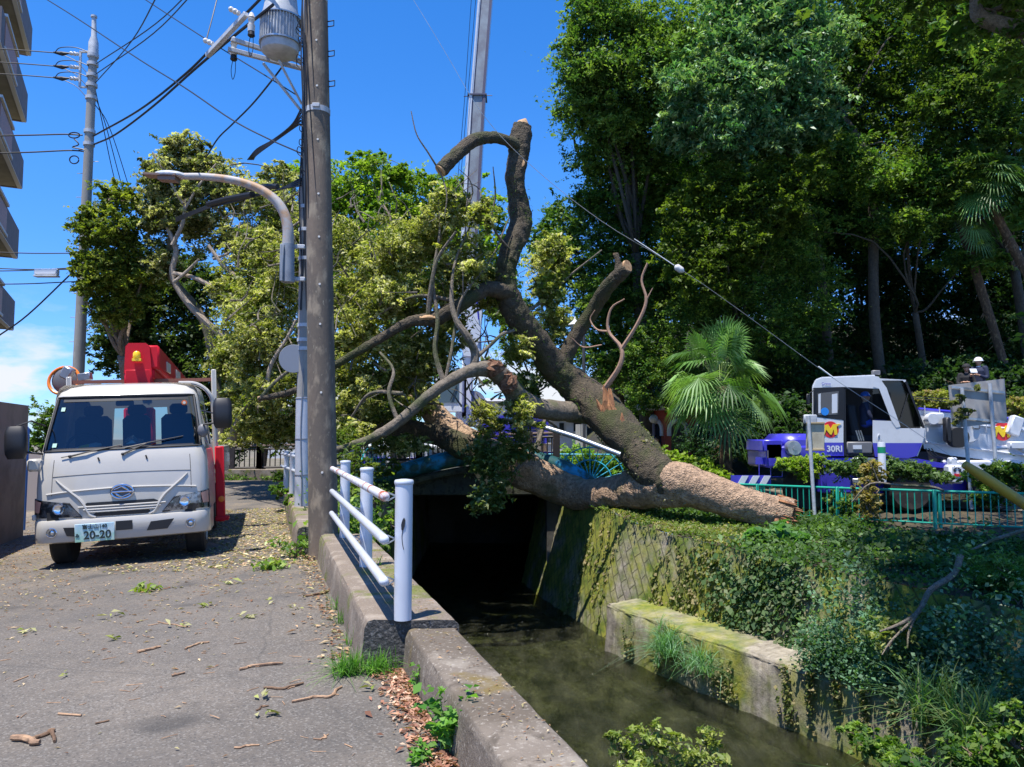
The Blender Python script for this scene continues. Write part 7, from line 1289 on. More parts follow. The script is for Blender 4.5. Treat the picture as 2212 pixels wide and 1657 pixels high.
pd = thing('fluted_column', 'grey fluted column base standing at the right of the distant white house', 'column', D(1262, 985, 27)); mb = MB(); a = np.linspace(0, 2 * math.pi, 41)[:-1]; q = D(1256, 985, 27); n_ = 40; V = [(q[0] + (.2 + .02 * math.cos(10 * t)) * math.cos(t) * s_, q[1] + (.2 + .02 * math.cos(10 * t)) * math.sin(t) * s_, z) for z, s_ in ((-.3, 1.1), (.9, 1.1), (1.0, .95), (1.9, .9)) for t in a]; mb.add(V, [(i * n_ + j, i * n_ + (j + 1) % n_, (i + 1) * n_ + (j + 1) % n_, (i + 1) * n_ + j) for i in range(3) for j in range(n_)] + [tuple(3 * n_ + j for j in range(n_))]); mb.build('shaft', pm('grey_stone', (.36, .35, .32), .8), pd, True)
# ================================================================== PEOPLE
SK = pm('skin', (.46, .26, .17), .55)
def voxel(mb, size):
    me = bpy.data.meshes.new('tmp'); V = np.concatenate(mb.v); me.from_pydata(V.tolist(), [], mb.f); bm = bmesh.new(); bm.from_mesh(me); bmesh.ops.recalc_face_normals(bm, faces=bm.faces); bm.to_mesh(me); bm.free(); o = bpy.data.objects.new('tmp', me); COL.objects.link(o)
    m = o.modifiers.new('r', 'REMESH'); m.mode = 'VOXEL'; m.voxel_size = size; m.use_smooth_shade = True; s = o.modifiers.new('s', 'SMOOTH'); s.iterations = 3; s.factor = .5
    e = bpy.data.meshes.new_from_object(o.evaluated_get(bpy.context.evaluated_depsgraph_get())); bpy.data.objects.remove(o); return e
def person(label, head, face_az, top, legs, hair='hair', hat=None, pose='stand', hatcol=None, group=None, lean=0., shirt=None, scale=1.):
    """head: world point of head centre; face_az: direction faced (radians, 0 = +x)"""
    head = np.array(head, float); r = thing('person', label, 'person', head - np.array((0, 0, 1.58 * scale)), (0, 0, face_az), group=group)
    # local frame: x forward, y left, z up; feet at 0
    J = dict(head=(0.02, 0, 1.58), neck=(0, 0, 1.44), chest=(0, 0, 1.28), waist=(0, 0, 1.02), hip=(0, 0, .92))
    arms = []
    for s in (-1, 1):
        sh = np.array((0, s * .185, 1.38))
        if pose == 'stand': el_, wr_ = sh + np.array((-.02, s * .05, -.29)), sh + np.array((.06, s * .04, -.54))
        elif pose == 'phone': el_, wr_ = sh + np.array((.04, s * .05, -.28)), sh + np.array((.28, -s * .08, -.22))
        elif pose == 'crossed': el_, wr_ = sh + np.array((.08, s * .04, -.27)), sh + np.array((.22, -s * .18, -.24))
        else: el_, wr_ = sh + np.array((.06, s * .06, -.27)), sh + (np.array((.20, s * .02, -.46)))
        arms.append((sh, el_, wr_))
    legs_ = []
    for s in (-1, 1):
        hp = np.array((0, s * .095, .90))
        if pose == 'sit': kn, an = hp + np.array((.42, s * .05, .03)), hp + np.array((.45, s * .05, -.40))
        else: kn, an = hp + np.array((.02, s * .03, -.43)), hp + np.array((-.01, s * .05, -.83))
        legs_.append((hp, kn, an))
    def limb(mb, P, rr, n=12): mb.tube(P, rr, n, smooth=4)
    b = MB(); b.ball((0.015, 0, 1.585), (.098, .077, .118), 18, 14); b.ball((.065, 0, 1.545), (.05, .05, .065), 12, 8); b.ball((.115, 0, 1.575), (.02, .014, .026), 8, 6)
    for s in (-1, 1): b.ball((0.0, s * .08, 1.58), (.018, .012, .03), 8, 6)
    limb(b, [(0, 0, 1.36), (0, 0, 1.45), (.01, 0, 1.52)], [.07, .056, .055]); limb(b, [(0, 0, .9), (0, 0, 1.1), (0, 0, 1.3), (0, 0, 1.38)], [.12, .11, .14, .08])
    for (sh, el_, wr_), s in zip(arms, (-1, 1)):
        limb(b, [sh, el_, wr_], [.05, .042, .028]); d = wr_ - el_; d /= np.linalg.norm(d); sd_ = np.cross(d, (0, 0, 1.)); sd_ /= np.linalg.norm(sd_); pl_ = wr_ + d * .05; b.tube([wr_, pl_, wr_ + d * .09], [.028, .036, .03], 10)
        for k, (o_, L_) in enumerate(((-.027, .065), (-.009, .08), (.010, .075), (.027, .058))): q = wr_ + d * .085 + sd_ * o_; b.tube([q, q + d * L_ * .55, q + d * L_ * .9 + np.array((.012, 0, -.02))], [.010, .009, .008], 7)
        b.tube([wr_ + d * .03 - sd_ * .02, wr_ + d * .05 - sd_ * .05, wr_ + d * .085 - sd_ * .062], [.013, .011, .009], 7)
    for hp, kn, an in legs_: limb(b, [hp, kn, an], [.075, .05, .036]); b.tube([an, an + np.array((.12, 0, -.05))], [.04, .03], 8)
    me = voxel(b, .0085); me.materials.append(SK); bo = link('body', me, r); 
    e = MB()
    for s in (-1, 1): e.ball((.106, s * .031, 1.60), (.006, .013, .007), 8, 5); e.box((.108, s * .031, 1.622), (.008, .032, .007))
    e.box((.112, 0, 1.528), (.006, .042, .006)); e.build('face_detail', pm('dark_features', (.04, .02, .018), .6) if 'feat' not in M else M['feat'], bo); M['feat'] = e and bpy.data.materials.get('dark_features')
    g = MB(); limb(g, [(0, 0, .86), (0, 0, .98), (0, 0, 1.16), (0, 0, 1.30), (0, 0, 1.40), (0, 0, 1.435)], [.165, .16, .165, .185, .13, .07], 16); g.v[-1] *= np.array((.78, 1.08, 1)); 
    for sh, el_, wr_ in arms: limb(g, [sh * np.array((1, .8, 1)), sh, el_, el_ * .12 + wr_ * .88], [.075, .072, .055, .044])
    me = voxel(g, .014); me.materials.append(top); link('jacket', me, r)
    g = MB(); g.ball((0, 0, .90), (.13, .165, .12), 14, 8)
    for hp, kn, an in legs_: limb(g, [hp, kn, an], [.098, .075, .06])
    me = voxel(g, .016); me.materials.append(legs); link('trousers', me, r)
    g = MB()
    for hp, kn, an in legs_: g.ball(an + np.array((.06, 0, -.045)), (.14, .05, .045), 12, 6)
    each(g, 'boot', M['black'], r)
    if shirt is not None: g = MB(); limb(g, [(.01, 0, 1.36), (.012, 0, 1.45)], [.082, .066]); g.build('collar', shirt, r)
    if hat:
        g = MB(); t = np.linspace(0, 1, 8); g.lathe([(.126 * math.cos(x * 1.5), .118 * math.sin(x * 1.55)) for x in t], (0.01, 0, 1.615), 24); g.v[0] *= 1; 
        if hat == 'helmet': g.lathe([(.125, -.012), (.150, -.018), (.150, -.008), (.125, .004)], (0.012, 0, 1.618), 24)
        else: g.ball((.13, 0, 1.622), (.075, .075, .008), 14, 4)
        g.build(hat, hatcol, r)
    else:
        g = MB(); g.ball((-.008, 0, 1.625), (.102, .086, .098), 16, 10); V = g.v[0]; V[:, 2] = np.where((V[:, 0] > .03) & (V[:, 2] < 1.64), 1.64, V[:, 2]); V += rng.normal(size=V.shape) * .002; g.build('hair', pm('black_hair', (.015, .012, .010), .5), r)
    if scale != 1: r.scale = (scale,) * 3
    return r
navy = pm('navy_cloth', (.018, .025, .06), .8, bm=(30, .3, .01)); navy2 = pm('dark_blue_grey_cloth', (.045, .055, .085), .8, bm=(30, .3, .01)); blk = pm('black_cloth', (.015, .015, .018), .8, bm=(30, .3, .01)); bluet = pm('royal_blue_trousers', (.02, .06, .38), .8)
person('crane operator in blue helmet and navy jacket leaning out of the cab door', D(1868, 858, CY + .38), R(-15), navy, bluet, hat='helmet', hatcol=pm('blue_helmet', (.02, .12, .6), .25, coat=.6), pose='sit', shirt=pm('light_blue_collar', (.2, .55, .75), .7))
person('worker in white helmet looking down at papers, above the sign board', D(2114, 782, 23.2), R(215), navy, navy, hat='helmet', hatcol=pm('white_helmet', (.8, .8, .84), .25, coat=.6), pose='phone', shirt=M['cwhite'])
person('worker in dark cap and black clothes beside the white helmeted worker', D(2088, 796, 23.4), R(230), blk, blk, hat='cap', hatcol=blk, pose='crossed')
person('man in dark blue grey top facing the camera at the left of the kiosk', D(1390, 944, 30), R(250), navy2, blk, pose='stand')
person('man in black jacket turned left, in front of the kiosk window', D(1420, 950, 30), R(185), blk, blk, pose='crossed')
person('man in navy jacket with a yellow bag partly hidden by the fallen trunk', D(1362, 948, 30.3), R(160), navy, blk, pose='stand')
mb = MB(); mb.ball(D(1377, 985, 29.9), (.12, .1, .2), 12, 8); o = mb.build('shoulder_bag', pm('yellow_bag', (.75, .48, .03), .6)); tag(o, 'small yellow bag at the hip of the man next to the fallen trunk', 'bag')
pap = MB(); pap.box(D(2103, 801, 22.8), (.2, .02, .14), rot=(R(-30), 0, 0)); o = pap.build('paper_sheet', M['cwhite']); tag(o, 'white paper held up by the worker in the white helmet', 'paper')
# ================================================================== HEDGES, SHRUBS, UNDERGROWTH
def bush(name, label, blobs, n, pal, size, cat, base=None, mat='leaf', per=20, spread=.25, shell=.5, asp=.6, kind=None, group=None, droop=0., stems=True):
    B = blobs_px(blobs); C, col, CC = cluster(B, n, per=per, spread=spread, shell=shell, pal=pal); bs = np.array(B[0][0]); bs[2] -= B[0][1][2]
    t = thing(name, label, cat, bs if base is None else base, group=group)
    if kind: t['kind'] = kind
    leafmesh('foliage', C, size, col, M[mat], t, asp=asp, droop=droop)
    if stems:
        mb = MB()
        for b in B:
            near = CC[np.linalg.norm((CC - b[0]) / np.array(b[1]), axis=1) < 1.15]; f_ = np.array(b[0]) - np.array((0, 0, b[1][2] * .95))
            if len(near): limbs(mb, f_, near[rng.choice(len(near), min(9, len(near)), replace=False)], .02, 4, bend=.1)
        mb.build('stems', M['bark'], t, True)
    return t
bush('hedge', 'bright yellow green hedge rising above the middle of the fallen trunk', [(1390, 985, 21.5, 25, 16), (1420, 990, 21.5, 30, 20), (1460, 998, 21.3, 32, 22), (1500, 1005, 21.2, 32, 22), (1530, 1010, 21, 25, 20), (1560, 1030, 20.5, 18, 14)], 15000, 'hedge', .07, 'hedge')
bush('hedge', 'fresh green hedge behind the cyan fan guard', [(1215, 990, 23.2, 30, 26), (1245, 990, 23, 30, 28), (1280, 1000, 22.6, 32, 30), (1315, 1005, 22.2, 30, 28), (1340, 1010, 22, 22, 26), (1290, 1040, 21.9, 30, 20), (1330, 1045, 21.5, 28, 20)], 16000, [(.10, .22, .03), (.16, .31, .05), (.25, .38, .08)], .075, 'hedge')
bush('hedge', 'clipped pale green hedge end below the small box sign', [(1700, 1000, 19.1, 22, 16), (1735, 1003, 19, 30, 20), (1770, 1000, 18.9, 25, 18), (1745, 1025, 19, 20, 14)], 8000, 'hedge', .06, 'hedge')
bush('hedge', 'dark green hedge in front of the crane body, brown patch in it', [(1820, 1010, 18.4, 35, 18), (1870, 1008, 18.3, 35, 18), (1930, 1012, 18.2, 38, 20), (1985, 1015, 18, 35, 20), (2030, 1030, 17.8, 28, 14)], 15000, [(.05, .10, .03), (.09, .16, .05), (.16, .24, .09)], .065, 'hedge')
bush('shrub', 'ochre brown dying shrub leaning over the green fence', [(1882, 1020, 17.2, 22, 26), (1868, 1060, 16.9, 20, 28), (1880, 1090, 16.8, 20, 25)], 4500, [(.30, .22, .07), (.20, .18, .06), (.38, .30, .12)], .07, 'shrub')
bush('shrub', 'shaded dense shrub at the right edge above the green fence', [(2130, 1030, 16.8, 40, 22), (2185, 1020, 16.5, 40, 26), (2230, 1030, 16.2, 35, 30), (2150, 1070, 16.4, 40, 25)], 10000, 'forest', .07, 'shrub')
bush('shrub', 'tangled green shrub growing through the fence left of the brown one', [(1805, 1085, 17.9, 18, 24), (1835, 1098, 17.6, 18, 20)], 3000, 'forest', .07, 'shrub')
bush('shrub', 'round dark clipped shrub between the kiosk and the palm trunk', [(1512, 955, 27, 36, 36), (1535, 975, 26, 22, 26)], 9000, [(.015, .05, .02), (.03, .08, .03), (.06, .13, .06)], .06, 'shrub')
bush('shrub', 'sunlit yellow azalea bank on the slope behind the crane boom', [(1960, 868, 23.5, 40, 18), (2010, 862, 23.5, 40, 20), (2050, 865, 23.5, 35, 18), (1925, 880, 23.5, 35, 16), (2210, 880, 23, 40, 20)], 16000, [(.25, .30, .05), (.36, .38, .08), (.2, .24, .05), (.34, .24, .12)], .07, 'shrub', base=D(2000, 880, 23.5))
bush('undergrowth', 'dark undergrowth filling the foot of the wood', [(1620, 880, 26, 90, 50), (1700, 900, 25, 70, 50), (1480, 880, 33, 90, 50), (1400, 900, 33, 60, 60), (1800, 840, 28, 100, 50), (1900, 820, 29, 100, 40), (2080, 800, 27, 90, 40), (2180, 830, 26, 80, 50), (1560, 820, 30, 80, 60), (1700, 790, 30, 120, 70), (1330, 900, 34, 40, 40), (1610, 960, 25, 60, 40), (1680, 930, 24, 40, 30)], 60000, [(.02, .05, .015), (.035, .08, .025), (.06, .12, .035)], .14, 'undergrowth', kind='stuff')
bush('fern_patch', 'feathery fern shoots between the utility pole and the bridge pipe', [(760, 985, 16, 30, 30), (745, 950, 17, 30, 30), (790, 1010, 17, 28, 22), (835, 1010, 19, 30, 18), (770, 1050, 15, 25, 25), (810, 1080, 15, 22, 22)], 6500, [(.05, .11, .02), (.11, .17, .03), (.2, .24, .05)], .085, 'fern', asp=.25, droop=.5)
bush('shrub', 'leafy weeds below the rails where the near canal wall meets the bridge', [(820, 1180, 11.5, 16, 30), (850, 1130, 13, 18, 25), (800, 1140, 11.5, 14, 24)], 1800, 'forest', .07, 'weeds')
bush('shrub', 'leafy weeds at the foot of the far white railing', [(605, 1058, 16.3, 20, 14), (620, 1080, 14.8, 14, 10), (600, 1030, 18, 16, 10)], 1500, 'mid', .07, 'weeds')
# foreground shrub tops rising from the canal at the bottom edge
t = thing('shrub', 'yellow green shrub tops rising in front of the water at the bottom edge', 'shrub', D(1440, 1657, 4.6)); BB = [(1345, 1610, 4.4, 30, 22), (1395, 1590, 4.4, 35, 26), (1440, 1600, 4.4, 28, 26), (1375, 1650, 4.3, 45, 25), (1530, 1590, 4.6, 26, 24), (1510, 1640, 4.5, 45, 30), (1555, 1650, 4.5, 25, 22), (1455, 1655, 4.4, 50, 18), (1325, 1590, 4.4, 12, 10)]
B = blobs_px(BB); C, col, CC = cluster(B, 2600, per=12, spread=.45, shell=.2, pal=[(.16, .22, .04), (.26, .32, .06), (.36, .38, .10), (.12, .18, .04)]); leafmesh('foliage', C, .034, col, M['leaf_shiny'], t, asp=.42)
mb = MB(); rt = D(1440, 1657, 4.6) + np.array((.1, .2, -1.5)); 
for b in B: limbs(mb, rt, [b[0]], .012, 5, bend=.1); near = CC[np.linalg.norm((CC - b[0]) / np.array(b[1]), axis=1) < 1.2]; limbs(mb, b[0] - np.array((0, 0, b[1][2] * .6)), near[:14], .004, 4, bend=.1)
mb.build('stems', M['bark_grey'], t, True)
# ---------------- wall vines, moss plants and bank cover (uncountable)
W_ = WALL; nW = len(W_)
def wallpt(u, v):  # u: 0 near .. 1 far, v: 0 base .. 1 top
    i = u * (nW - 1); i0 = np.minimum(i.astype(int), nW - 2); f = (i - i0)[:, None]; j = v * 6; j0 = np.minimum(j.astype(int), 5); g = (j - j0)[:, None]
    P = lambda a, b_: W_[a, b_]
    return (P(i0, j0) * (1 - g) + P(i0, j0 + 1) * g) * (1 - f) + (P(i0 + 1, j0) * (1 - g) + P(i0 + 1, j0 + 1) * g) * f
def uY(Y): return float(np.interp(-Y, -wb[::-1, 1][::-1][::-1], np.linspace(1, 0, len(wb)))) if False else float(np.interp(Y, wb[:, 1], np.linspace(0, 1, len(wb))))
def strands(us, n, vtop, ln, sig=.006, per=26):
    C = []; 
    for k in range(n):
        u0 = us[rng.integers(len(us))] + rng.normal() * .02; v0 = vtop - rng.random() ** 2 * .25; L_ = rng.uniform(*ln); m = int(per * L_ * 3) + 4; v = v0 - np.linspace(0, 1, m) * L_; u = u0 + np.cumsum(rng.normal(size=m) * .0012) + rng.normal(size=m) * sig * .4; C.append(np.stack([u, v], 1))
    C = np.concatenate(C); C = C[(C[:, 1] > .12) & (C[:, 1] < 1.02) & (C[:, 0] > .02) & (C[:, 0] < .98)]; return C
nr = np.array((-.88, -.35, .3))
# u of interest: far part near bridge ~ .93, middle ~ .8, right (near) ~ .6
UV = strands(np.array([uY(y) for y in (14.9, 15.2, 15.5, 16.0, 16.4, 17.2, 18.8, 19.1)]), 26, .95, (.15, .8), sig=.0025); P = wallpt(UV[:, 0], UV[:, 1]) + nr * rng.uniform(.02, .09, (len(UV), 1))
vn = leafmesh('wall_vine', P, .075, pick('wallvine', len(P)), M['leaf'], None, out=nr * 1.5, up=.1, asp=.85); tag(vn, 'pale tan and green vines hanging in strands down the far canal wall', 'vine', kind='stuff')
UV = strands(np.linspace(uY(13.1), uY(14.6), 12), 48, 1.02, (.2, .85), sig=.004); P = wallpt(UV[:, 0], UV[:, 1]) + nr * rng.uniform(.03, .2, (len(UV), 1))
vn = leafmesh('wall_vine', P, .085, pick([(.07, .14, .04), (.12, .2, .07), (.2, .24, .12), (.04, .09, .03)], len(P)), M['leaf'], None, out=nr * 1.2, up=.3, asp=.8); tag(vn, 'thick green creeper draping the wall under the broken end of the trunk', 'creeper', kind='stuff')
UV = strands(np.linspace(.05, uY(13.2), 13), 110, 1.03, (.06, .5), sig=.005); P = wallpt(UV[:, 0], UV[:, 1]) + nr * rng.uniform(.02, .18, (len(UV), 1))
vn = leafmesh('wall_vine', P, .085, pick('ivy', len(P)), M['leaf'], None, out=nr * 1.2, up=.3, asp=.85); tag(vn, 'dark ivy covering the shaded right part of the canal wall', 'ivy', kind='stuff')
# bank slope cover
def bankpt(n, umin, umax, vmin, vmax):
    u = rng.uniform(umin, umax, n); v = rng.uniform(vmin, vmax, n); i = u * (len(BANK) - 1); i0 = np.minimum(i.astype(int), len(BANK) - 2); f = (i - i0)[:, None]; j0 = np.minimum(v.astype(int), BANK.shape[1] - 2); g = (v - j0)[:, None]
    return (BANK[i0, j0] * (1 - g) + BANK[i0, j0 + 1] * g) * (1 - f) + (BANK[i0 + 1, j0] * (1 - g) + BANK[i0 + 1, j0 + 1] * g) * f
def cover(name, label, c, n, h, size, pal, asp=.6, sp=.25, mat='leaf', up=.5, cat='ground cover'):
    idx = rng.integers(0, len(c), n); hh = np.repeat(rng.gamma(1.5, .5, len(c))[idx], 1); P = c[idx] + rng.normal(size=(n, 3)) * np.array((sp, sp, .02)); P[:, 2] += rng.random(n) * h * hh + .03
    cc = pick(pal, len(c)) * rng.uniform(.6, 1.4, (len(c), 1)); o = leafmesh(name, P, size, cc[idx], M[mat], None, asp=asp, up=up); tag(o, label, cat, kind='stuff'); return o
cover('bank_ivy', 'dark leafy ground cover on the bank between the wall top and the green fence', np.concatenate([bankpt(900, .0, uY(14.6), .0, 5.2), bankpt(180, uY(14.6), .8, 4.2, 6), bankpt(350, 0, .8, 8.2, 9)]), 72000, .16, .085, [(.04, .09, .025), (.07, .14, .04), (.12, .2, .07)], sp=.22)
cover('bank_ivy', 'sunlit low weeds on the bank around the trunk', bankpt(300, .62, 1, 2.5, 7), 10000, .14, .075, 'mid', sp=.2)
cover('bank_ivy', 'thin weeds on top of the far wall right under the trunk', bankpt(420, uY(14.6), uY(21.5), 0.05, 3), 15000, .07, .06, [(.10, .16, .03), (.16, .22, .05), (.3, .28, .12)], sp=.12)
cover('margin_weeds', 'low green weeds on the strip behind the far kerb wall', np.array([(rng.uniform(FP(Y) - .1, LX(Y)), Y, .06) for Y in rng.uniform(9.8, 22, 260)]), 11000, .3, .07, 'forest', sp=.18)
cover('kerb_weeds', 'bits of green growing along the grey kerb across the street', np.array([(x, 25.5 + rng.random() * .2, .03) for x in rng.uniform(-11, -4, 60)]), 1800, .18, .07, 'mid', sp=.15)
# bushes on the ledge
P = []
for k in range(160):
    t_ = rng.uniform(.62, .775) if k < 120 else rng.uniform(.1, .6); i = t_ * 49; q = led[int(i)]; n_ = ln[int(i)]; P.append((q[0] + n_[0] * rng.uniform(-.1, .7), q[1] + n_[1] * rng.uniform(-.1, .7), -2.08))
lc = np.array(P); cover('ledge_creeper', 'blue green creeper mounded on the ledge and spilling over its edge', lc, 34000, .75, .055, [(.06, .14, .07), (.1, .2, .11), (.16, .27, .16)], sp=.16, asp=.7)
P = []
for k in range(90):
    t_ = rng.uniform(.58, .79); i = int(t_ * 49); q = led[i]; n_ = ln[i]
    for z in np.linspace(-2.1, -2.1 - rng.uniform(.2, .95), 22): P.append((q[0] - n_[0] * (.07 + rng.random() * .08) + rng.normal() * .03, q[1] - n_[1] * .07 + rng.normal() * .03, z))
P = np.array(P); o = leafmesh('ledge_trailer', P, .05, pick('wallvine', len(P)), M['leaf'], None, out=nr, asp=.8); tag(o, 'trailing stems hanging down the front of the ledge', 'creeper', kind='stuff')
P = []
for t_, m in ((.93, 8), (.84, 16), (.79, 10), (.97, 10), (.66, 10)):
    i = int(t_ * 49); q = led[i]; n_ = ln[i]
    for k in range(m):
        uu = rng.normal() * .16
        for z in np.linspace(-2.25 - rng.random() * .5, -3.0, 16): P.append((q[0] - n_[0] * .13 + n_[1] * uu + rng.normal() * .02, q[1] - n_[1] * .13 - n_[0] * uu + rng.normal() * .02, z))
P = np.array(P); o = leafmesh('ledge_vine', P, .05, pick('wallvine', len(P)), M['leaf'], None, out=nr, asp=.8); tag(o, 'pale vine patches clinging to the sunlit front of the ledge', 'vine', kind='stuff')
# grass: blades as bent strips
def blades(name, label, roots, n, L_, w_, pal, parent=None, curve=.5, out=0., cat='grass', kind=None, group=None, mat='leaf'):
    R_ = roots[rng.integers(0, len(roots), n)]; a = rng.uniform(0, 6.283, n); l = L_ * rng.uniform(.45, 1.1, n); ln_ = np.abs(rng.normal(size=n)) * curve + out; d = np.stack([np.cos(a), np.sin(a), np.zeros(n)], 1); s = np.stack([-np.sin(a), np.cos(a), np.zeros(n)], 1)
    V = []
    for t, ww in ((0, 1.), (.35, .95), (.7, .65), (1., .05)):
        p = R_ + d * (l * ln_ * t ** 1.8)[:, None] + np.array((0, 0, 1.)) * (l * (t - ln_ * .55 * t ** 2.4))[:, None]
        V += [p - s * w_ * ww / 2, p + s * w_ * ww / 2]
    V = np.stack(V, 1).reshape(-1, 3); b = np.arange(n)[:, None] * 8; F = np.concatenate([b + np.array((0, 1, 3, 2)), b + np.array((2, 3, 5, 4)), b + np.array((4, 5, 7, 6))]); col = np.ones((n, 4)); col[:, :3] = pick(pal, n) * rng.uniform(.7, 1.3, (n, 1))
    o = quick(name, V, F, M[mat], parent, attr=np.repeat(col, 8, 0), world=parent is not None); tag(o, label, cat, group, kind); return o
def tuft(label, x, y, Yd, z, rad, n, L_, w_, pal, curve=.5, cat='grass', name='grass_tuft', group=None):
    c = D(x, y, Yd); c[2] = z; r_ = np.stack([c[0] + rng.normal(size=40) * rad, c[1] + rng.normal(size=40) * rad * .7, np.full(40, z)], 1); return blades(name, label, r_, n, L_, w_, pal, curve=curve, cat=cat, group=group)
tuft('lush grass tuft at the street foot of the kerb wall step, left one', 752, 1445, 4.8, 0, .055, 260, .20, .0045, 'weed', 1.0)
tuft('broader bladed grass tuft right beside the rough wall end', 815, 1440, 4.84, 0, .05, 150, .19, .006, 'weed', 1.0)
for k, (x, y, Yd, lab) in enumerate(((728, 1310, 6.6, 'thin grass sprouting at the kerb wall foot, farthest clump'), (742, 1345, 6.1, 'thin grass sprouting at the kerb wall foot, second clump from the pole'), (762, 1385, 5.5, 'thin grass sprouting at the kerb wall foot, nearest clump'))):
    tuft(lab, x, y, Yd, 0, .03, 40, .17, .0045, 'weed', .9)
tuft('yellow green sprout behind the middle white post', 805, 1200, 7.0, .28, .04, 16, .16, .010, 'weed', .5); tuft('small sprout right behind the nearest white post', 893, 1290, 5.2, .2, .015, 8, .13, .010, 'weed', .5)
# ledge grass clumps and large arching grass on the right
for lab, t_, n, L_, dz, o_ in (('drooping grass clump hanging over the left part of the ledge front', .90, 520, .62, -2.55, .1), ('second grass clump beside the drooping one on the ledge', .87, 260, .5, -2.6, .1)):
    i = int(t_ * 49); q = led[i]; n_ = ln[i]; c = np.array((q[0] - n_[0] * .18, q[1] - n_[1] * .18, dz)); rr = c + rng.normal(size=(40, 3)) * np.array((.10, .22, .10)); blades('grass_tuft', lab, rr, n, L_, .012, [(.08, .2, .06), (.14, .3, .12), (.25, .4, .25)], curve=1.0, out=.3)
for lab, px_, py_, Yd, z in (('large arching grass clump in the shade at the lower right', 2010, 1500, 9.6, -2.05), ('second arching grass clump at the lower right edge', 2110, 1520, 9.0, -2.05), ('arching grass clump low over the water at the lower right', 1990, 1600, 8.2, -2.6)):
    c = D(px_, py_, Yd); c[2] = z; rr = c + rng.normal(size=(40, 3)) * np.array((.15, .12, .02)); blades('grass_clump', lab, rr, 170, 1.0, .022, [(.08, .16, .05), (.12, .24, .09), (.2, .26, .1)], curve=.75, out=.2)
bush('shrub', 'dim mixed shrub filling the bottom right corner over the water', [(1890, 1610, 8.6, 50, 22), (1850, 1580, 9.2, 30, 18), (2110, 1620, 7.6, 70, 35), (2195, 1570, 7.6, 40, 50), (1960, 1645, 7.6, 50, 16)], 6500, 'forest', .06, 'shrub')
bush('shrub', 'bright bamboo grass shrub at the right edge below the fence', [(2170, 1230, 11, 50, 32), (2120, 1260, 11.4, 35, 28), (2205, 1290, 10.5, 30, 35), (2140, 1320, 10.8, 18, 40)], 5200, [(.08, .18, .04), (.14, .27, .06), (.24, .34, .1)], .085, 'shrub', asp=.25, droop=.5)
bush('shrub', 'pale yellow leafed sprig in the shade under the bare hanging branch', [(1925, 1345, 10.8, 26, 26), (1910, 1385, 10.7, 24, 28), (1960, 1370, 10.7, 18, 18)], 1500, [(.3, .32, .1), (.2, .26, .08)], .06, 'shrub')
bush('shrub', 'big leafed light green plant growing under the broken trunk end', [(1655, 1170, 15.0, 35, 22), (1690, 1160, 15.0, 30, 24), (1640, 1160, 15.1, 26, 16), (1720, 1175, 14.9, 24, 22), (1690, 1195, 14.9, 26, 18)], 900, [(.13, .28, .08), (.18, .36, .12), (.09, .2, .06)], .22, 'shrub', asp=.55, per=8)
# hanging bare branch on the right wall
mb = MB()
for P in ([(2075, 1200, 11, 14), (2060, 1240, 10.9, 13), (2010, 1275, 10.8, 12), (1985, 1320, 10.7, 10), (1950, 1345, 10.6, 7), (1900, 1365, 10.5, 4)], [(1985, 1320, 10.7, 8), (1960, 1350, 10.6, 6), (1925, 1385, 10.5, 4), (1905, 1415, 10.4, 2)], [(1990, 1310, 10.7, 6), (1965, 1360, 10.6, 5), (1960, 1400, 10.5, 3)]): limb_px(mb, P, n=8, smooth=4)
o = mb.build('hanging_branch', M['bark_grey']); tag(o, 'bare crooked branch hanging over the shaded wall at the right', 'branch')
mb = MB()
for P in ([(1840, 1085, 16.6, 3), (1880, 1045, 16.5, 4), (1940, 1048, 16.4, 5), (2010, 1052, 16.3, 7), (2040, 1060, 16.2, 6)], [(1900, 1046, 16.5, 3), (1885, 1010, 16.5, 2), (1870, 990, 16.5, 2)], [(2212, 1145, 13, 9), (2150, 1165, 12.8, 7), (2095, 1190, 12.6, 4)]): limb_px(mb, P, n=7, smooth=4)
o = mb.build('dead_limb', M['bark_grey']); tag(o, 'thin dead limb lying across the top rail of the green fence', 'branch')
mb = MB(); limb_px(mb, [(2230, 1140, 13, 10), (2150, 1165, 12.8, 7), (2095, 1190, 12.6, 4)], n=7, smooth=4); o = mb.build('dead_limb', M['bark_grey']); tag(o, 'dark dead limb slanting below the fence at the right edge', 'branch')
# twigs caught on the sign
bush('caught_twig', 'olive leafy twig caught on the back of the sign board', [(2075, 862, 16.75, 10, 10), (2090, 890, 16.75, 14, 12), (2068, 900, 16.7, 12, 16), (2112, 838, 16.75, 8, 5), (2060, 870, 16.7, 8, 6)], 420, [(.14, .16, .05), (.22, .22, .09)], .075, 'twig')
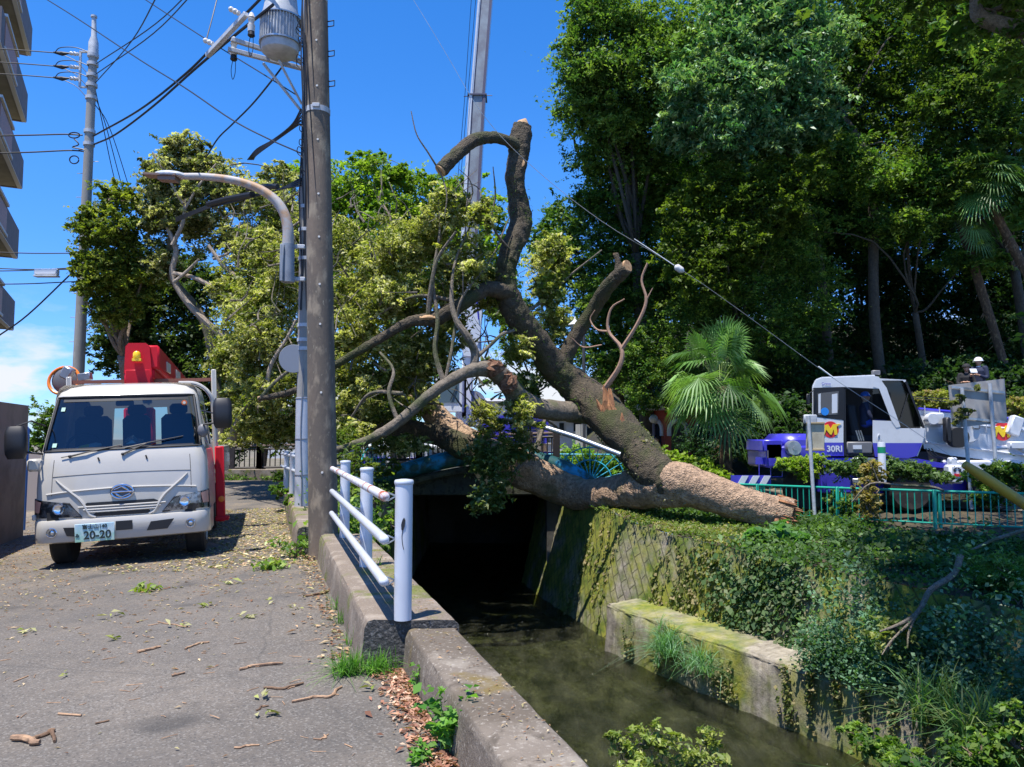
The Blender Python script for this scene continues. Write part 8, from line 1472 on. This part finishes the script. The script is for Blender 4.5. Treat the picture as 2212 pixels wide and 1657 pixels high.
# ================================================================== STREET DEBRIS
def gpt(x, y):
    """street point seen at picture position"""
    Y = 5.
    for _ in range(30): p = D(x, y, Y); z = gz(p[0], Y); k = (z - CAMZ) / ((p[2] - CAMZ) / Y); Y = k
    p = D(x, y, Y); return np.array((p[0], p[1], gz(p[0], p[1])))
M['stick'] = pm('stripped_stick', (.42, .26, .15), .8, var=((18, (.25, .15, .09), .45, .6),), bm=(60, .5, .004))
M['stick2'] = pm('brown_stick', (.20, .12, .07), .85, var=((18, (.12, .07, .04), .45, .6),), bm=(60, .5, .004))
ST = [([(520, 1448), (545, 1441), (610, 1435)], .013, 'stick', 'thick pale stripped stick in the middle of the street'), ([(568, 1490), (610, 1488), (660, 1479)], .011, 'stick2', 'dark straight stick just below the pale stripped one'), ([(630, 1517), (680, 1508), (715, 1505), (735, 1485)], .011, 'stick', 'forked bent stick pointing up at its right end'), ([(555, 1537), (562, 1530), (578, 1527)], .007, 'stick2', 'little dark curved stick left of the forked one'),
      ([(400, 1405), (420, 1395), (455, 1388)], .010, 'stick', 'short pale curved stick right of the street centre line of leaves'), ([(505, 1391), (530, 1390)], .006, 'stick2', 'tiny straight dark stick near the street middle'), ([(370, 1463), (400, 1457)], .012, 'stick', 'short reddish bark piece below the curved stick'), ([(340, 1345), (380, 1352), (410, 1356)], .007, 'stick', 'thin stick with a green leaf at its end'),
      ([(502, 1620), (530, 1615), (560, 1610)], .007, 'stick', 'thin pale stick near the bottom of the street'), ([(30, 1600), (60, 1604), (85, 1612)], .024, 'stick', 'thickest broken pale stick at the lower left'), ([(70, 1598), (95, 1590), (112, 1582), (116, 1605)], .014, 'stick2', 'knobbly brown stick beside the thickest one'), ([(120, 1547), (180, 1548)], .010, 'stick', 'reddish thin stick above the knobbly one'),
      ([(295, 1412), (320, 1405), (345, 1400)], .014, 'stick', 'rough curled orange bark piece at the left of the street'), ([(655, 1290), (690, 1285), (712, 1275), (718, 1262)], .016, 'stick2', 'brown bent stick by the kerb wall below the leafy twig'), ([(320, 1352), (345, 1348)], .006, 'stick', 'small tan twig piece left of the leafy stick'), ([(210, 1565), (238, 1559)], .008, 'stick2', 'dark red twig piece at the lower left of the street'),
      ([(680, 1600), (700, 1596), (705, 1590)], .006, 'stick', 'small hooked twig near the bottom by the kerb'), ([(25, 1475), (60, 1462)], .007, 'stick', 'thin twig near the left edge of the street')]
for P, r_, m, lab in ST:
    r_ *= .72; pts = [gpt(x, y) + np.array((0, 0, r_ * .9)) for x, y in P]; pts = list(smooth_path(pts, None, 3)) if len(pts) > 2 else pts; pts = [p + rng.normal(size=3) * np.array((.008, .008, 0)) for p in pts]; mb = MB(); mb.tube(pts, [r_ * .9] + [r_] * (len(pts) - 2) + [r_ * .7], 8, smooth=4, wob=.14); o = mb.build('fallen_stick', M[m]); tag(o, lab, 'stick')
def ground_twig(label, x, y, n, sp, size, pal, h, cat='leafy twig'):
    c = gpt(x, y); t = thing('leafy_twig', label, cat, c); g = rng.normal(size=(9, 3)) * np.array((sp, sp, 0)) + c; g[:, 2] = c[2] + rng.random(9) * h; idx = rng.integers(0, 9, n); C = g[idx] + rng.normal(size=(n, 3)) * np.array((size * .7, size * .7, size * .35)); C[:, 2] = np.maximum(C[:, 2], c[2] + .012)
    leafmesh('leaves', C, size, pick(pal, n), M['leaf_shiny'], t, asp=.4); mb = MB()
    for q in g: mb.tube([c + np.array((0, 0, .01)), (c + q) / 2 + np.array((0, 0, .02)), q], [.006, .004, .002], 5)
    mb.build('stem', M['stick2'], t, True)
ground_twig('large green leafy twig lying near the kerb wall, highest part', 640, 1205, 150, .12, .085, [(.06, .14, .02), (.12, .22, .03), (.24, .34, .07)], .2)
ground_twig('left half of the large leafy twig by the kerb wall', 585, 1228, 110, .1, .08, [(.08, .17, .02), (.16, .27, .04), (.28, .37, .08)], .09)
ground_twig('yellow green leaf cluster alone in the middle of the left street', 313, 1278, 46, .05, .07, [(.3, .36, .06), (.2, .3, .05)], .05)
for k, (x, y, n_, lab) in enumerate(((533, 1336, 9, 'small cream leaf cluster below the leafy twig'), (583, 1302, 5, 'tiny pale leaf cluster just left of the kerb'), (437, 1312, 9, 'small cream leaf cluster in the middle of the street'), (393, 1357, 6, 'pale leaves at the end of a thin stick'), (497, 1262, 6, 'cream leaf cluster straight below the truck'), (243, 1333, 5, 'dull leaf cluster beside a bark strip'), (60, 1367, 8, 'pale leaves near the left edge'), (245, 1384, 4, 'single green curled leaves at the left'), (568, 1618 - 105, 4, 'pale leaf beside the dark straight stick'), (565, 1548, 5, 'yellow star shaped leaf low on the street'), (785, 1493, 4, 'yellow leaf near the wall corner'), (640, 1317, 5, 'cream leaves on the right of the street'), (140, 1460, 4, 'cream leaf at the lower left'))):
    c = gpt(x, y); C = c + rng.normal(size=(n_, 3)) * np.array((.035, .035, .008)) + np.array((0, 0, .02)); o = leafmesh('fallen_leaves', C, .06, pick([(.30, .32, .10), (.2, .26, .05), (.38, .36, .18)], n_), M['dry_leaf'], None, asp=.42, up=1.5); tag(o, lab, 'leaves')
# litter of chips and crumbs (uncountable)
def litter(name, label, pts, size, pal, asp=.35, lift=.006, mat='dry_leaf', up=4.):
    pts = pts + np.array((0, 0, lift)); o = leafmesh(name, pts, size, pick(pal, len(pts)) * rng.uniform(.6, 1.25, (len(pts), 1)), M[mat], None, asp=asp, up=up); tag(o, label, 'litter', kind='stuff')
CH = [(.40, .26, .15), (.28, .16, .09), (.5, .38, .24), (.24, .12, .07), (.34, .30, .15)]
P = []
while len(P) < 9500:
    Y = rng.uniform(2.6, 17); lo = LX(Y) - .9; x = lo - rng.random() ** .8 * 8
    if x < -10: continue
    dn = .10 + .9 * min(1, max(0, (Y - 5) / 5)); 
    if rng.random() > dn * (.35 + .65 * (math.sin(x * 2.1 + math.sin(Y * 1.3) * 2) * math.sin(Y * 1.7 + x) > -.1)): continue
    P.append((x, Y, gz(x, Y)))
litter('bark_chips', 'fine wood chips and leaf crumbs scattered over the asphalt', np.array(P), .035, CH, .38)
P = []
for k in range(3800):
    Y = rng.uniform(9, 17); x = -2.3 - .315 * (Y - 9.8) - abs(rng.normal()) * 1.3 - .2; P.append((x, Y, gz(x, Y)))
litter('chip_drift', 'dense drift of pale chips around the pole feet and beside the truck', np.array(P), .055, [(.55, .42, .24), (.45, .3, .18), (.6, .52, .3), (.3, .3, .1)], .4, .01)
P = []
for k in range(1900):
    Y = rng.uniform(2.4, 4.9); x = NP(Y) - .36 - abs(rng.normal()) * .09 - .01; P.append((x, Y, 0))
litter('dry_leaf_drift', 'drift of dry brown leaves along the foot of the nearest kerb wall', np.array(P), .036, [(.5, .28, .18), (.42, .2, .13), (.58, .4, .28), (.3, .14, .09), (.2, .1, .07)], .42, .012, up=1.6)
P = []
for k in range(420):
    Y = rng.uniform(4.9, 9.5); x = LX(Y) - .62 - abs(rng.normal()) * .12; P.append((x, Y, 0))
litter('dry_leaf_drift', 'thin line of brown leaf litter along the stained kerb wall', np.array(P), .04, CH, .5, .01)
P = []
for k in range(420):
    Y = rng.uniform(2.8, 9.2); x = (NP(Y) if Y < 4.9 else LX(Y)) - rng.uniform(.03, .3); P.append((x, Y, .255 if Y < 4.9 else .305))
litter('wall_top_crumbs', 'crumbs and tiny twigs on top of the kerb walls', np.array(P), .022, CH, .3, .003)
mb = MB()
for k in range(420):
    Y = rng.uniform(2.7, 11); x = LX(Y) - .75 - rng.random() ** 1.2 * 6; a = rng.uniform(0, 3.14); l = rng.uniform(.02, .09); p = np.array((x, Y, gz(x, Y) + .004)); d = np.array((math.cos(a), math.sin(a), 0)); mb.tube([p, p + d * l * .5 + rng.normal(size=3) * np.array((.005, .005, 0)), p + d * l], rng.uniform(.0012, .003), 4)
o = mb.build('twig_litter', M['stick']); tag(o, 'thin broken twig bits strewn over the asphalt', 'litter', kind='stuff')
# leafy weeds growing out of the near kerb wall foot
def weed(label, x, y, h, n, Ys=None, sz=.045):
    c = gpt(x, y) if Ys is None else D(x, y, Ys); c[2] = 0; t = thing('weed_plant', label, 'weed', c); mb = MB(); C = []
    for k in range(max(4, n // 22)):
        a = rng.uniform(0, 6.28); tip = c + np.array((math.cos(a) * h * .45, math.sin(a) * h * .35, h * rng.uniform(.6, 1.05))); m_ = (c + tip) / 2 + np.array((0, 0, h * .08)); mb.tube([c + rng.normal(size=3) * np.array((.02, .02, 0)), m_, tip], [.004, .003, .0015], 5, smooth=3)
        for q in range(22): s_ = rng.uniform(.15, 1.05); C.append(c + (m_ - c) * min(1, 2 * s_) + (tip - m_) * max(0, 2 * s_ - 1) + rng.normal(size=3) * .022)
    mb.build('stem', pm('weed_stem', (.15, .28, .06), .6) if 'wst' not in M else M['wst'], t, True); M['wst'] = bpy.data.materials['weed_stem']; leafmesh('leaves', np.array(C), sz, pick('weed', len(C)), M['leaf'], t, asp=.6, up=.8)
weed('big bright green weed at the foot of the nearest kerb wall', 962, 1625, .26, 240, sz=.05); weed('small low weed left of the big one', 905, 1648, .07, 60, sz=.035); weed('slim weed growing by the wall further up the drift', 905, 1500, .13, 60, sz=.03)
